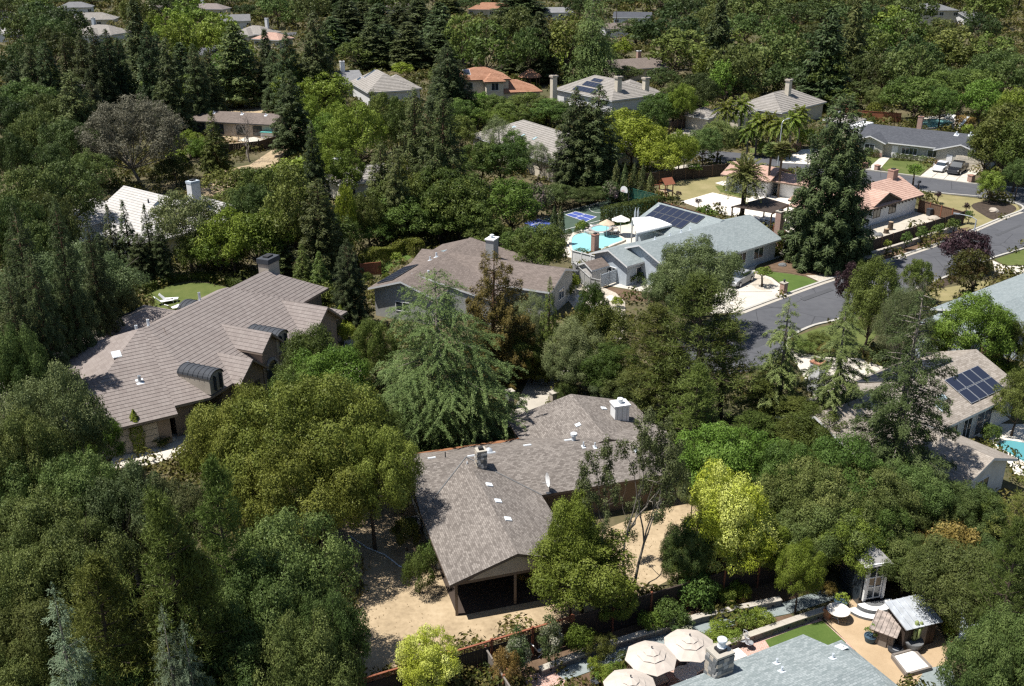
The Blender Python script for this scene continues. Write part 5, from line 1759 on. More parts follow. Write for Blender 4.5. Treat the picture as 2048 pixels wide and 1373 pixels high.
far_house(1262, 108, 16, 12, 25, 'shingle_taupe', 'stucco_cream', 'dark brown roof with brick chimney right of lime-green trees', ends='gg', pitch=.3, tiles=0, ch=(3, 1, 3.4, 'brick'))
far_house(1862, 0, 18, 13, -6, 'shingle_slate', 'stucco_cream', 'tall cream two-storey house on the top edge at right', eave=6.6, pitch=.3)
far_house(1932, 22, 12, 9, 40, 'shingle_slate', 'plastic_white', 'small white gabled house right of the two-storey house', ends='gg', eave=3.4)
far_house(1640, 300 - 300 + 4, 14, 10, 10, 'shingle_taupe', 'stucco_cream', 'brown roof on the top edge amid the oak wood')
p = G(1060, 146, 3.4)
gz = thing('gazebo', 'small brown-roofed gazebo right of the clay-roofed house', 'gazebo', (p.x, p.y, 0))
MB().lathe([(3.0, 2.5), (2.2, 3.2), (.1, 4.4)], 8).build('roof', 'tile_clay', gz)
for k in range(8):
    MB().box(2.3 * math.cos(k * math.pi / 4), 2.3 * math.sin(k * math.pi / 4), 0, .18, .18, 2.6).build('post', 'wood_brown', gz)

# ------------------------------------------------------------------ fences, walls, hedges
def W2(u, v, z=0.0):
    p = G(u, v, z)
    return (p.x, p.y)
def fence(name, label, pts, hgt, mat, post='wood_brown', step=2.4, boards=False, lattice=False, rails=True, grp=None, postx=.12):
    """pts: ground points; panels between posts, boards as single pieces where they show"""
    o = thing(name, label, 'fence', (*pts[0], 0), 0, grp)
    ox, oy = pts[0]
    bm_cache = {}
    for (ax, ay), (bx, by) in zip(pts[:-1], pts[1:]):
        ln = math.hypot(bx - ax, by - ay)
        an = math.atan2(by - ay, bx - ax)
        k = max(1, round(ln / step))
        for i in range(k + 1):
            t = i / k
            MB().box(0, 0, 0, postx, postx, hgt + .12).build('post', post, o, (ax + (bx - ax) * t - ox, ay + (by - ay) * t - oy, 0), an)
        seg = ln / k
        for i in range(k):
            t = (i + .5) / k
            cx_, cy_ = ax + (bx - ax) * t - ox, ay + (by - ay) * t - oy
            hb = hgt - (.42 if lattice else 0)
            if boards:
                n = max(4, round((seg - .12) / .16))
                w = (seg - postx - .02) / n
                key = (round(w, 3), hb)
                if key not in bm_cache:
                    bm_cache[key] = MB().box(0, 0, .04, w - .012, .025, hb - .06).mesh('board', mat)
                for j in range(n):
                    s_ = -seg / 2 + postx / 2 + .01 + w * (j + .5)
                    b_ = link('board', bm_cache[key], o, (cx_ + s_ * math.cos(an), cy_ + s_ * math.sin(an), .012 * ((j * 7 + i) % 3)), an)
            else:
                n = max(4, round(seg / .3))
                m = MB()
                w = (seg - postx) / n
                for j in range(n):
                    m.box(-seg / 2 + postx / 2 + w * (j + .5), 0, .03, w - .015, .03 + .012 * (j % 2), hb - .05)
                q = m.build('panel', mat, o, (cx_, cy_, 0), an)
            if rails:
                r_ = MB().box(0, 0, 0, seg - postx, .09, .07)
                rm = r_.mesh('rail', mat)
                for zz in (.22, hb - .02):
                    link('rail', rm, o, (cx_ + .04 * math.sin(an), cy_ - .04 * math.cos(an), zz), an)
            if lattice:
                m = MB()
                n = int(seg / .16)
                for j in range(n):
                    x = -seg / 2 + postx + (seg - 2 * postx) * j / (n - 1)
                    m.box(x, 0, hb + .06, .03, .02, .34)
                for j in range(3):
                    m.box(0, .012, hb + .1 + .11 * j, seg - postx, .02, .03)
                m.build('lattice', post, o, (cx_, cy_, 0), an)
                MB().box(0, 0, hb + .4, seg, .12, .05).build('top_rail', post, o, (cx_, cy_, 0), an)
    return o
FA, FB = Vector((-7.9, 41.0)), Vector((16.7, 52.1))
fp = lambda t: tuple(FA + (FB - FA) * t)
fence('board_fence', 'dark board fence topped with lattice along the dirt yard', [(-10.2, 39.96), fp(.46)], 2.0, 'wood_dark', 'wood_red', 2.3, True, True)
fence('board_fence', 'weathered dark board fence with top rail behind the garden beds', [fp(.463), (17.6, 52.5)], 1.95, 'wood_dark', 'wood_red', 2.4, True, False)
fence('board_fence', 'short board fence running from the lattice fence towards the camera', [(-1.45, 44.1), (.6, 39.5)], 1.5, 'wood_grey', 'wood_red', 2.4, True, False)
fence('board_fence', 'long dark fence along the kerb below the terracotta house', [W2(1925, 449), W2(1760, 503), W2(1690, 526)], 1.8, 'wood_dark', 'wood_brown')
fence('board_fence', 'red-brown fence joining the terracotta house to the long dark fence', [W2(1836, 424), W2(1880, 436), W2(1925, 449)], 1.7, 'wood_brown', 'wood_red')
fence('board_fence', 'red-brown fence behind the solar roof of the blue-grey house', [W2(1316, 428), W2(1395, 452), W2(1420, 462)], 1.9, 'wood_brown', 'wood_red')
fence('board_fence', 'brown fence right of the blue-grey house chimney', [W2(1545, 478), W2(1590, 502)], 1.8, 'wood_brown', 'wood_red')
fence('board_fence', 'bright red-brown fence behind the dark-roofed house', [W2(1690, 236), W2(1740, 242), W2(1800, 246)], 1.9, 'wood_red', 'wood_red')
fence('board_fence', 'dark fence below the round yellow-green trees', [W2(1290, 372), W2(1370, 360), W2(1450, 352)], 1.9, 'wood_dark', 'wood_brown')
fence('board_fence', 'red-brown fence left of the white driveway on the upper street', [W2(1556, 318), W2(1600, 302)], 1.5, 'wood_brown', 'wood_red')
fence('board_fence', 'dark fence along the driveway with the parked grey car', [W2(1330, 268), W2(1400, 248)], 1.9, 'wood_dark', 'wood_brown')
fence('board_fence', 'short red-brown fence left of the taupe shingled house', [W2(722, 553), W2(762, 549)], 1.5, 'wood_red', 'wood_red')
fence('board_fence', 'dark fence below the building site', [W2(380, 318), W2(520, 303), W2(590, 282)], 1.8, 'wood_dark', 'wood_dark')
fence('board_fence', 'weathered fence behind the tan-roofed house', [W2(1955, 726), W2(2020, 765), W2(2060, 790)], 1.8, 'wood_brown', 'wood_brown')
fence('panel_fence', 'white panel fence between pool and taupe shingled house', [W2(1144, 530), W2(1200, 545)], 1.8, 'trim_white', 'trim_white', 1.6)
fence('panel_fence', 'grey board fence around the small garden shed', [W2(1146, 552), W2(1180, 585), W2(1200, 590)], 1.7, 'siding_grey', 'siding_grey', 2.0)
fence('slat_fence', 'grey slat screen at the right end of the blue-grey house', [W2(1566, 508), W2(1582, 503)], 1.6, 'siding_grey', 'siding_grey', 1.5)
def stone_wall(name, label, pts, hgt, th, block, mats, cap, capm='concrete_old', course=.2):
    """low wall of single blocks with cap stones"""
    o = thing(name, label, 'wall', (*pts[0], 0))
    ox, oy = pts[0]
    mm = {}
    for (ax, ay), (bx, by) in zip(pts[:-1], pts[1:]):
        ln, an = math.hypot(bx - ax, by - ay), math.atan2(by - ay, bx - ax)
        rows = max(1, round((hgt - .07) / course))
        rh = (hgt - .07) / rows
        n = max(1, round(ln / block))
        bl = ln / n
        key = round(bl, 3)
        for j in range(rows):
            for i in range(n):
                s_ = bl * (i + .5 + (.25 if j % 2 else -.25) * (0 < i < n - 1))
                q = (i * 5 + j * 3) % len(mats)
                if (key, q) not in mm:
                    mm[(key, q)] = MB().box(0, 0, .008, bl - .025, th * (.95 + .05 * q), rh - .014).mesh('block', mats[q])
                link('block', mm[(key, q)], o, (ax - ox + s_ * math.cos(an), ay - oy + s_ * math.sin(an), rh * j), an)
        k = max(1, round(ln / (block * 1.6)))
        cm = MB().box(0, 0, 0, ln / k - .012, th + cap, .07).mesh('cap_stone', capm)
        for i in range(k):
            s_ = ln * (i + .5) / k
            link('cap_stone', cm, o, (ax - ox + s_ * math.cos(an), ay - oy + s_ * math.sin(an), hgt - .07), an)
    return o
stone_wall('retaining_wall', 'low stone retaining wall between the garden beds and the slate path', [W2(1080, 1352), W2(1180, 1312), W2(1400, 1244), W2(1560, 1210)], .5, .3, .55, ['stone_dark', 'wood_grey', 'stone_dark'], .12)
stone_wall('retaining_wall', 'low stone wall above the brick patio, behind the umbrellas', [W2(1290, 1350), W2(1440, 1304), W2(1590, 1252), W2(1650, 1232)], .55, .3, .55, ['wood_grey', 'stone_dark', 'stone_dark'], .12)
stone_wall('retaining_wall', 'pale stone wall along the kerbside mulch bed', [W2(1722, 522), W2(1820, 492), W2(1912, 461)], .75, .35, .9, ['stone_grey', 'boulder'], .06, 'concrete_old', .24)
def hedge(name, label, pts, h0, w, leafm, leaf=.16, smooth=0, wave=0.0):
    if smooth:
        pts = smooth_loop(pts, smooth, False)
    rs = np.random.RandomState(len(label))
    P = [np.array(p) for p in pts]
    C, N = [], []
    ox, oy = pts[0]
    tot = sum(np.linalg.norm(b - a) for a, b in zip(P[:-1], P[1:]))
    run = 0
    for a, b in zip(P[:-1], P[1:]):
        ln = np.linalg.norm(b - a)
        d = (b - a) / ln
        nn = np.array([-d[1], d[0]])
        n = int(ln * (w + 2 * h0) / (leaf * leaf * .25) * 1.2)
        t = rs.rand(n)
        s = rs.rand(n) * (w + 2 * h0)
        hh = h0 * (1 + wave * np.sin((run + t * ln) / tot * 6.28 * 1.4))
        side = np.where(s < h0, -1, np.where(s > h0 + w, 1, 0))
        off = np.where(side == 0, s - h0 - w / 2, side * w / 2)
        z = np.where(side == 0, hh, np.where(side < 0, s, s - h0 - w) * hh / h0)
        j = rs.normal(size=(n, 3)) * leaf * .3
        xy = a + d * (t * ln)[:, None] + nn * off[:, None]
        C.append(np.c_[xy[:, 0] - ox, xy[:, 1] - oy, z] + j)
        N.append(np.c_[nn[0] * side, nn[1] * side, np.where(side == 0, 1.0, .25)])
        run += ln
    for end, sg in ((0, -1), (-1, 1)):
        a, b = (P[0], P[1]) if end == 0 else (P[-2], P[-1])
        d = (b - a) / np.linalg.norm(b - a)
        nn = np.array([-d[1], d[0]])
        n = int(w * h0 / (leaf * leaf * .25) * 1.3)
        xy = P[end] + nn * ((rs.rand(n) - .5) * w)[:, None]
        C.append(np.c_[xy[:, 0] - ox, xy[:, 1] - oy, rs.rand(n) * h0] + rs.normal(size=(n, 3)) * leaf * .3)
        N.append(np.tile([d[0] * sg, d[1] * sg, .2], (n, 1)))
    C, N = np.concatenate(C), np.concatenate(N)
    n = len(C)
    me = leaf_mesh(name, leafm, C, N + .6 * rdir(rs, n), rdir(rs, n), leaf * (.7 + .6 * rs.rand(n)), leaf * .55 * (.7 + .6 * rs.rand(n)), rs.rand(n))
    o = thing(name, label, 'hedge', (ox, oy, 0))
    link('foliage', me, o)
    # inner stems
    m = MB()
    for k in range(max(2, int(tot / 1.2))):
        q = P[min(len(P) - 1, int(len(P) * k / max(2, int(tot / 1.2))))]
        m.tube([(q[0] - ox, q[1] - oy, 0), (q[0] - ox, q[1] - oy, h0 * .7)], [.04, .02], 5)
    m.build('stems', 'bark', o)
    return o
hedge('hedge', 'tall clipped hedge between the sports court and the solar roof', [W2(1207, 452), W2(1262, 441), W2(1322, 427)], 2.5, 1.5, 'leaf_hedge_dark', .2)
hedge('hedge', 'wavy clipped lime hedge left of the taupe shingled house', [W2(724, 542), W2(750, 531), W2(775, 519), W2(800, 508), W2(822, 508), W2(840, 517)], 1.7, 1.3, 'leaf_hedge', .17, 3, .25)
hedge('hedge', 'low curved hedge around the oval lawn', [W2(284, 588), W2(318, 574), W2(355, 564), W2(404, 560), W2(453, 569), W2(480, 580)], .9, .9, 'leaf_hedge_dark', .16, 3)
hedge('hedge', 'low clipped hedge in front of the blue-grey house entrance', [W2(1522, 520), W2(1554, 508)], .8, .9, 'leaf_hedge', .14)
hedge('hedge', 'dark hedge beside the pool of the dark-roofed house', [W2(1916, 250), W2(1942, 256)], 1.8, 1.6, 'leaf_rust', .25)
# ------------------------------------------------------------------ sports court and pool
court = sheet('sports_court', 'court_green', [(1040, 458), (1090, 438), (1150, 418), (1215, 401), (1260, 406), (1320, 420), (1240, 440), (1200, 447), (1140, 468), (1100, 474)])
for pts in ([(1131, 431), (1151, 424.5), (1193, 435), (1172, 445)], [(1048, 447), (1077, 439), (1103, 448), (1080, 461)]):
    p_ = MB().poly([(*W2(*q), _zl[0] + .012) for q in pts])
    p_.build('painted_court', 'court_blue', court)
def line(par, a, b, w=.1, z=None):
    A, B = Vector(W2(*a)), Vector(W2(*b))
    d = (B - A).normalized()
    n = Vector((-d.y, d.x)) * w / 2
    zz = _zl[0] + .02 if z is None else z
    MB().poly([(A.x - n.x, A.y - n.y, zz), (B.x - n.x, B.y - n.y, zz), (B.x + n.x, B.y + n.y, zz), (A.x + n.x, A.y + n.y, zz)]).build('line', 'white_line', par)
for a, b in (((1131, 431), (1151, 424.5)), ((1151, 424.5), (1193, 435)), ((1193, 435), (1172, 445)), ((1172, 445), (1131, 431)), ((1141, 428), (1183, 440)), ((1150, 437.5), (1170, 430)),
             ((1062, 452), (1120, 434)), ((1062, 443), (1210, 403)), ((1110, 466), (1240, 432)), ((1077, 439), (1103, 448)), ((1186, 408), (1212, 416)), ((1062, 443), (1085, 455))):
    line(court, a, b)
cc = [(1198 + 20 * math.cos(t), 418 + 9 * math.sin(t)) for t in np.linspace(math.pi * .45, math.pi * 1.5, 10)]
for a, b in zip(cc[:-1], cc[1:]):
    line(court, a, b)
x, y = W2(1256, 420)
hp = thing('basketball_hoop', 'basketball hoop with white round backboard behind the tall hedge', 'basketball hoop', (x, y, 0), math.radians(-140))
MB().tube([(0, 0, 0), (0, 0, 2.6), (.9, 0, 3.1)], .06, 8).build('pole', 'trim_dark', hp)
bk = MB()
arc = [(.7 * math.cos(t), 3.0 + .6 * math.sin(t)) for t in np.linspace(-.5, math.pi + .5, 14)]
bk.poly([(1.0, a, b) for a, b in arc])
bk.poly([(.96, a, b) for a, b in arc][::-1])
for k in range(len(arc)):
    a, b = arc[k], arc[(k + 1) % len(arc)]
    bk.poly([(.96, *a), (.96, *b), (1.0, *b), (1.0, *a)])
bk.build('backboard', 'plastic_white', hp)
MB().tube([(1.2 + .23 * math.cos(t), .23 * math.sin(t), 2.95) for t in np.linspace(0, 6.283, 13)], .02, 5, False).build('rim', 'paint_red', hp)
def mesh_fence(label, pts, hgt):
    o = thing('mesh_fence', label, 'fence', (*pts[0], 0))
    ox, oy = pts[0]
    for (ax, ay), (bx, by) in zip(pts[:-1], pts[1:]):
        ln, an = math.hypot(bx - ax, by - ay), math.atan2(by - ay, bx - ax)
        k = max(1, round(ln / 2.2))
        for i in range(k + 1):
            t = i / k
            MB().tube([(0, 0, 0), (0, 0, hgt)], .045, 6).build('post', 'net_green', o, (ax + (bx - ax) * t - ox, ay + (by - ay) * t - oy, 0))
        for zz in (.05, hgt * .5, hgt):
            MB().box(ln / 2, 0, zz - .02, ln, .05, .05).build('rail', 'net_green', o, (ax - ox, ay - oy, 0), an)
        m = MB()
        n = int(ln / .16)
        for j in range(n):
            m.box(ln * (j + .5) / n, .02, .05, .085, .008, hgt - .08)
        m.build('netting', 'net_green', o, (ax - ox, ay - oy, 0), an)
    return o
mesh_fence('green mesh fence round the far end of the sports court', [W2(1212, 399), W2(1240, 404), W2(1318, 424)], 2.4)
# pools: coping, water
def pool(name, label, outline, water='water_turquoise', cop='concrete', zc=.10, w=.35):
    pts = smooth_loop([W2(*q) for q in outline], 4)
    cx_, cy_ = sum(p[0] for p in pts) / len(pts), sum(p[1] for p in pts) / len(pts)
    o = thing(name, label, 'pool', (cx_, cy_, 0))
    L = [(p[0] - cx_, p[1] - cy_) for p in pts]
    MB().poly([(*p, zc + .12) for p in L]).build('water', water, o)
    m = MB()
    n = len(L)
    for k in range(n):
        a, b = L[k], L[(k + 1) % n]
        ea = Vector(a).normalized() * w
        eb = Vector(b).normalized() * w
        A2, B2 = (a[0] + ea.x, a[1] + ea.y), (b[0] + eb.x, b[1] + eb.y)
        m.hexa([(*a, 0), (*A2, 0), (*B2, 0), (*b, 0), (*a, zc + .17), (*A2, zc + .17), (*B2, zc + .17), (*b, zc + .17)])
    m.build('coping', cop, o)
    return o, cx_, cy_
pool('swimming_pool', 'turquoise freeform swimming pool beside the blue-grey house', [(1143, 486), (1150, 474), (1175, 469), (1200, 473), (1225, 473), (1246, 483), (1225, 492), (1200, 503), (1165, 510), (1147, 506)])
sp, sx0, sy0 = pool('spa_pool', 'small raised round spa at the far side of the freeform pool', [(1182, 466), (1192, 461), (1206, 460), (1218, 464), (1212, 470), (1195, 472)], 'water_turquoise', 'stone_grey', .45)
rs_ = random.Random(3)
for k in range(20):
    t = 6.283 * k / 20
    s_ = link('stone', STONES[k % 8], sp, (2.1 * math.cos(t), 1.9 * math.sin(t), .25), t)
    s_.scale = (.5 + .3 * rs_.random(), .7, .5 + .25 * rs_.random())
pool('swimming_pool', 'bright blue pool behind the dark-roofed house', [(1842, 249), (1850, 243), (1870, 241), (1895, 243), (1905, 250), (1885, 256), (1855, 258)])
pool('swimming_pool', 'dark teal pool cut by the right edge below the tan-roofed house', [(1992, 897), (2006, 887), (2040, 890), (2100, 905), (2100, 945), (2048, 930), (2010, 908)], 'water_deep', 'white_paving')
# ------------------------------------------------------------------ umbrellas, pergolas, tables
def umbrella(label, u, v, z, r, mat, tilt=0.0, name='patio_umbrella', tiers=3, grp=None, spin=.3):
    p = G(u, v, z)
    o = thing(name, label, 'umbrella', (p.x, p.y, 0), 0, grp)
    MB().tube([(0, 0, 0), (0, 0, z + .25)], .035, 8).build('pole', 'metal_light', o)
    MB().lathe([(.32, 0), (.32, .06), (.08, .1)], 14).build('base', 'metal_dark', o)
    T = [(1.0, z - .38, .5, z - .07), (.56, z - .07, .28, z + .1), (.33, z + .095, .02, z + .26)][:tiers] if tiers > 1 else [(1.0, z - .4, .02, z + .22)]
    for ti, (ra, za, rb, zb) in enumerate(T):
        for k in range(8):
            a, b = spin + k * math.pi / 4, spin + (k + 1) * math.pi / 4
            m = MB()
            Q = [(r * ra * math.cos(a), r * ra * math.sin(a), za), (r * ra * math.cos(b), r * ra * math.sin(b), za), (r * rb * math.cos(b), r * rb * math.sin(b), zb), (r * rb * math.cos(a), r * rb * math.sin(a), zb)]
            mid = [(Q[0][i] + Q[1][i]) / 2 for i in range(3)]
            mid[2] += .035
            m.poly([Q[0], mid, Q[2], Q[3]])
            m.poly([mid, Q[1], Q[2]])
            lo = [(q[0], q[1], q[2] - (.03 if ti == 0 else .012)) for q in (Q[0], mid, Q[1])]
            m.poly([lo[0], lo[1], tuple(mid), Q[0]])
            m.poly([lo[1], lo[2], Q[1], tuple(mid)])
            if ti == 0 and tiers > 1:
                m.poly([lo[0], lo[1], lo[2], Q[2], Q[3]][::-1])
            m.build('canopy_panel', mat, o)
    for k in range(8):
        a = spin + k * math.pi / 4
        MB().bar((.03 * math.cos(a), .03 * math.sin(a), z - .02), (r * .97 * math.cos(a), r * .97 * math.sin(a), z - .43), .02, .02).build('rib', 'metal_light', o)
    MB().lathe([(.03, 0), (.05, .06), (.01, .13)], 8).build('finial', 'metal_dark', o, (0, 0, z + (.3 if tiers > 1 else .22)))
    o.rotation_euler = (tilt, 0, 0)
    return o
umbrella('beige three-tiered patio umbrella, the farthest right of three', 1379, 1280, 2.55, 1.42, 'canvas_beige', 0, grp='beige garden umbrellas')
umbrella('beige three-tiered patio umbrella, the middle one of three', 1303, 1305, 2.55, 1.42, 'canvas_beige', 0, grp='beige garden umbrellas', spin=.1)
umbrella('beige three-tiered patio umbrella cut by the bottom edge', 1261, 1363, 2.55, 1.42, 'canvas_beige', 0, grp='beige garden umbrellas', spin=.5)
umbrella('small straw-coloured umbrella beside the raised spa', 1214, 442, 2.3, 1.05, 'canvas_straw', tiers=1)
umbrella('white umbrella between the raised spa and the white pergola', 1242, 434, 2.6, 1.25, 'canvas_white', tiers=1)
def closed_umbrella(label, u, v):
    x, y = W2(u, v)
    o = thing('folded_umbrella', label, 'umbrella', (x, y, 0), 0, 'folded umbrellas')
    MB().tube([(0, 0, 0), (0, 0, 2.5)], .03, 6).build('pole', 'metal_light', o)
    MB().lathe([(.05, .8), (.16, 1.0), (.14, 1.8), (.03, 2.45)], 8).build('canopy', 'siding_blue', o)
closed_umbrella('folded blue-white umbrella, left of a pair before the tall hedge', 1269.5, 451)
closed_umbrella('folded blue-white umbrella, right of a pair before the tall hedge', 1275, 451)
def pergola(name, label, corners, z, mat, postm, slats, label_part='slat', th=.06, posts=True):
    P = [G(u, v, z) for u, v in corners]
    o = thing(name, label, 'pergola', (P[0].x, P[0].y, 0))
    L = [p - Vector((P[0].x, P[0].y, 0)) for p in P]
    n = slats
    for k in range(n):
        t0, t1 = k / n, (k + .93) / n
        a, b = L[0].lerp(L[1], t0), L[3].lerp(L[2], t0)
        c, d = L[3].lerp(L[2], t1), L[0].lerp(L[1], t1)
        dz = Vector((0, 0, th))
        MB().hexa([a, b, c, d, a + dz, b + dz, c + dz, d + dz]).build(label_part, mat, o)
    for a, b in ((0, 1), (3, 2)):
        A, B = L[a].copy(), L[b].copy()
        A.z -= .1
        B.z -= .1
        MB().bar(A, B, .12, .18).build('beam', postm, o)
    for q in L:
        MB().box(q.x * .97 + sum(w_.x for w_ in L) / 4 * .03, q.y * .97 + sum(w_.y for w_ in L) / 4 * .03, 0, .16, .16, z - .18).build('post', postm, o)
    return o
pergola('pergola', 'dark brown slatted pergola shading the terracotta house patio', [(1463, 414), (1531, 396), (1578, 410), (1544, 427)], 2.8, 'wood_dark', 'wood_brown', 30)
pergola('pergola', 'white covered pergola over the patio of the blue-grey house', [(1264, 437), (1305, 434), (1344, 450), (1273, 467)], 3.45, 'plaster_white', 'trim_white', 20)
def round_table(label, u, v, r=.62, mat='plastic_white', h=.74):
    x, y = W2(u, v)
    o = thing('round_table', label, 'table', (x, y, 0))
    MB().lathe([(r * .97, h - .05), (r, h - .03), (r, h), (r * .97, h + .01)], 24).build('table_top', mat, o)
    MB().lathe([(.05, .03), (.05, h - .05)], 8).build('pedestal', mat, o)
    for k in range(3):
        a = k * 2.094 + .5
        MB().bar((0, 0, .12), (.4 * math.cos(a), .4 * math.sin(a), .03), .05, .05).build('leg', mat, o)
    return o
round_table('white round garden table standing on the tan gravel', 1674, 1240, .68, 'sand_white')
round_table('white round table half under the bottom umbrellas', 1369, 1368, .62)
def bench_seat(label, u, v, w, d, ang, mat='canvas_white', hh=.45):
    x, y = W2(u, v)
    o = thing('patio_bench', label, 'bench', (x, y, 0), math.radians(ang))
    MB().box(0, 0, hh - .14, w, d, .14).build('cushion', mat, o)
    for a in (-1, 1):
        for b in (-1, 1):
            MB().box(a * (w / 2 - .06), b * (d / 2 - .06), 0, .06, .06, hh - .14).build('leg', 'metal_dark', o)
    return o
bench_seat('white cushioned low seat beside the stone chimney', 1470, 1322, 1.0, .75, 27)
bench_seat('pale cushioned seat under the right umbrella', 1318, 1370, .8, .6, 27, 'canvas_beige')
bench_seat('white cushioned seat between umbrellas and stone chimney', 1390, 1345, 1.3, .8, 40, 'sand_white')
def wire_chair(label, u, v, ang, mat='metal_light'):
    x, y = W2(u, v)
    o = thing('garden_chair', label, 'chair', (x, y, 0), math.radians(ang), 'metal garden chairs')
    MB().lathe([(.24, .43), (.25, .46), (.2, .47)], 12).build('seat', mat, o)
    for k in range(4):
        a = k * 1.571 + .785
        MB().tube([(.18 * math.cos(a), .18 * math.sin(a), .44), (.25 * math.cos(a), .25 * math.sin(a), 0)], .018, 5).build('leg', 'metal_dark', o)
    for k in range(5):
        t = -.9 + .45 * k
        MB().tube([(-.22 * math.cos(t), .22 * math.sin(t), .45), (-.3 * math.cos(t), .26 * math.sin(t), .92)], .016, 5).build('back_rod', mat, o)
    MB().tube([(-.3 * math.cos(t), .26 * math.sin(t), .92) for t in (-.95, -.5, 0, .5, .95)], .022, 6).build('backrest', mat, o)
wire_chair('metal garden chair beside the low stone wall, left of two', 1483, 1292, 200)
wire_chair('metal garden chair on the brick patio, right of two', 1497, 1298, 20)
x, y = W2(1080, 1308)
o = thing('garden_chair', 'white folding chair between two white-flowering shrubs', 'chair', (x, y, 0), .6)
MB().bar((-.3, 0, .4), (.3, 0, .44), .5, .04).build('seat', 'plastic_white', o)
MB().bar((-.28, 0, .42), (-.62, 0, 1.0), .5, .04).build('backrest', 'plastic_white', o)
for a in (-.22, .22):
    MB().bar((-.3, a, 0), (.3, a, .42), .04, .04).build('leg', 'plastic_white', o)
    MB().bar((.3, a, 0), (-.3, a, .42), .04, .04).build('leg', 'plastic_white', o)
# ------------------------------------------------------------------ pots, cactus, small garden things
def pot(label, u, v, r, h, mat, fill=None, n=16):
    x, y = W2(u, v)
    o = thing('plant_pot', label, 'pot', (x, y, 0))
    MB().lathe([(r * .7, 0), (r * .95, h * .7), (r, h * .92), (r, h), (r * .88, h), (r * .86, h * .86)], n).build('pot_body', mat, o, smooth=False)
    if fill:
        c = bush(int(u), h * 2.2, r * 2.4, .1, fill, .5, 12)
        f = link('foliage', c[0], o, (0, 0, h * .8))
    else:
        MB().lathe([(r * .85, 0), (r * .85, .02)], n).build('soil', 'mulch', o, (0, 0, h * .85))
    return o
pot('dark blue glazed pot with a bushy green plant beside the hutch', 1739, 1284, .36, .45, 'ceramic_blue', 'leaf_fresh')
pot('dark bowl of green plants behind the white round garden table', 1681, 1212, .42, .3, 'ceramic_blue', 'leaf_lime')
pot('tall square terracotta planter at the end of the low stone wall', 1654, 1238, .3, .75, 'terracotta_pot', None, 4)
pot('large empty terracotta bowl by the short board fence', 1000, 1352, .42, .4, 'terracotta_pot')
pot('wide terracotta bowl with a small plant near the fence post', 970, 1340, .45, .3, 'terracotta_pot', 'leaf_oak_grey')
pot('small blue-white glazed pot among the terracotta bowls', 953, 1352, .22, .3, 'siding_blue')
pot('small terracotta pot at the bottom edge beside the fence', 938, 1370, .26, .3, 'terracotta_pot')
pot('small dark pot with leafy plant left of the bottom umbrella', 1190, 1372, .26, .35, 'metal_dark', 'leaf_fresh')
x, y = W2(1824, 1299)
o = thing('cactus', 'branching column cactus in a big brown pot beside the metal-roofed shed', 'cactus', (x, y, 0))
MB().lathe([(.32, 0), (.5, .45), (.55, .6), (.55, .66), (.46, .66)], 18).build('pot', 'stone_dark', o)
plain('cactus_green', (.20, .24, .09), .6, .2, 8)
for dx, dy, h0, h1, r in ((0, 0, .6, 2.0, .12), (.28, .05, 1.1, 1.9, .09), (-.26, .06, 1.0, 1.75, .09), (.12, -.22, 1.05, 1.6, .08), (-.1, -.2, 1.0, 1.5, .08), (.42, .1, 1.4, 1.7, .07)):
    m = MB()
    if dx or dy:
        m.tube([(0, 0, h0 - .25), (dx * .6, dy * .6, h0 - .15), (dx, dy, h0), (dx, dy, h1 - .05), (dx, dy, h1)], [r * .8, r * .9, r, r, r * .4], 9)
    else:
        m.tube([(0, 0, .5), (0, 0, h1 - .08), (0, 0, h1)], [r, r, r * .4], 9)
    m.build('stem', 'cactus_green', o, smooth=True)
x, y = W2(1791, 1303)
o = thing('tyre_heap', 'dark rubber tyre lying against the wooden hutch', 'tyre', (x, y, 0))
MB().tube([(.33 * math.cos(t), .33 * math.sin(t), .13) for t in np.linspace(0, 6.283, 17)], .13, 8, False).build('tyre', 'rubber', o)
MB().lathe([(.2, .08), (.2, .16)], 12).build('rim', 'metal_light', o)
# white sandbox
P = [W2(*q) for q in ((1783, 1318), (1826, 1306), (1861, 1342), (1812, 1356))]
o = thing('sandbox', 'low wooden sandbox filled with white sand on the gravel', 'sandbox', (*P[0], 0))
L = [(p[0] - P[0][0], p[1] - P[0][1]) for p in P]
MB().prism(L, 0, .22).build('sand', 'sand_white', o)
for k in range(4):
    a, b = L[k], L[(k + 1) % 4]
    MB().bar((*a, .15), (*b, .15), .12, .3).build('frame_board', 'wood_grey', o)
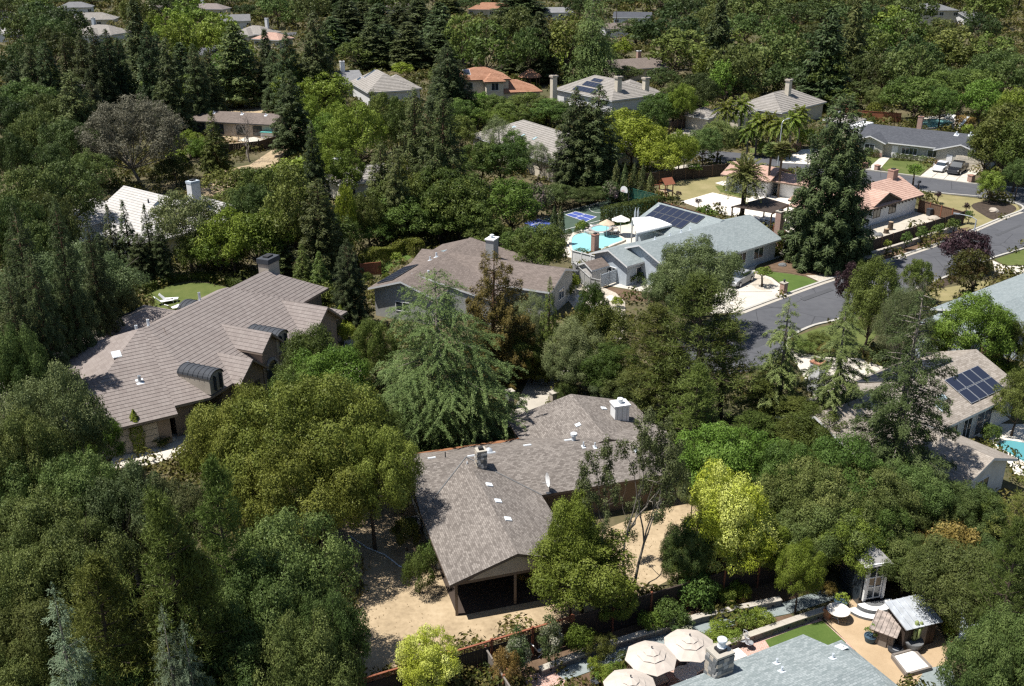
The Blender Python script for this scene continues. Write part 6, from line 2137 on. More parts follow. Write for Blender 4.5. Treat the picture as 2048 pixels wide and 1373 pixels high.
# hutch and shed with metal roofs
def shed(label, u, v, ang, w, d, h0, h1, roofm, wallm, name='garden_shed', mono=True, doorm='wood_grey'):
    x, y = W2(u, v)
    o = thing(name, label, 'shed', (x, y, 0), math.radians(ang))
    m = MB()
    for a, b, c_, e in (((-w / 2, -d / 2), (w / 2, -d / 2), h0, h0), ((w / 2, -d / 2), (w / 2, d / 2), h0, h1), ((w / 2, d / 2), (-w / 2, d / 2), h1, h1), ((-w / 2, d / 2), (-w / 2, -d / 2), h1, h0)):
        if mono:
            n = 7
            ln = math.hypot(b[0] - a[0], b[1] - a[1])
            for k in range(n):
                t0, t1 = k / n + .005, (k + .96) / n
                A, B = Vector(a).lerp(Vector(b), t0), Vector(a).lerp(Vector(b), t1)
                za, zb = c_ + (e - c_) * t0, c_ + (e - c_) * t1
                MB().poly([(A.x, A.y, 0), (B.x, B.y, 0), (B.x, B.y, zb), (A.x, A.y, za)]).build('plank', wallm, o)
    n = 6
    for k in range(n):
        x0, x1 = -w / 2 - .2 + (w + .4) * k / n, -w / 2 - .2 + (w + .4) * (k + 1) / n
        r_ = MB()
        A = [(x0, -d / 2 - .25, h0 - .02), (x1 - .01, -d / 2 - .25, h0 - .02), (x1 - .01, d / 2 + .2, h1 + .05), (x0, d / 2 + .2, h1 + .05)]
        r_.hexa(A + [(p[0], p[1], p[2] + .03) for p in A])
        r_.bar((x0 + .02, -d / 2 - .25, h0 + .03), (x0 + .02, d / 2 + .2, h1 + .1), .04, .05)
        r_.build('roof_sheet', roofm, o)
    MB().box(0, -d / 2 - .03, 0, w * .4, .05, h0 * .85).build('door', doorm, o)
    return o
shed('small weathered hutch with rusty metal roof on the gravel', 1768, 1285, -35, 1.15, .95, 1.1, 1.5, 'rust_metal', 'wood_grey', 'animal_hutch')
shed('open garden shed with bright corrugated metal roof under the oak', 1816, 1278, 18, 2.1, 1.6, 1.7, 2.1, 'metal_galv', 'wood_dark')
shed('dark-roofed pen shed under the trees at the lower right', 1975, 1310, -25, 3.0, 2.4, 1.5, 1.9, 'siding_blue', 'wood_grey')
fence('wooden_pen', 'weathered plank pen beside the dark-roofed pen shed', [W2(1893, 1320), W2(1945, 1268), W2(1990, 1262)], 1.1, 'wood_grey', 'wood_grey', 1.6, True, False, False)
x, y = W2(1916, 1296)
o = thing('storage_box', 'red plastic box inside the weathered plank pen', 'box', (x, y, 0), .5)
MB().box(0, 0, 0, .8, .55, .45, 0, 1.06).build('box_body', 'paint_red', o)
MB().box(0, 0, .45, .88, .62, .06).build('lid', 'paint_red', o)
# white doorway with curved steps
x, y = W2(1757, 1226)
o = thing('garden_folly', 'white glazed garden doorway with two curved white steps', 'summerhouse', (x, y, 0), math.radians(14))
for r_, z_ in ((1.75, .0), (1.15, .22)):
    arc = [(r_ * math.cos(t), -r_ * .8 * math.sin(t)) for t in np.linspace(0, math.pi, 17)]
    MB().prism(arc[::-1], z_, z_ + .22).build('step_riser', 'stone_dark', o, (0, .55, 0))
    inner = [((r_ - .5) * math.cos(t), -(r_ - .5) * .8 * math.sin(t)) for t in np.linspace(0, math.pi, 17)]
    tread = MB()
    for k in range(16):
        tread.poly([(*arc[k], z_ + .235), (*inner[k], z_ + .235), (*inner[k + 1], z_ + .235), (*arc[k + 1], z_ + .235)])
    tread.build('step_tread', 'plaster_white', o, (0, .55, 0))
for sx in (-.62, .62):
    MB().box(sx, .75, .44, .16, .16, 2.5).build('post', 'plaster_white', o)
MB().box(0, .75, 2.9, 1.5, .2, .16).build('lintel', 'plaster_white', o)
d_ = MB()
for sx in (-.45, 0, .45):
    d_.box(sx, .78, .46, .07, .07, 2.4)
for zz in (.5, 1.3, 2.0, 2.75):
    d_.box(0, .78, zz, .95, .06, .07)
d_.build('door_frame', 'plaster_white', o)
MB().box(0, .8, .5, .9, .02, 2.3).build('pane', 'window_glass', o)
MB().box(.0, 2.0, 0, 1.7, 2.2, 2.7).build('wall', 'window_glass', o)
rf = MB()
rf.poly([(-.95, .6, 2.95), (.95, .6, 2.95), (0, 1.9, 4.0)]).poly([(.95, .6, 2.95), (.95, 3.2, 2.95), (0, 1.9, 4.0)]).poly([(.95, 3.2, 2.95), (-.95, 3.2, 2.95), (0, 1.9, 4.0)]).poly([(-.95, 3.2, 2.95), (-.95, .6, 2.95), (0, 1.9, 4.0)])
rf.build('roof', 'stone_grey', o)
# air conditioner, dish, driveway pillars, pipe
x, y = W2(826, 1062)
o = thing('air_conditioner', 'pale metal air-conditioning unit beside the brown shingled house', 'air conditioner', (x, y, 0), math.radians(17))
MB().box(0, 0, .08, .85, .85, .8).build('casing', 'metal_galv', o)
MB().lathe([(.34, 0), (.36, .03), (.05, .05)], 16).build('fan_grille', 'metal_dark', o, (0, 0, .88))
MB().box(0, 0, 0, 1.0, 1.0, .08).build('plinth', 'concrete_old', o)
p = H1m['T'](8.9, .1, 2.65) + Vector((-5.94, 55.67, 0))
o = thing('satellite_dish', 'white satellite dish on the eave corner of the brown shingled house', 'satellite dish', p, math.radians(200))
ds = MB()
for k in range(16):
    a, b = k * math.pi / 8, (k + 1) * math.pi / 8
    for r0, r1 in ((0.0, .22), (.22, .42)):
        f_ = lambda r, t: (.28 * r * r * 2 + .05, r * math.cos(t), 1.0 + r * 1.25 * math.sin(t))
        ds.poly([f_(r0, a), f_(r1, a), f_(r1, b), f_(r0, b)] if r0 else [f_(0, 0), f_(r1, a), f_(r1, b)])
ds.build('dish', 'plastic_white', o)
MB().tube([(0, 0, -.1), (0, 0, 1.0)], .035, 7).build('mast', 'metal_dark', o)
MB().tube([(0, 0, .65), (.5, 0, .85)], .02, 5).build('feed_arm', 'metal_light', o)
MB().box(0, 0, -.05, .5, .35, .06).build('mount', 'metal_dark', o)
def pillar(label, u, v, h, w, mat, cap='concrete_old', ang=30, grp=None, lamp=False):
    x, y = W2(u, v)
    o = thing('gate_pillar', label, 'pillar', (x, y, 0), math.radians(ang), grp)
    MB().box(0, 0, 0, w, w, h).build('shaft', mat, o)
    MB().box(0, 0, h, w + .12, w + .12, .1).build('cap', cap, o)
    if lamp:
        MB().lathe([(.06, 0), (.1, .05), (.12, .3), (.02, .4)], 8).build('lamp', 'metal_dark', o, (0, 0, h + .1))
    return o
pillar('stone gate pillar with mailbox left of the driveway', 1020, 815, 1.5, .55, 'stone_dark')
pillar('stone gate pillar right of the driveway', 1107, 818, 1.5, .55, 'boulder')
pillar('brick pillar with lantern between driveway and green lawn', 1566, 588, 1.25, .6, 'brick', 'concrete_old', 35, None, True)
pillar('brick gate pillar, left of two at the grey gate', 1237, 564, 1.9, .5, 'brick', 'brick', 39)
pillar('brick gate pillar, right of two against the blue-grey house', 1254, 560, 1.5, .5, 'brick', 'brick', 39)
pillar('low brick pillar left of the white path to the dark-roofed house', 1730, 337, .8, .7, 'brick', 'brick')
pillar('low brick pillar right of the white path to the dark-roofed house', 1754, 341, .8, .7, 'brick', 'brick')
pillar('low brick pillar at the right end of the driveway with two cars', 1941, 364, 1.0, .8, 'brick', 'brick')
# grey slatted gate and small shed
x, y = W2(1201, 578)
x2, y2 = W2(1233, 566)
o = thing('driveway_gate', 'grey slatted driveway gate left of the brick pillars', 'gate', (x, y, 0), math.atan2(y2 - y, x2 - x))
ln = math.hypot(x2 - x, y2 - y)
for k in range(9):
    MB().box(ln / 2, 0, .15 + .17 * k, ln, .05, .13).build('slat', 'siding_blue', o)
for t in (0, .5, 1):
    MB().box(ln * t, .05, 0, .1, .08, 1.75).build('post', 'siding_grey', o)
hs = House('garden_shed', 'small grey-roofed garden shed by the panel fences', *W2(1185, 562), 'shingle_taupe', 'siding_white', 'trim_white', 'shed', over=.2)
hs.wing(*W2(1185, 562), 39, -1.4, 1.4, -1.3, 1.3, 1.9, .5)
hs.finish()
# pipe on the ground, boulders, logs
m = MB().tube([(*W2(700, 1075), .06), (*W2(735, 1098), .08), (*W2(770, 1112), .07), (*W2(800, 1135), .06), (*W2(822, 1140), .06)], .05, 6)
tag(m.build('garden_hose', 'vent_white'), 'pale pipe lying across the shaded dirt yard', 'pipe')
m = MB().tube([(*W2(1770, 1345), .03), (*W2(1785, 1338), .03), (*W2(1800, 1350), .03), (*W2(1830, 1368), .03), (*W2(1860, 1372), .03)], .025, 6)
tag(m.build('garden_hose', 'rubber'), 'black hose curling beside the white sandbox', 'hose')
def rock(label, u, v, s, mat='boulder', grp='boulders', zs=.7):
    x, y = W2(u, v)
    r_ = np.random.RandomState(int(u * 7 + v))
    m = MB()
    n, k = 9, 5
    ring = []
    for j in range(k + 1):
        f = j / k
        rad = math.sin(math.pi * (.12 + .88 * f) / 1.0 * .5 + .2) if False else math.cos(f * 1.5)
        ring.append([(s * rad * (1 + .25 * r_.rand()) * math.cos(6.283 * i / n), s * .8 * rad * (1 + .25 * r_.rand()) * math.sin(6.283 * i / n), s * zs * math.sin(f * 1.5) * (1 + .15 * r_.rand())) for i in range(n)])
    for j in range(k):
        for i in range(n):
            m.poly([ring[j][i], ring[j][(i + 1) % n], ring[j + 1][(i + 1) % n], ring[j + 1][i]])
    m.poly(ring[k])
    return tag(m.build('boulder', mat, None, (x, y, 0), r_.rand() * 6), label, 'rock', grp)
rock('pale boulder in the dark mulch of the corner island', 1987, 423, .7)
rock('dark boulder on the pale gravel yard, left of two', 1742, 468, .8, 'stone_dark')
rock('dark flat boulder on the pale gravel yard, right of two', 1757, 472, .6, 'stone_dark')
rock('brown boulder in the mulch bed of the blue-grey house', 1565, 532, .5, 'stone_dark')
rock('sandy boulder heap by the red-brown corner fence', 1868, 440, .8)
for k, (u, v, s) in enumerate(((1130, 580, .6), (1160, 600, .8), (1190, 618, .7), (1212, 640, .9), (1222, 600, .6), (1205, 665, .8), (1175, 640, .7))):
    rock(('pale boulder at the top of the rock garden', 'large pale boulder high in the rock garden', 'pale boulder in the middle of the rock garden', 'big pale boulder low in the rock garden', 'small pale boulder at the right of the rock garden', 'lowest pale boulder in the rock garden', 'pale boulder at the left of the rock garden')[k], u, v, s, 'sand_white', 'rock garden boulders')
def log(label, u, v, r, h):
    x, y = W2(u, v)
    o = thing('tree_stump', label, 'stump', (x, y, 0))
    MB().lathe([(r * 1.15, 0), (r, h * .3), (r * .95, h)], 10).build('stump_bark', 'bark', o)
    MB().lathe([(r * .85, h), (r * .85, h + .01)], 10).build('cut_face', 'wood_pale', o)
log('tall round stump on the pale gravel yard', 1780, 460, .35, 1.1)
log('short round stump near the boulders on the gravel yard', 1772, 467, .35, .6)
x, y = W2(1858, 432)
o = thing('waste_bin', 'dark wheeled bin beside the red-brown corner fence', 'bin', (x, y, 0), .5)
MB().box(0, 0, .08, .55, .6, .9, 0, 1.15).build('bin_body', 'metal_dark', o)
MB().box(0, 0, .98, .68, .75, .07).build('lid', 'metal_dark', o)
# ------------------------------------------------------------------ vehicles
def car(label, u, v, ang, paint, kind='sedan', name='parked_car'):
    x, y = W2(u, v)
    o = thing(name, label, 'pickup' if kind == 'pickup' else 'car', (x, y, 0), math.radians(ang))
    L, Wd = (5.8, 2.0) if kind == 'pickup' else (4.6, 1.82)
    def loft(sec):
        m = MB()
        for (xa, wa, za, zb_), (xb, wb, zc, zd) in zip(sec[:-1], sec[1:]):
            P = [(xa, -wa, za), (xb, -wb, zc), (xb, wb, zc), (xa, wa, za), (xa, -wa * .93, zb_), (xb, -wb * .93, zd), (xb, wb * .93, zd), (xa, wa * .93, zb_)]
            m.hexa(P)
        return m
    w = Wd / 2
    if kind == 'pickup':
        loft([(-2.9, w * .95, .5, 1.08), (-2.85, w, .45, 1.12), (-.75, w, .42, 1.12), (1.3, w, .42, 1.12), (2.5, w * .96, .45, 1.08), (2.88, w * .86, .5, .95)]).build('body', paint, o)
        loft([(-.8, w * .88, 1.1, 1.75), (-.6, w * .88, 1.1, 1.88), (.7, w * .87, 1.1, 1.88), (.75, w * .87, 1.1, 1.86)]).build('cab', paint, o)
        m = MB()
        m.hexa([(.72, -w * .86, 1.12), (1.35, -w * .88, 1.12), (1.35, w * .88, 1.12), (.72, w * .86, 1.12), (.7, -w * .8, 1.85), (.74, -w * .8, 1.84), (.74, w * .8, 1.84), (.7, w * .8, 1.85)])
        m.build('windscreen', 'window_glass', o)
        for s_ in (-1, 1):
            MB().box(0, s_ * w * .86, 1.25, 1.25, .06, .45).build('side_window', 'window_glass', o)
        MB().box(-1.85, 0, 1.0, 1.95, w * 1.62, .125).build('truck_bed', 'rubber', o)
        MB().box(2.86, 0, .62, .08, 1.3, .3).build('grille', 'metal_dark', o)
        ax = (1.85, -1.75)
        r_ = .4
    else:
        loft([(-2.28, w * .84, .45, .85), (-2.1, w * .95, .32, .98), (-1.2, w, .28, 1.02), (.9, w, .28, .98), (1.9, w * .95, .3, .82), (2.28, w * .8, .4, .68)]).build('body', paint, o)
        loft([(-1.75, w * .78, .98, 1.02), (-.95, w * .8, .98, 1.42), (.15, w * .8, .98, 1.45), (1.05, w * .8, .96, 1.0)]).build('cab', 'window_glass', o)
        loft([(-1.0, w * .8, 1.36, 1.435), (-.4, w * .81, 1.37, 1.47), (.2, w * .8, 1.37, 1.47), (.3, w * .79, 1.36, 1.42)]).build('roof', paint, o)
        ax = (1.4, -1.35)
        r_ = .33
    for a in ax:
        for s_ in (-1, 1):
            wh = link('wheel', None, o, (a, s_ * (w - .1), r_))
            wh.rotation_euler = (math.pi / 2, 0, 0)
            MB().lathe([(r_ * .6, -.11), (r_, -.1), (r_, .1), (r_ * .6, .11)], 14).build('tyre', 'rubber', wh)
            MB().lathe([(r_ * .6, -.12), (r_ * .6, .12)], 12).build('rim', 'metal_light', wh)
    zl = .85 if kind == 'pickup' else .66
    for s_ in (-1, 1):
        MB().box(L / 2 - .12, s_ * w * .72, zl - .08, .2, .32, .16).build('headlight', 'plastic_white', o)
        MB().box(-L / 2 + .08, s_ * w * .78, zl, .12, .25, .18).build('tail_light', 'paint_red', o)
        MB().box(.95 if kind != 'pickup' else 1.15, s_ * (w + .09), 1.0, .12, .18, .14).build('mirror', paint, o)
    MB().box(L / 2 + .0, 0, .36, .14, Wd * .86, .2).build('bumper', paint if kind == 'sedan' else 'metal_dark', o)
    return o
car('white sedan parked on the driveway left of the black pickup', 1882, 341, -128, 'car_white')
car('black pickup truck parked in front of the garage', 1914, 345, -128, 'car_black', 'pickup', 'pickup_truck')
car('dark grey car parked at the end of the shaded driveway', 1405, 247, 40, 'car_silver')
car('pale green car mostly hidden behind the oak on the driveway', 1478, 566, -130, 'car_silver')
car('dark car glinting on the road at the far top left street', 437, 108, 30, 'car_black')
x, y = W2(1719, 276)
o = thing('travel_trailer', 'white travel trailer parked left of the dark-roofed house', 'trailer', (x, y, 0), math.radians(48))
MB().box(0, 0, .45, 6.0, 2.3, 2.1).build('body', 'car_white', o)
MB().box(0, 0, 2.55, 5.8, 2.1, .1).build('roof', 'plastic_white', o)
MB().box(.8, 0, 2.65, .8, .7, .22).build('roof_unit', 'plastic_white', o)
for xx in (-1.8, 1.2):
    MB().box(xx, -1.16, 1.4, 1.1, .04, .6).build('window', 'window_glass', o)
MB().box(-.4, -1.165, .55, .7, .04, 1.8).build('door', 'siding_grey', o)
for s_ in (-1, 1):
    for xx in (-.4, .45):
        wh = MB().lathe([(.2, -.1), (.33, -.1), (.33, .1), (.2, .1)], 12).build('wheel', 'rubber', o, (xx, s_ * 1.05, .33))
        wh.rotation_euler = (math.pi / 2, 0, 0)
# ------------------------------------------------------------------ street furniture
def street_lamp(label, u, vb, vt, ax, ay):
    x, y = W2(u, vb)
    hh = HT(u, vb, vt)
    o = thing('street_lamp', label, 'street lamp', (x, y, 0), 0, 'street lamps')
    MB().tube([(0, 0, 0), (0, 0, hh * .5), (0, 0, hh)], [.11, .09, .07], 8).build('mast', 'metal_galv', o)
    MB().tube([(0, 0, hh), (ax * .3, ay * .3, hh + .35), (ax, ay, hh + .5)], [.06, .05, .04], 7).build('arm', 'metal_galv', o)
    MB().box(ax * 1.15, ay * 1.15, hh + .42, .75, .3, .14, math.atan2(ay, ax)).build('lamp_head', 'metal_light', o)
    MB().lathe([(.2, 0), (.2, .1), (.12, .2)], 10).build('foot', 'metal_galv', o)
street_lamp('galvanised street lamp on the kerb by the corner island', 1946, 476, 440, -1.9, 1.0)
street_lamp('tall street lamp rising between the two fan palms', 1554, 344, 246, 1.0, .8)
x, y = W2(1836, 379)
o = thing('mailbox', 'dark kerbside mailbox behind the terracotta house', 'mailbox', (x, y, 0), .6)
MB().box(0, 0, 0, .12, .12, 1.0).build('post', 'wood_dark', o)
MB().box(.05, 0, 1.0, .55, .3, .32).build('box', 'metal_dark', o)
x, y = W2(1224, 62)
tag(MB().tube([(0, 0, 0), (0, 0, 10)], [.16, .1], 8).bar((-1, 0, 9.3), (1, 0, 9.3), .12, .12).build('utility_pole', 'wood_dark', None, (x + 1.5, y, 0)), 'dark utility pole below the charcoal roof near the top', 'pole')
# loungers, slide
def lounger(label, u, v, ang, mat='plastic_white'):
    x, y = W2(u, v)
    o = thing('sun_lounger', label, 'lounger', (x, y, 0), math.radians(ang), 'white loungers')
    MB().bar((-.5, 0, .35), (.9, 0, .35), .65, .06).build('seat', mat, o)
    MB().bar((-.5, 0, .36), (-1.05, 0, .95), .65, .06).build('backrest', mat, o)
    for a in (-.4, .8):
        for b in (-.28, .28):
            MB().box(a, b, 0, .06, .06, .34).build('leg', mat, o)
lounger('white sun lounger by the bright blue pool, left of two', 1893, 238, -120)
lounger('white sun lounger by the bright blue pool, right of two', 1903, 240, -120)
lounger('white reclining chair on the oval lawn, left of two', 331, 608, 30)
lounger('white reclining chair on the oval lawn, right of two', 340, 604, 10)
lounger('white reclining chair lying near the dark barrel dormer', 350, 621, 60)
x, y = W2(1928, 255)
o = thing('pool_slide', 'pale blue slide beside the bright blue pool', 'slide', (x, y, 0), math.radians(215))
MB().bar((-.8, 0, 2.0), (1.6, 0, .3), .6, .06).build('chute', 'siding_blue', o)
for a in (-.25, .25):
    MB().bar((-.9, a, 0), (-.8, a, 2.2), .06, .06).build('ladder_rail', 'metal_light', o)
for k in range(5):
    MB().bar((-.88, -.25, .3 + .38 * k), (-.88, .25, .3 + .38 * k), .05, .05).build('rung', 'metal_light', o)
# play set on the far lawn
x, y = W2(1331, 398)
o = thing('play_set', 'wooden climbing frame with red roof at the edge of the dry lawn', 'playground', (x, y, 0), .5)
for a in (-.7, .7):
    for b in (-.7, .7):
        MB().box(a, b, 0, .12, .12, 2.4).build('post', 'wood_red', o)
MB().box(0, 0, 1.2, 1.6, 1.6, .1).build('deck', 'wood_pale', o)
r_ = MB()
for s_ in (-1, 1):
    r_.poly([(-.95, s_ * .95, 2.35), (.95, s_ * .95, 2.35), (.95, 0, 3.2), (-.95, 0, 3.2)])
r_.build('roof', 'wood_red', o)
MB().bar((.7, 0, 1.2), (2.3, 0, .15), .55, .06).build('slide', 'metal_dark', o)
MB().bar((-.8, 0, 2.3), (-3.0, 0, 2.3), .12, .12).build('swing_beam', 'wood_red', o)
for b in (-.6, .6):
    MB().bar((-3.0, 0, 2.3), (-3.1, b, 0), .1, .1).build('swing_leg', 'wood_red', o)
# building site
def tarp(label, u, v, w, d, mat, ang, hh=.7, name='tarpaulin'):
    x, y = W2(u, v)
    m = MB()
    r_ = random.Random(int(u))
    n = 5
    Z = [[hh * (.5 + .5 * r_.random()) * (0.15 if i in (0, n) or j in (0, n) else 1) for j in range(n + 1)] for i in range(n + 1)]
    for i in range(n):
        for j in range(n):
            q = lambda a, b: (w * (a / n - .5), d * (b / n - .5), Z[a][b])
            m.poly([q(i, j), q(i + 1, j), q(i + 1, j + 1), q(i, j + 1)])
    return tag(m.build(name, mat, None, (x, y, .02), math.radians(ang)), label, 'tarpaulin')
tarp('bright blue tarpaulin heap in front of the long low house', 470, 268, 3.4, 1.8, 'fabric_blue', -10)
tarp('white sheeting heap at the right end of the long low house', 545, 246, 4.2, 3, 'plastic_white', 20, 1.6)
tarp('grey rubble heap below the blue tarpaulin', 500, 282, 4, 2.4, 'concrete', -20, .6, 'rubble_heap')
for k in range(4):
    x, y = W2(541 + 5 * k, 278 - 7 * k)
    o = thing('stacked_panels', 'teal-topped crate at the building site, %s of four up the slope' % ('lowest', 'second', 'third', 'highest')[k], 'crate', (x, y, 0), math.radians(-12), 'teal crates')
    MB().box(0, 0, 0, 3.2, 1.3, 1.2).build('crate_body', 'trim_white', o)
    MB().bar((-1.7, -.05, 1.3), (1.7, -.05, 1.3), 1.5, .08).build('crate_top', 'panel_teal', o)
    MB().box(0, -.66, .55, 3.1, .04, .08).build('strap', 'metal_dark', o)
for k, (u, v) in enumerate(((445, 270), (462, 285), (510, 268))):
    x, y = W2(u, v)
    o = thing('lumber_stack', 'stack of pale boards at the building site, %s' % ('leftmost', 'nearest', 'rightmost')[k], 'lumber', (x, y, 0), .3 * k, 'lumber stacks')
    for j in range(4):
        MB().box(0, -.4 + .27 * j, 0, 2.6, .24, .3 + .1 * (j % 2)).build('board', 'wood_pale', o)
# bench and stones by the tiled house
x, y = W2(322, 872)
o = thing('garden_bench', 'dark wooden bench against the tiled house wall beside the golden cypress', 'bench', (x, y, 0), math.radians(32))
MB().box(0, 0, .4, 1.6, .45, .06).build('seat', 'wood_grey', o)
MB().box(0, .22, .5, 1.6, .05, .45).build('backrest', 'wood_grey', o)
for a in (-.7, .7):
    MB().box(a, 0, 0, .08, .42, .4).build('leg', 'wood_grey', o)
for k, (u, v) in enumerate(((327, 884), (336, 882), (345, 880))):
    rock('white stone edging the drive of the tiled house, %s' % ('left one', 'middle one', 'right one')[k], u, v, .3, 'sand_white', 'white edging stones')

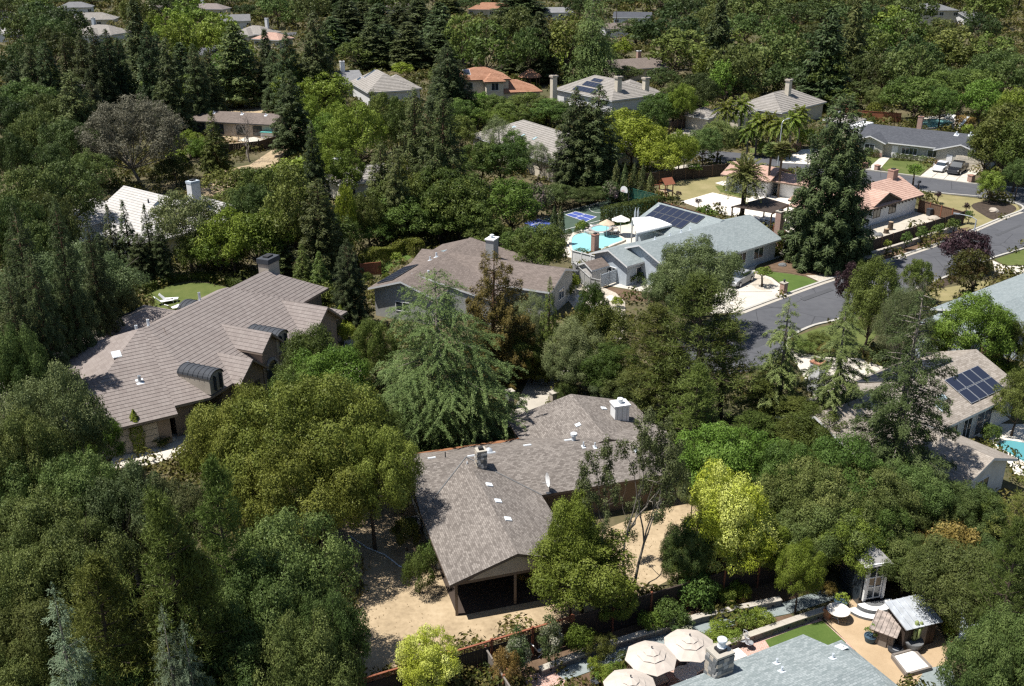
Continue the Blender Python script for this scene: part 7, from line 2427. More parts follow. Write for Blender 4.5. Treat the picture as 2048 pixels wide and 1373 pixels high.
# ------------------------------------------------------------------ trees and shrubs: (kind, u, v of the top, height in m or row of the foot, width in photo pixels[, label])
TREES = [
 # foreground, left
 ('cedar', 880, 562, 888, 350, 'huge layered blue-green cedar behind the brown shingled house'),
 ('redwood_brown', 990, 513, 765, 165, 'brownish ragged conifer right of the huge layered cedar'),
 ('oak_olive', 600, 772, 11, 330, 'broad olive-green oak in front of the tiled house entrance'),
 ('oak_olive', 470, 792, 10, 230, 'olive-green oak left of the broad one, by the tiled house garage'),
 ('oak_olive', 735, 860, 9, 200, 'olive-green oak touching the left gable of the brown shingled house'),
 ('oak_olive', 590, 880, 9.5, 280, 'olive-green oak at the left edge of the dirt yard'),
 ('pine', 415, 915, 15, 160, 'dark pine rising behind the other left foreground pines'),
 ('pine', 292, 1000, 16, 200, 'tallest dark pine in the left foreground'),
 ('pine', 365, 1085, 13, 190, 'dark pine right of the tallest one in the left foreground'),
 ('pine', 190, 1120, 13, 220, 'broad dark pine nearest the bottom left corner'),
 ('pine', 300, 1190, 11, 220, 'dark pine behind the paired pale cedars at the bottom'),
 ('oak', 560, 1045, 10, 260, 'dark oak left of the sunlit dirt yard'),
 ('oak', 520, 1150, 9.5, 250, 'dark oak below the left foreground pines'),
 ('oak', 655, 1190, 9, 150, 'dark oak overhanging the bottom of the dirt yard'),
 ('oak', 600, 1250, 9, 220, 'dark oak at the bottom edge left of the dirt yard'),
 ('oak', 480, 1280, 8, 220, 'dark oak at the bottom edge right of the pale cedars'),
 ('oak', 430, 1345, 6, 200, 'dark oak crown cut by the bottom edge near pale cedars'),
 ('cedar_blue', 112, 1208, 12, 170, 'pale blue cedar at the bottom left, leftmost of three'),
 ('cedar_blue', 327, 1238, 11, 120, 'pale blue cedar at the bottom left, middle of three'),
 ('cedar_blue', 368, 1268, 10, 135, 'pale blue cedar at the bottom left, rightmost of three'),
 ('oak', 60, 1000, 9, 230), ('oak_grey', 240, 935, 9, 200, 'grey-green oak below the driveway of the tiled house'),
 ('oak', 130, 1060, 9, 220), ('oak', 25, 1110, 9, 200), ('oak', 60, 1210, 8, 200), ('oak', 20, 1310, 7, 190), ('oak', 215, 1290, 8, 200),
 ('oak', 150, 925, 9, 200), ('oak_grey', 90, 735, 12, 200, 'grey-green oak at the left end of the tiled house'),
 ('oak', 20, 830, 11, 190), ('oak', 30, 915, 9, 180), ('fresh', 190, 828, 5.5, 95, 'light green tree hiding the left corner of the garage'),
 ('oak_grey', 330, 960, 8, 170), ('fresh', 60, 985, 4, 80), ('bush_lime', 215, 1060, 3, 60),
 ('gold_column', 279, 820, 903, 30, 'golden column cypress beside the garage door'), ('gold_column', 80, 700, 4.5, 16, 'golden column cypress at the left end of the tiled house'),
 ('gold_column', 684, 610, 668, 24, 'golden column cypress at the right end of the tiled house'),
 ('bush', 320, 872, 890, 50, 'green shrub beside the bench of the tiled house'), ('ball', 382, 830, 848, 22), ('bush', 395, 820, 3, 60), ('bush', 420, 815, 3, 60),
 ('olive', 620, 655, 8, 140, 'olive-green tree before the right end of the tiled house'), ('green', 600, 735, 7, 130), ('fresh', 655, 700, 8, 180), ('green', 690, 760, 8, 150), ('olive', 700, 800, 8, 140),
 ('green', 745, 640, 7, 90), ('bush_gold', 690, 645, 2.5, 40), ('bush', 715, 690, 2, 50),
 # mid left
 ('oak_grey', 165, 495, 712, 280, 'big grey-green oak behind the tiled house roof'), ('oak_grey', 90, 560, 690, 150), ('oak_grey', 225, 560, 690, 120),
 ('redwood', 705, 488, 655, 82, 'dark redwood left of the taupe shingled house gable'),
 ('fir_blue', 612, 492, 600, 56), ('fir_blue', 645, 505, 608, 54), ('olive', 590, 560, 4, 60), ('bush_olive', 640, 560, 3, 70), 
 ('redwood', 30, 430, 17, 110), ('redwood', 110, 415, 17, 90), ('redwood', 175, 455, 14, 80), ('redwood', 60, 520, 15, 100), ('redwood', 15, 560, 14, 100), ('oak', 20, 660, 11, 130),
 ('fir', 237, 413, 560, 56, 'small dark fir before the white roof, leftmost of three'), ('fir', 268, 405, 560, 56, 'small dark fir before the white roof, middle of three'), ('fir', 309, 412, 560, 46, 'small dark fir before the white roof, rightmost of three'),
 ('redwood', 215, 470, 585, 60), ('redwood', 330, 455, 566, 50), ('redwood', 290, 470, 570, 60),
 ('oak_grey', 385, 383, 545, 140, 'grey-green oak hiding the right side of the white roof'), ('lime', 470, 420, 552, 130), ('fresh', 440, 460, 556, 110), ('upright', 520, 430, 548, 110), ('green', 395, 470, 556, 80), ('fresh', 560, 420, 540, 110),
 ('olive', 600, 330, 540, 130), ('redwood_olive', 648, 365, 560, 100), ('gold', 700, 370, 515, 46, 'yellow-green slim tree left of the dark rounded trees'), ('olive', 738, 385, 500, 70), ('redwood_olive', 560, 470, 548, 80),
 ('bush_olive', 455, 342, 3.5, 110), ('bush_olive', 500, 336, 3.5, 90), ('bush_olive', 470, 375, 3.5, 100), ('green', 525, 335, 10, 110), ('oak', 500, 370, 9, 110), ('bush_lime', 620, 315, 4, 90), ('bush_fresh', 575, 320, 4, 80),
 ('green', 670, 430, 540, 110), ('green', 745, 440, 500, 90), ('olive', 672, 460, 530, 70), ('green', 780, 430, 486, 90), ('olive', 640, 430, 540, 90),
 ('oak', 45, 335, 12, 140), ('oak', 112, 328, 11, 150), ('oak', 80, 380, 11, 130), ('oak', 20, 395, 12, 120), ('oak', 95, 400, 11, 100), ('oak', 60, 445, 10, 120),
 # far left
 ('eucalyptus', 285, 195, 378, 205, 'huge brown-grey eucalyptus behind the white roof'),
 ('dead', 500, 222, 325, 90, 'bare dead grey tree below the building site'),
 ('oak', 130, 236, 11, 130), ('fresh', 34, 283, 6, 55), ('oak', 68, 222, 11, 100), ('oak', 15, 262, 11, 90), ('oak', 175, 300, 8, 90), ('oak', 100, 290, 9, 90),
 ('fir_blue', 422, 226, 10, 62), ('lime', 375, 262, 5, 70), ('fresh', 398, 278, 5, 60), ('bush_lime', 355, 300, 3, 50), ('oak', 345, 310, 5, 70),
 ('redwood', 578, 148, 14, 90, 'dark redwood right of the building site'), ('lime', 585, 130, 11, 95), ('lime', 643, 145, 10, 115), ('lime', 665, 165, 7, 60), ('lime', 610, 190, 9, 80), ('lime', 672, 205, 9, 80), ('fresh', 650, 228, 8, 70), ('redwood', 622, 250, 12, 55),
 ('lime', 660, 255, 9, 85), ('lime', 652, 300, 7, 75), ('fresh', 690, 300, 8, 80),
 ('wispy', 270, 110, 12, 110, 'pale birch with drooping crown above the eucalyptus'), ('fresh', 250, 128, 10, 90), ('green', 390, 147, 7.5, 115), ('green', 430, 160, 6, 90), ('lime', 345, 163, 7, 60), ('fresh', 320, 150, 9, 80), ('green', 310, 190, 7, 80), 
 ('redwood_olive', 482, 52, 214, 105, 'tall olive redwood left of the lime-green trees'), ('redwood_olive', 140, 148, 15, 95), ('redwood', 180, 165, 13, 75), ('wispy', 196, 172, 7, 56),
 ('redwood', 55, 86, 17, 62), ('redwood', 85, 76, 18, 62), ('redwood_olive', 125, 78, 17, 56), ('redwood', 157, 58, 19, 52), ('redwood', 182, 49, 20, 56), ('redwood', 209, 53, 19, 52), ('redwood', 232, 70, 17, 48),
 ('redwood', 263, -12, 24, 56), ('redwood', 290, 40, 21, 58), ('redwood', 328, 70, 19, 64), ('redwood', 356, 80, 14, 52), ('redwood', 383, 82, 17, 48), ('redwood', 410, 96, 15, 50), ('redwood', 310, 60, 18, 48),
 ('oak', 45, 160, 11, 120), ('oak', 20, 195, 11, 100), ('oak', 90, 190, 11, 100), ('redwood', 20, 120, 14, 60), ('oak', 105, 135, 11, 80), ('oak', 165, 215, 9, 80), ('oak', 60, 135, 11, 90),
 ('lime', 345, 18, 14, 85), ('fresh', 375, -2, 14, 95), ('fresh', 434, 25, 14, 95), ('fresh', 305, 22, 12, 50), ('fresh', 352, 45, 13, 75), ('wispy', 253, 68, 12, 46), ('lime', 410, 45, 12, 70), ('fresh', 470, 70, 12, 70), ('fresh', 440, 105, 10, 60), ('lime', 365, 60, 11, 60),
 ('redwood', 527, 52, 17, 40), ('redwood', 570, 60, 18, 58), ('redwood', 625, 16, 22, 82), ('redwood', 660, 30, 12, 60), ('olive', 630, 85, 12, 80), ('fresh', 655, 55, 8.5, 60), ('olive', 600, 105, 11, 60), ('redwood', 545, 95, 14, 50),
 ('oak', 75, 2, 14, 100), ('oak', 120, 12, 14, 100), ('oak', 100, 55, 13, 90), ('oak', 30, 25, 13, 80), ('oak', 50, 72, 12, 80), ('oak', 20, 95, 12, 80), ('oak', 135, 40, 13, 70), ('oak', 90, 30, 13, 80),
 ('oak', 215, 80, 12, 60), ('oak', 490, 8, 6.5, 50), ('green', 540, 12, 6.5, 70), ('green', 585, 15, 8, 60), ('fresh', 330, 100, 10, 70),
 ('oak', 5, -5, 13, 80), ('oak', 60, -20, 13, 90), ('oak', 180, -12, 6, 70), ('oak', 300, -18, 7, 80), ('oak', 460, -15, 8, 80), ('oak', 550, -15, 13, 80), ('oak', 620, -15, 14, 80),
 # far centre
 ('redwood', 690, -8, 16, 70), ('redwood', 722, 0, 14, 70), ('redwood', 756, 4, 14, 70), ('redwood', 795, 8, 14, 72), ('redwood', 835, -6, 15.5, 74), ('redwood', 878, 0, 17, 70), ('redwood', 882, 35, 13, 64), ('redwood', 815, 40, 13, 70), ('redwood', 770, 45, 12, 66), ('redwood', 740, 40, 13, 60),
 ('green', 714, 76, 8.5, 80), ('green', 782, 78, 7, 90), ('redwood', 888, 92, 14, 60), ('redwood', 890, 100, 14, 60), ('redwood', 894, 78, 17, 66), ('redwood', 917, 116, 13, 54), ('olive', 745, 110, 4, 70), ('gold', 800, 125, 4, 50), ('green', 880, 130, 6.5, 60), 
 ('green', 977, 42, 16, 130, 'large round green tree behind the clay-roofed house'), ('oak', 1040, 15, 15, 110), ('redwood', 1080, 18, 18, 62), ('olive', 1135, 25, 17, 112, 'tall olive-green tree above the lime-green pair'), ('cedar', 1188, -15, 22, 110, 'dark layered cedar near the top, right of centre'),
 ('redwood', 1025, 92, 8, 50), ('redwood', 1085, 112, 6, 44), ('green', 940, 80, 7.5, 80), ('oak', 1000, 20, 14, 90), ('green', 930, 30, 15, 90), ('oak', 950, -5, 7, 90), ('oak', 1060, 55, 14, 80), ('oak', 1010, -15, 6, 90), ('oak', 1130, -12, 6.5, 90),
 ('lime', 1118, 106, 6.5, 84), ('lime', 1166, 94, 7.5, 100), ('oak', 1212, 96, 7, 66), ('oak', 1275, 38, 8, 100), ('oak', 1330, 22, 15, 160), ('oak', 1255, 132, 4.5, 66), ('oak', 1325, 135, 7, 80), ('gold', 1245, 75, 7, 46), ('green', 1275, 60, 5, 60), ('oak', 1240, -8, 5, 80), ('oak', 1330, -12, 8, 80), ('green', 1205, 70, 7, 60),
 ('lime', 714, 205, 12, 120, 'large lime-green tree above the low beige roof'), ('lime', 700, 225, 9, 80), ('green', 765, 185, 11, 80), ('olive', 796, 195, 12, 70), ('redwood_olive', 828, 186, 17, 92), ('redwood_olive', 886, 186, 18, 98), ('redwood_olive', 855, 225, 15, 84),
 ('green', 920, 198, 7, 74), ('fresh', 962, 184, 6.5, 54), ('green', 1055, 188, 6, 105), ('green', 1020, 204, 5.5, 86), ('green', 1100, 198, 6, 86), ('green', 985, 192, 6, 80), ('fresh', 950, 218, 5, 70), ('green', 1125, 205, 5.5, 70), ('gold', 1075, 215, 4, 70), ('fresh', 1000, 222, 4.5, 70), ('green', 920, 232, 7, 70), ('green', 1060, 225, 3.5, 60),
 ('wispy', 998, 232, 340, 70, 'wispy pale tree before the large beige hip roof'), ('green', 1030, 262, 345, 70), ('wispy', 1075, 283, 360, 60), ('green', 1005, 288, 380, 115), ('green', 960, 285, 380, 90),
 ('redwood', 1148, 183, 385, 100, 'dark redwood left of the pair before the beige hip roof'), ('redwood', 1192, 177, 385, 112, 'dark redwood right of the pair before the beige hip roof'), ('redwood', 1170, 215, 385, 100, 'shorter dark redwood filling the middle of the pair'),
 ('gold', 1240, 218, 8.5, 84), ('gold', 1268, 238, 8.5, 134), ('gold', 1325, 284, 6.2, 92), ('lime', 1362, 262, 7.5, 70), ('gold', 1215, 255, 8, 70), ('gold', 1300, 248, 8, 80),
 ('green', 1320, 188, 258, 90), ('green', 1345, 168, 246, 92), ('fresh', 1380, 190, 236, 70), ('green', 1300, 205, 9, 80), ('oak', 1350, 210, 254, 60), ('oak', 1385, 205, 240, 50),
 ('green', 905, 338, 478, 150, 'largest dark rounded tree left of the lime-green wispy tree'), ('green', 850, 350, 470, 120), ('green', 920, 360, 486, 140), ('olive', 782, 358, 478, 90), ('green', 820, 392, 488, 135), ('green', 880, 410, 486, 130), ('green', 950, 400, 498, 110), ('olive', 800, 320, 450, 80), ('redwood_olive', 770, 290, 468, 80), ('redwood_olive', 790, 300, 12, 70),
 ('upright', 1025, 360, 480, 112, 'tall lime-green wispy tree left of the sports court'), ('green', 1085, 450, 7, 122, 'rounded green tree between taupe house and swimming pool'), ('green', 1040, 458, 548, 90), ('green', 975, 440, 505, 90),
 ('bush_pink', 1075, 368, 5, 66, 'pink-flowering shrub behind the sports court'), ('bush_pink', 1225, 362, 3.5, 40), ('oak', 1110, 370, 416, 90), ('oak', 1160, 378, 412, 90), ('oak', 1195, 375, 404, 80),
 ('cypress', 1234, 323, 6, 20), ('cypress', 1251, 328, 6, 19), ('cypress', 1270, 326, 6, 20), ('cypress', 1287, 328, 6, 20), ('cypress', 1302, 345, 5, 20), ('cypress', 1109, 412, 5.2, 20), ('cypress', 1122, 413, 5.2, 20),
 # far right wood
 ('redwood', 1666, 8, 22, 76, 'dark blue-green conifer amid the top right oak wood'), ('redwood_olive', 1717, 2, 21, 66), ('redwood', 1444, -8, 22, 60), ('lime', 1786, 12, 14, 95), ('fresh', 1768, 48, 11, 60), ('upright', 1416, 96, 11, 52), ('upright', 1447, 121, 11, 52), ('lime', 1368, 168, 9, 60), ('oak', 1400, 148, 10, 86),
 ('green', 1837, 156, 9, 135), ('green', 1930, 138, 10, 145), ('fresh', 1975, 160, 10, 90), ('ball_lime', 1750, 205, 3.5, 34), ('green', 1890, 175, 8, 80),
 ('olive', 1990, 208, 372, 125, 'dense olive-green tree at the right end of the dark-roofed house'), ('olive', 1965, 245, 365, 80), ('olive', 2025, 240, 385, 100), ('lime', 2042, 178, 13, 90), ('lime', 2040, 250, 9, 80), ('oak', 2045, 320, 6, 60),
 # palms and court side
 ('date_palm', 1481, 308, 446, 92, 'stout date palm with arching fronds beside the dark pergola'), ('fan_palm', 1535, 288, 392, 34, 'tall thin fan palm, left of the pair by the pergola'), ('fan_palm', 1556, 286, 396, 36, 'tall thin fan palm, right of the pair by the pergola'),
 ('queen_palm', 1454, 196, 8.5, 66), ('queen_palm', 1486, 190, 9, 64), ('queen_palm', 1519, 226, 7.5, 58), ('queen_palm', 1542, 222, 8, 62), ('queen_palm', 1588, 220, 7.5, 60), ('queen_palm', 1602, 210, 8, 56), ('queen_palm', 1562, 232, 7.5, 60), ('queen_palm', 1500, 245, 6, 48),
 ('oak', 1440, 243, 7, 95, 'dark oak in front of the feathery palms, left side'), ('oak', 1412, 258, 6.5, 70), ('lime', 1372, 272, 6, 56), ('bush_lime', 1612, 258, 3.5, 44), ('bush_gold', 1480, 258, 3, 30), ('bush_lime', 1530, 285, 2.5, 36),
 ('sapling', 1386, 328, 359, 30, 'lime sapling alone on the dry lawn'), ('sequoia', 1645, 203, 528, 172, 'massive dark conifer between blue-grey and terracotta houses'),
 ('sapling_plum', 1356, 382, 402, 14), ('sapling_plum', 1396, 398, 420, 16), ('sapling_plum', 1434, 404, 424, 14), ('bush_fresh', 1410, 410, 2.6, 52), ('sapling', 1825, 328, 375, 34), ('upright', 1977, 343, 407, 52, 'young green tree in the dark mulch of the corner island'),
 ('sapling_plum', 1873, 384, 408, 20), ('sapling_plum', 1931, 406, 432, 18), ('sapling_dark', 1935, 422, 448, 22),
 ('sapling_dark', 1905, 438, 470, 28), ('sapling_dark', 1873, 446, 482, 26), ('sapling_dark', 1841, 454, 492, 26), ('sapling_dark', 1808, 464, 502, 24), ('sapling', 1772, 480, 512, 16),
 ('bush_lime', 1510, 492, 1.9, 26), ('ball_lime', 1516, 494, 520, 26), ('ball_lime', 1557, 478, 512, 26), ('ball', 1540, 500, 516, 22), ('sapling', 1524, 535, 574, 36, 'small leaning tree on the pebble bed'), ('bush', 1275, 543, 1.4, 34), ('bush_lime', 1290, 540, 1.2, 26), ('bush', 1258, 548, 1.2, 24),
 # around H4 and the centre
 ('oak_grey', 1405, 485, 9.5, 185, 'grey-green oak overlapping the blue-grey house roof'), ('oak_grey', 1345, 530, 7.5, 110), ('pine_olive', 1372, 552, 882, 250, 'large dark pine in the centre, right of the driveway'), ('pine_olive', 1290, 610, 840, 160), ('pine_olive', 1440, 640, 850, 130), ('pine', 1330, 690, 865, 170), ('pine', 1410, 730, 10, 150),
 ('green', 1190, 570, 9, 80), ('olive', 1195, 612, 770, 150), ('wispy', 1150, 640, 790, 130), ('oak_grey', 1140, 690, 800, 120), ('green', 1220, 690, 815, 120), ('oak', 1270, 740, 838, 130), ('wispy', 1215, 750, 822, 80),
 ('fir_blue', 1100, 563, 9.5, 56, 'slim blue-green fir right of the brownish conifer'), ('wispy', 1060, 585, 7, 80), ('bush_gold', 1148, 552, 2, 28), ('bush_gold', 1130, 545, 2.5, 50), ('bush_gold', 1235, 594, 1.3, 24), ('bush_olive', 1130, 565, 2, 40),
 ('ball', 1163, 497, 1.2, 32), ('bush_lime', 1162, 440, 1.8, 22), ('ball', 1138, 458, 1.0, 14), ('ball', 1155, 455, 1.0, 14), ('ball', 1130, 466, .9, 12), ('bush', 1172, 444, 1.2, 14),
 ('olive', 1040, 660, 765, 90), ('olive', 1065, 720, 768, 60), ('green', 740, 800, 7, 120), ('bush', 1090, 735, 758, 40), ('oak', 1130, 765, 815, 50), ('bush_olive', 1075, 700, 740, 60),
 # right
 ('deodar', 1546, 612, 885, 150, 'slim weeping cedar left of its taller twin near the road'), ('deodar', 1652, 628, 905, 170, 'slim weeping cedar right of its twin near the road'),
 ('redwood_sparse', 1775, 600, 1010, 235, 'thin ragged grey-olive redwood left of the tan-roofed house'), ('wispy', 1790, 575, 760, 110),
 ('olive', 1755, 514, 10, 115, 'olive-green tree on the verge left of the purple plum'), ('plum', 1710, 528, 5.5, 70), ('plum', 1943, 460, 5.2, 105, 'large dark purple plum beside the lower road'), ('redgreen', 1950, 500, 5.5, 85, 'reddish green round tree below the large purple plum'), ('green', 1840, 520, 4.8, 60, 'small round green tree on the verge between the plums'),
 ('dead', 1830, 552, 5, 70, 'small bare grey tree on the verge'), ('wispy', 1810, 575, 8, 90),
 ('fresh', 1965, 592, 8, 150, 'broad fresh green tree before the pale roofed house'), ('lime', 1875, 648, 4.5, 80), ('bush_lime', 1840, 668, 3, 60), ('bush_lime', 1990, 708, 2.5, 90), ('bush_lime', 2030, 725, 2.5, 60), ('green', 2030, 640, 6, 80),
 ('olive', 2022, 738, 872, 100, 'dense dark olive tree right of the black roof panels'), ('bush', 1985, 850, 1.6, 40),
 ('olive', 1615, 812, 938, 150), ('pine', 1560, 790, 905, 190), ('pine', 1480, 830, 930, 150), ('pine', 1620, 860, 960, 150), ('pine_olive', 1510, 760, 900, 130),
 ('bush_olive', 1610, 680, 1.5, 50), ('bush_olive', 1640, 668, 1.2, 50), ('bush_rust', 1655, 690, 1.0, 40),
 # behind and right of the brown house
 ('fresh', 1430, 862, 7, 170, 'fresh green spreading tree right of the brown roof end'), ('fresh', 1510, 870, 6.5, 140), ('variegated', 1462, 930, 8.5, 165, 'pale yellow variegated tree right of the thin grey tree'), ('variegated', 1480, 1010, 6, 150), ('lime', 1520, 1030, 5, 120),
 ('oak', 1600, 930, 1110, 190), ('green', 1660, 880, 1090, 170), ('oak', 1720, 940, 1120, 190), ('oak', 1640, 1000, 1150, 190), ('green', 1740, 1010, 1160, 140), ('oak', 1800, 930, 1075, 150), ('oak', 1840, 1000, 1090, 130), ('oak', 1925, 975, 1080, 130), ('green', 1580, 890, 7, 140), ('fresh', 1690, 1030, 1172, 140), ('oak', 1600, 1050, 1160, 120),
 ('bush_rust', 1885, 1055, 1168, 150, 'rusty orange-brown shrub among the dark right-hand oaks'), ('oak', 1800, 1080, 1195, 150), ('oak', 1900, 1105, 1262, 225), ('oak', 1995, 1095, 1220, 170), ('pine_olive', 2036, 938, 1160, 160, 'olive tufted pine at the right edge below the teal pool'), ('pine_olive', 2040, 1040, 11, 150), ('oak', 2020, 1120, 1290, 170), ('oak', 2000, 1170, 1290, 150), ('green', 1965, 990, 1085, 80),
 ('oak', 2015, 1265, 7.5, 190, 'oak overhanging the bottom right corner'), ('oak', 2040, 1230, 8, 170), ('oak', 2040, 1330, 6, 150), ('oak', 1935, 1352, 4, 70), ('bush_fresh', 1920, 1230, 2, 60),
 ('sparse', 1262, 825, 1195, 260, 'thin half-bare grey tree between brown house and garden fence'), ('upright', 1140, 998, 1242, 120, 'large fresh green tree hiding the right side of the porch'), ('oak_grey', 1390, 945, 4, 70), ('oak', 1380, 1050, 5, 110), ('olive', 1370, 1080, 4, 90), ('bush_rust', 1055, 1115, 1.7, 60), ('bush_rust', 1430, 1095, 2.5, 70),
 ('lime', 1590, 1088, 1228, 92, 'yellow-green garden tree above the slate path'), ('fresh', 1165, 1075, 1246, 215, 'fresh green rounded tree in front of the large upright one by the porch'), ('fresh', 1225, 1165, 1250, 100),
 ('variegated', 855, 1268, 4.6, 125, 'lime-green round tree growing through the lattice fence'), ('bush_white', 1035, 1258, 3.4, 56, 'white-flowering shrub by the fence, left of two'), ('bush_white', 1102, 1236, 3.4, 54, 'white-flowering shrub by the fence, right of two'), ('bush_rust', 1012, 1300, 2.6, 66, 'rusty orange shrub beside the fence corner post'), ('bush_fresh', 1160, 1255, 2.2, 60), ('bush_olive', 1200, 1270, 1.6, 70),
 ('bush', 1400, 1155, 2.4, 80), ('bush_fresh', 1300, 1225, 1.5, 50), ('bush', 1345, 1205, 2, 70), ('bush_white', 1360, 1230, 1.2, 60), ('bush_fresh', 1455, 1180, 1.2, 44), ('bush_gold', 1485, 1170, 1.2, 40), ('bush_rust', 1488, 1186, .8, 30), ('bush', 1415, 1205, 1.0, 34), ('bush_lime', 1470, 1160, 1.2, 40),
 ('bush_lime', 1440, 1245, 1.0, 60), ('bush_fresh', 1490, 1228, 1.1, 60), ('bush_lime', 1525, 1222, 1.1, 56), ('bush_fresh', 1465, 1262, .9, 44), ('bush_lime', 1420, 1268, .8, 50), ('ball', 1246, 1303, 1.1, 28), ('bush_gold', 1188, 1318, 1.2, 28), ('bush_lime', 1210, 1335, .8, 50), ('bush_fresh', 1230, 1330, .8, 40), ('bush_rust', 1660, 1165, 1.1, 36), ('bush_rust', 1330, 1180, 1, 30),
 ('bush_olive', 835, 1100, 3.2, 70), ('bush_gold', 802, 975, 2.2, 40), ('bush_olive', 812, 1040, 2.4, 60), ('bush', 860, 1080, 2.5, 50),
 # house fronts
 ('ball', 1793, 306, 1.3, 17), ('ball', 1808, 308, 1.2, 15), ('ball', 1822, 309, 1.2, 15), ('bush_white', 1848, 312, 1.2, 20), ('ball', 1836, 311, 1.0, 12), ('bush_white', 1862, 315, 1.0, 20), ('ball', 1738, 295, 1.6, 18), ('ball', 1752, 299, 1.5, 18), ('bush', 1724, 303, 1.6, 18), ('bush_rust', 1708, 288, 2.5, 26),
 ('ball', 1727, 226, 1.8, 16), ('ball', 1738, 225, 1.8, 16), ('ball', 1747, 233, 2.2, 22), ('ball', 1723, 240, 1.5, 16), ('bush_lime', 1712, 222, 2, 22), ('bush_lime', 1938, 248, 2.4, 26), ('ball', 1893, 246, 1.4, 12),
 ('ball', 1450, 370, .9, 8), ('ball', 1461, 373, .9, 8), ('ball', 1470, 376, .9, 8), ('ball', 1491, 382, .9, 8), ('ball', 1499, 385, .9, 8), ('ball', 1513, 387, .9, 8),
 ('bush', 760, 520, 1.6, 24), ('bush_lime', 795, 505, 1.4, 28), ('bush_olive', 735, 545, 1.4, 24), ('bush_fresh', 330, 620, 1.2, 26), ('bush_fresh', 770, 545, 1.2, 20),
]
for t in TREES:
    plant(*t[:5], **({'label': t[5]} if len(t) > 5 else {}))
ROOFS = (185, 202, 150, 512, 545, 470, 418, 985, 1104, 1266, 1234, 1862, 1932)
near_roof = lambda u: any(abs(u - q) < 52 for q in ROOFS)
# the oak wood at the top right and gaps behind the far houses
_r = random.Random(21)
for v, u0, u1, du, hh, ww in ((-42, 1290, 2060, 74, 13, 90), (-22, 1350, 2060, 80, 13, 96), (2, 1370, 1800, 78, 13, 104), (30, 1400, 1840, 84, 13, 112), (34, 1900, 2060, 80, 12, 100), (62, 1360, 2060, 88, 13, 120), (92, 1480, 2060, 92, 12, 126), (124, 1490, 2060, 96, 8.5, 116), (150, 1470, 1820, 92, 5.5, 96), (178, 1690, 1800, 50, 5.0, 66)):
    u = u0
    while u < u1:
        plant('oak' if _r.random() < .74 else ('green' if _r.random() < .5 else 'olive'), u + _r.uniform(-16, 16), v + _r.uniform(-9, 9), hh * _r.uniform(.88, 1.15), ww * _r.uniform(.7, 1.2))
        u += du * _r.uniform(.8, 1.2)
for u, v in ((20, -35), (110, -38), (210, -34), (260, -44), (350, -34), (420, -36), (505, -34), (590, -38), (660, -36), (740, -30), (810, -34), (880, -32), (960, -36), (1040, -34), (1110, -38), (1180, -34), (1250, -36)):
    plant('oak' if _r.random() < .6 else 'redwood', u, v + _r.uniform(-5, 5), 7 if near_roof(u) else 14, 85)

for k in range(30):
    u = -20 + 70 * k + _r.uniform(-15, 15)
    plant(('oak', 'green', 'oak', 'redwood_olive', 'olive')[k % 5], u, -14 + _r.uniform(-8, 8), 4.5 if near_roof(u) else 12 * _r.uniform(.8, 1.2), 70 * _r.uniform(.8, 1.2))
# low undergrowth on the open ground between the trees
def inside(poly, X, Y):
    c = np.zeros(len(X), bool)
    n = len(poly)
    for i in range(n):
        (xa, ya), (xb, yb) = poly[i], poly[(i + 1) % n]
        if ya == yb:
            continue
        k = ((ya > Y) != (yb > Y)) & (X < (xb - xa) * (Y - ya) / (yb - ya) + xa)
        c ^= k
    return c
KEEP.append(np.array([tuple(G(u, v))[:2] for u, v in ((1560, 1215), (1640, 1170), (1760, 1150), (1830, 1200), (1920, 1210), (2000, 1290), (1960, 1400), (1500, 1400))]))
rs = np.random.RandomState(4)
n = 15000
Y = 40 + 600 * rs.rand(n) ** 1.45
X = (rs.rand(n) - .5) * 1.25 * Y
ok = np.ones(n, bool)
for q in KEEP:
    ok &= ~inside(q, X, Y)
X, Y = X[ok], Y[ok]
p = Plant(77)
for x, y in zip(X, Y):
    lf = .2 + .0022 * y
    r = (.35 + .75 * rs.rand()) * (1 + y / 260)
    p.clump((x, y, r * .3), r, lf, .28, rs.rand(), .8, .5, .6, .1, .6)
C_, N_, A_, L_, W_, r_ = [np.concatenate([q[i] for q in p.parts]) for i in range(6)]
o = link('undergrowth', leaf_mesh('undergrowth', 'leaf_brush', C_, N_, A_, L_, W_, r_))
o['kind'] = 'stuff'
o['label'] = 'low olive and green brush covering the ground between the trees'

# dry leaves and twigs dropped on the bare yard
rs = np.random.RandomState(8)
n = 5200
X, Y = -13 + 30 * rs.rand(n), 40 + 24 * rs.rand(n)
ok = inside(KEEP[0], X, Y) & (rs.rand(n) < .25 + .75 * (np.sin(X * .9) * np.sin(Y * .7 + 1) > 0.1))
for q in KEEP[60:]:
    ok &= ~inside(q, X, Y)
X, Y = X[ok], Y[ok]
n = len(X)
o = link('leaf_litter', leaf_mesh('leaf_litter', 'leaf_dry', np.c_[X, Y, np.full(n, .045)], np.array([0, 0, 1.0]) + .5 * rdir(rs, n), rdir(rs, n), .05 + .07 * rs.rand(n), .03 + .04 * rs.rand(n), rs.rand(n)))
o['kind'] = 'stuff'
o['label'] = 'dry fallen leaves scattered on the bare dirt yard'

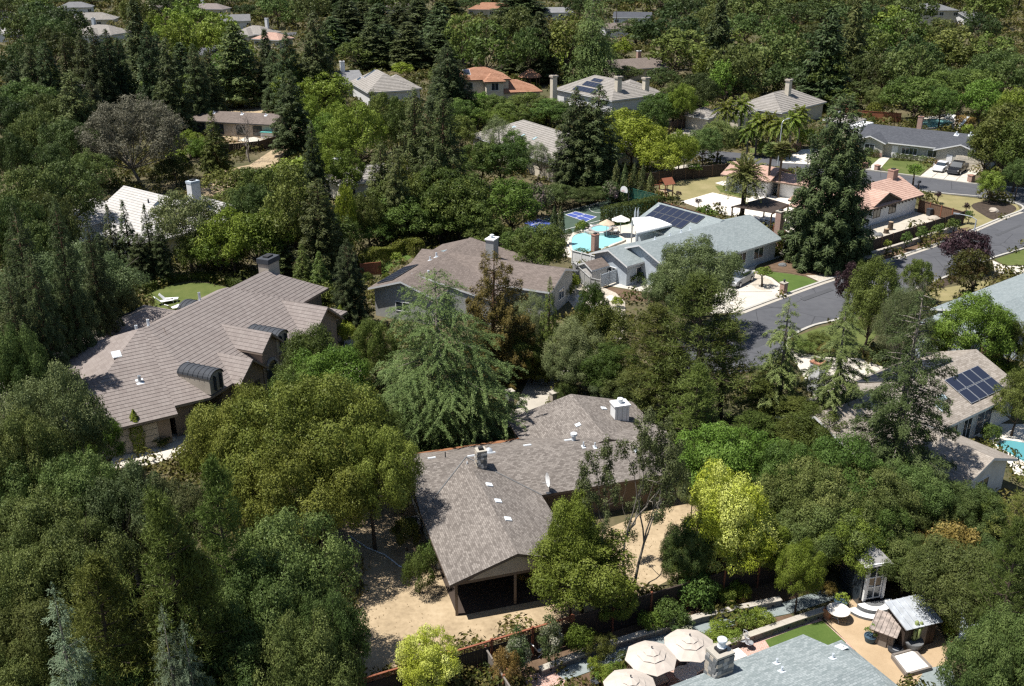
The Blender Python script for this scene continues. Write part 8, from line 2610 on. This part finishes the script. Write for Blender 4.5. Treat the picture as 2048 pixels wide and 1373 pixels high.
# ------------------------------------------------------------------ plants told apart by what they stand beside
MARKS = [(1070, 960, 'the brown shingled house'), (400, 690, 'the tiled house'), (940, 540, 'the taupe shingled house'), (1370, 480, 'the blue-grey house'), (1760, 410, 'the terracotta house'), (1840, 285, 'the dark-roofed house'),
         (1580, 210, 'the grey hip roof'), (1190, 180, 'the three solar strips'), (990, 160, 'the clay-roofed house'), (760, 165, 'the pale grey hips'), (1040, 280, 'the large beige roof'), (260, 430, 'the white roof'), (450, 240, 'the building site'),
         (1930, 790, 'the tan-roofed house'), (1960, 600, 'the pale blue roof'), (1560, 1330, 'the blue shingled roof'), (1150, 440, 'the sports court'), (1195, 490, 'the swimming pool'), (1500, 660, 'the lower road'), (285, 280, 'the eucalyptus'),
         (820, 1190, 'the dirt yard'), (1380, 1170, 'the board fence'), (320, 1130, 'the foreground pines'), (880, 720, 'the huge cedar'), (1370, 690, 'the central pine'), (1645, 370, 'the massive conifer'), (1170, 290, 'the paired redwoods'),
         (1760, 1240, 'the garden hutch'), (1310, 1310, 'the umbrellas'), (735, 315, 'the low beige roof'), (190, 40, 'the top left roofs'), (520, 60, 'the pale beige hips'), (1860, 20, 'the two-storey house'), (1666, 60, 'the blue-green conifer'), (590, 160, 'the lime-green trees'),
         (1780, 800, 'the ragged redwood'), (1870, 250, 'the bright blue pool'), (1480, 370, 'the date palm'), (1800, 490, 'the kerbside wall'), (370, 590, 'the oval lawn'), (1820, 1010, 'the rusty shrub'), (1430, 950, 'the variegated tree'), (1950, 420, 'the corner island'), (985, 4, 'the red top roof'), (800, 3, 'the taupe top roof'), (1266, 20, 'the charcoal roof'), (1500, 60, 'the upper oak wood'), (1780, 120, 'the right oak wood'), (60, 330, 'the left oak slope'), (325, 2, 'the small top roof'), (1104, 11, 'the grey top roof')]
cand = {}
for o, label, look, u, v in PLANTS:
    if label:
        o['label'] = label
        continue
    d, mk = min(((u - a) ** 2 + ((v - b) * 1.3) ** 2, (a, b, t)) for a, b, t in MARKS)
    dx, dy = u - mk[0], (v - mk[1]) * 1.6
    if abs(dx) > abs(dy):
        rel = 'right of' if dx > 0 else 'left of'
    else:
        rel = 'below' if dy > 0 else 'above'
    cand.setdefault('%s %s %s' % (look, rel, mk[2]), []).append((u, v, o))
ORD = ['first', 'second', 'third', 'fourth', 'fifth', 'sixth', 'seventh', 'eighth', 'ninth', 'tenth', 'eleventh', 'twelfth', 'thirteenth', 'fourteenth', 'fifteenth', 'sixteenth', 'seventeenth', 'eighteenth', 'nineteenth', 'twentieth', 'twenty-first', 'twenty-second', 'twenty-third', 'twenty-fourth']
for key, l in cand.items():
    l.sort(key=lambda t: t[0])
    for k, (u, v, o) in enumerate(l):
        if len(l) == 1:
            o['label'] = key
        elif len(l) == 2:
            o['label'] = '%s, %s of two' % (key, ('left one', 'right one')[k])
        else:
            o['label'] = '%s, %s from the left' % (key, ORD[k])
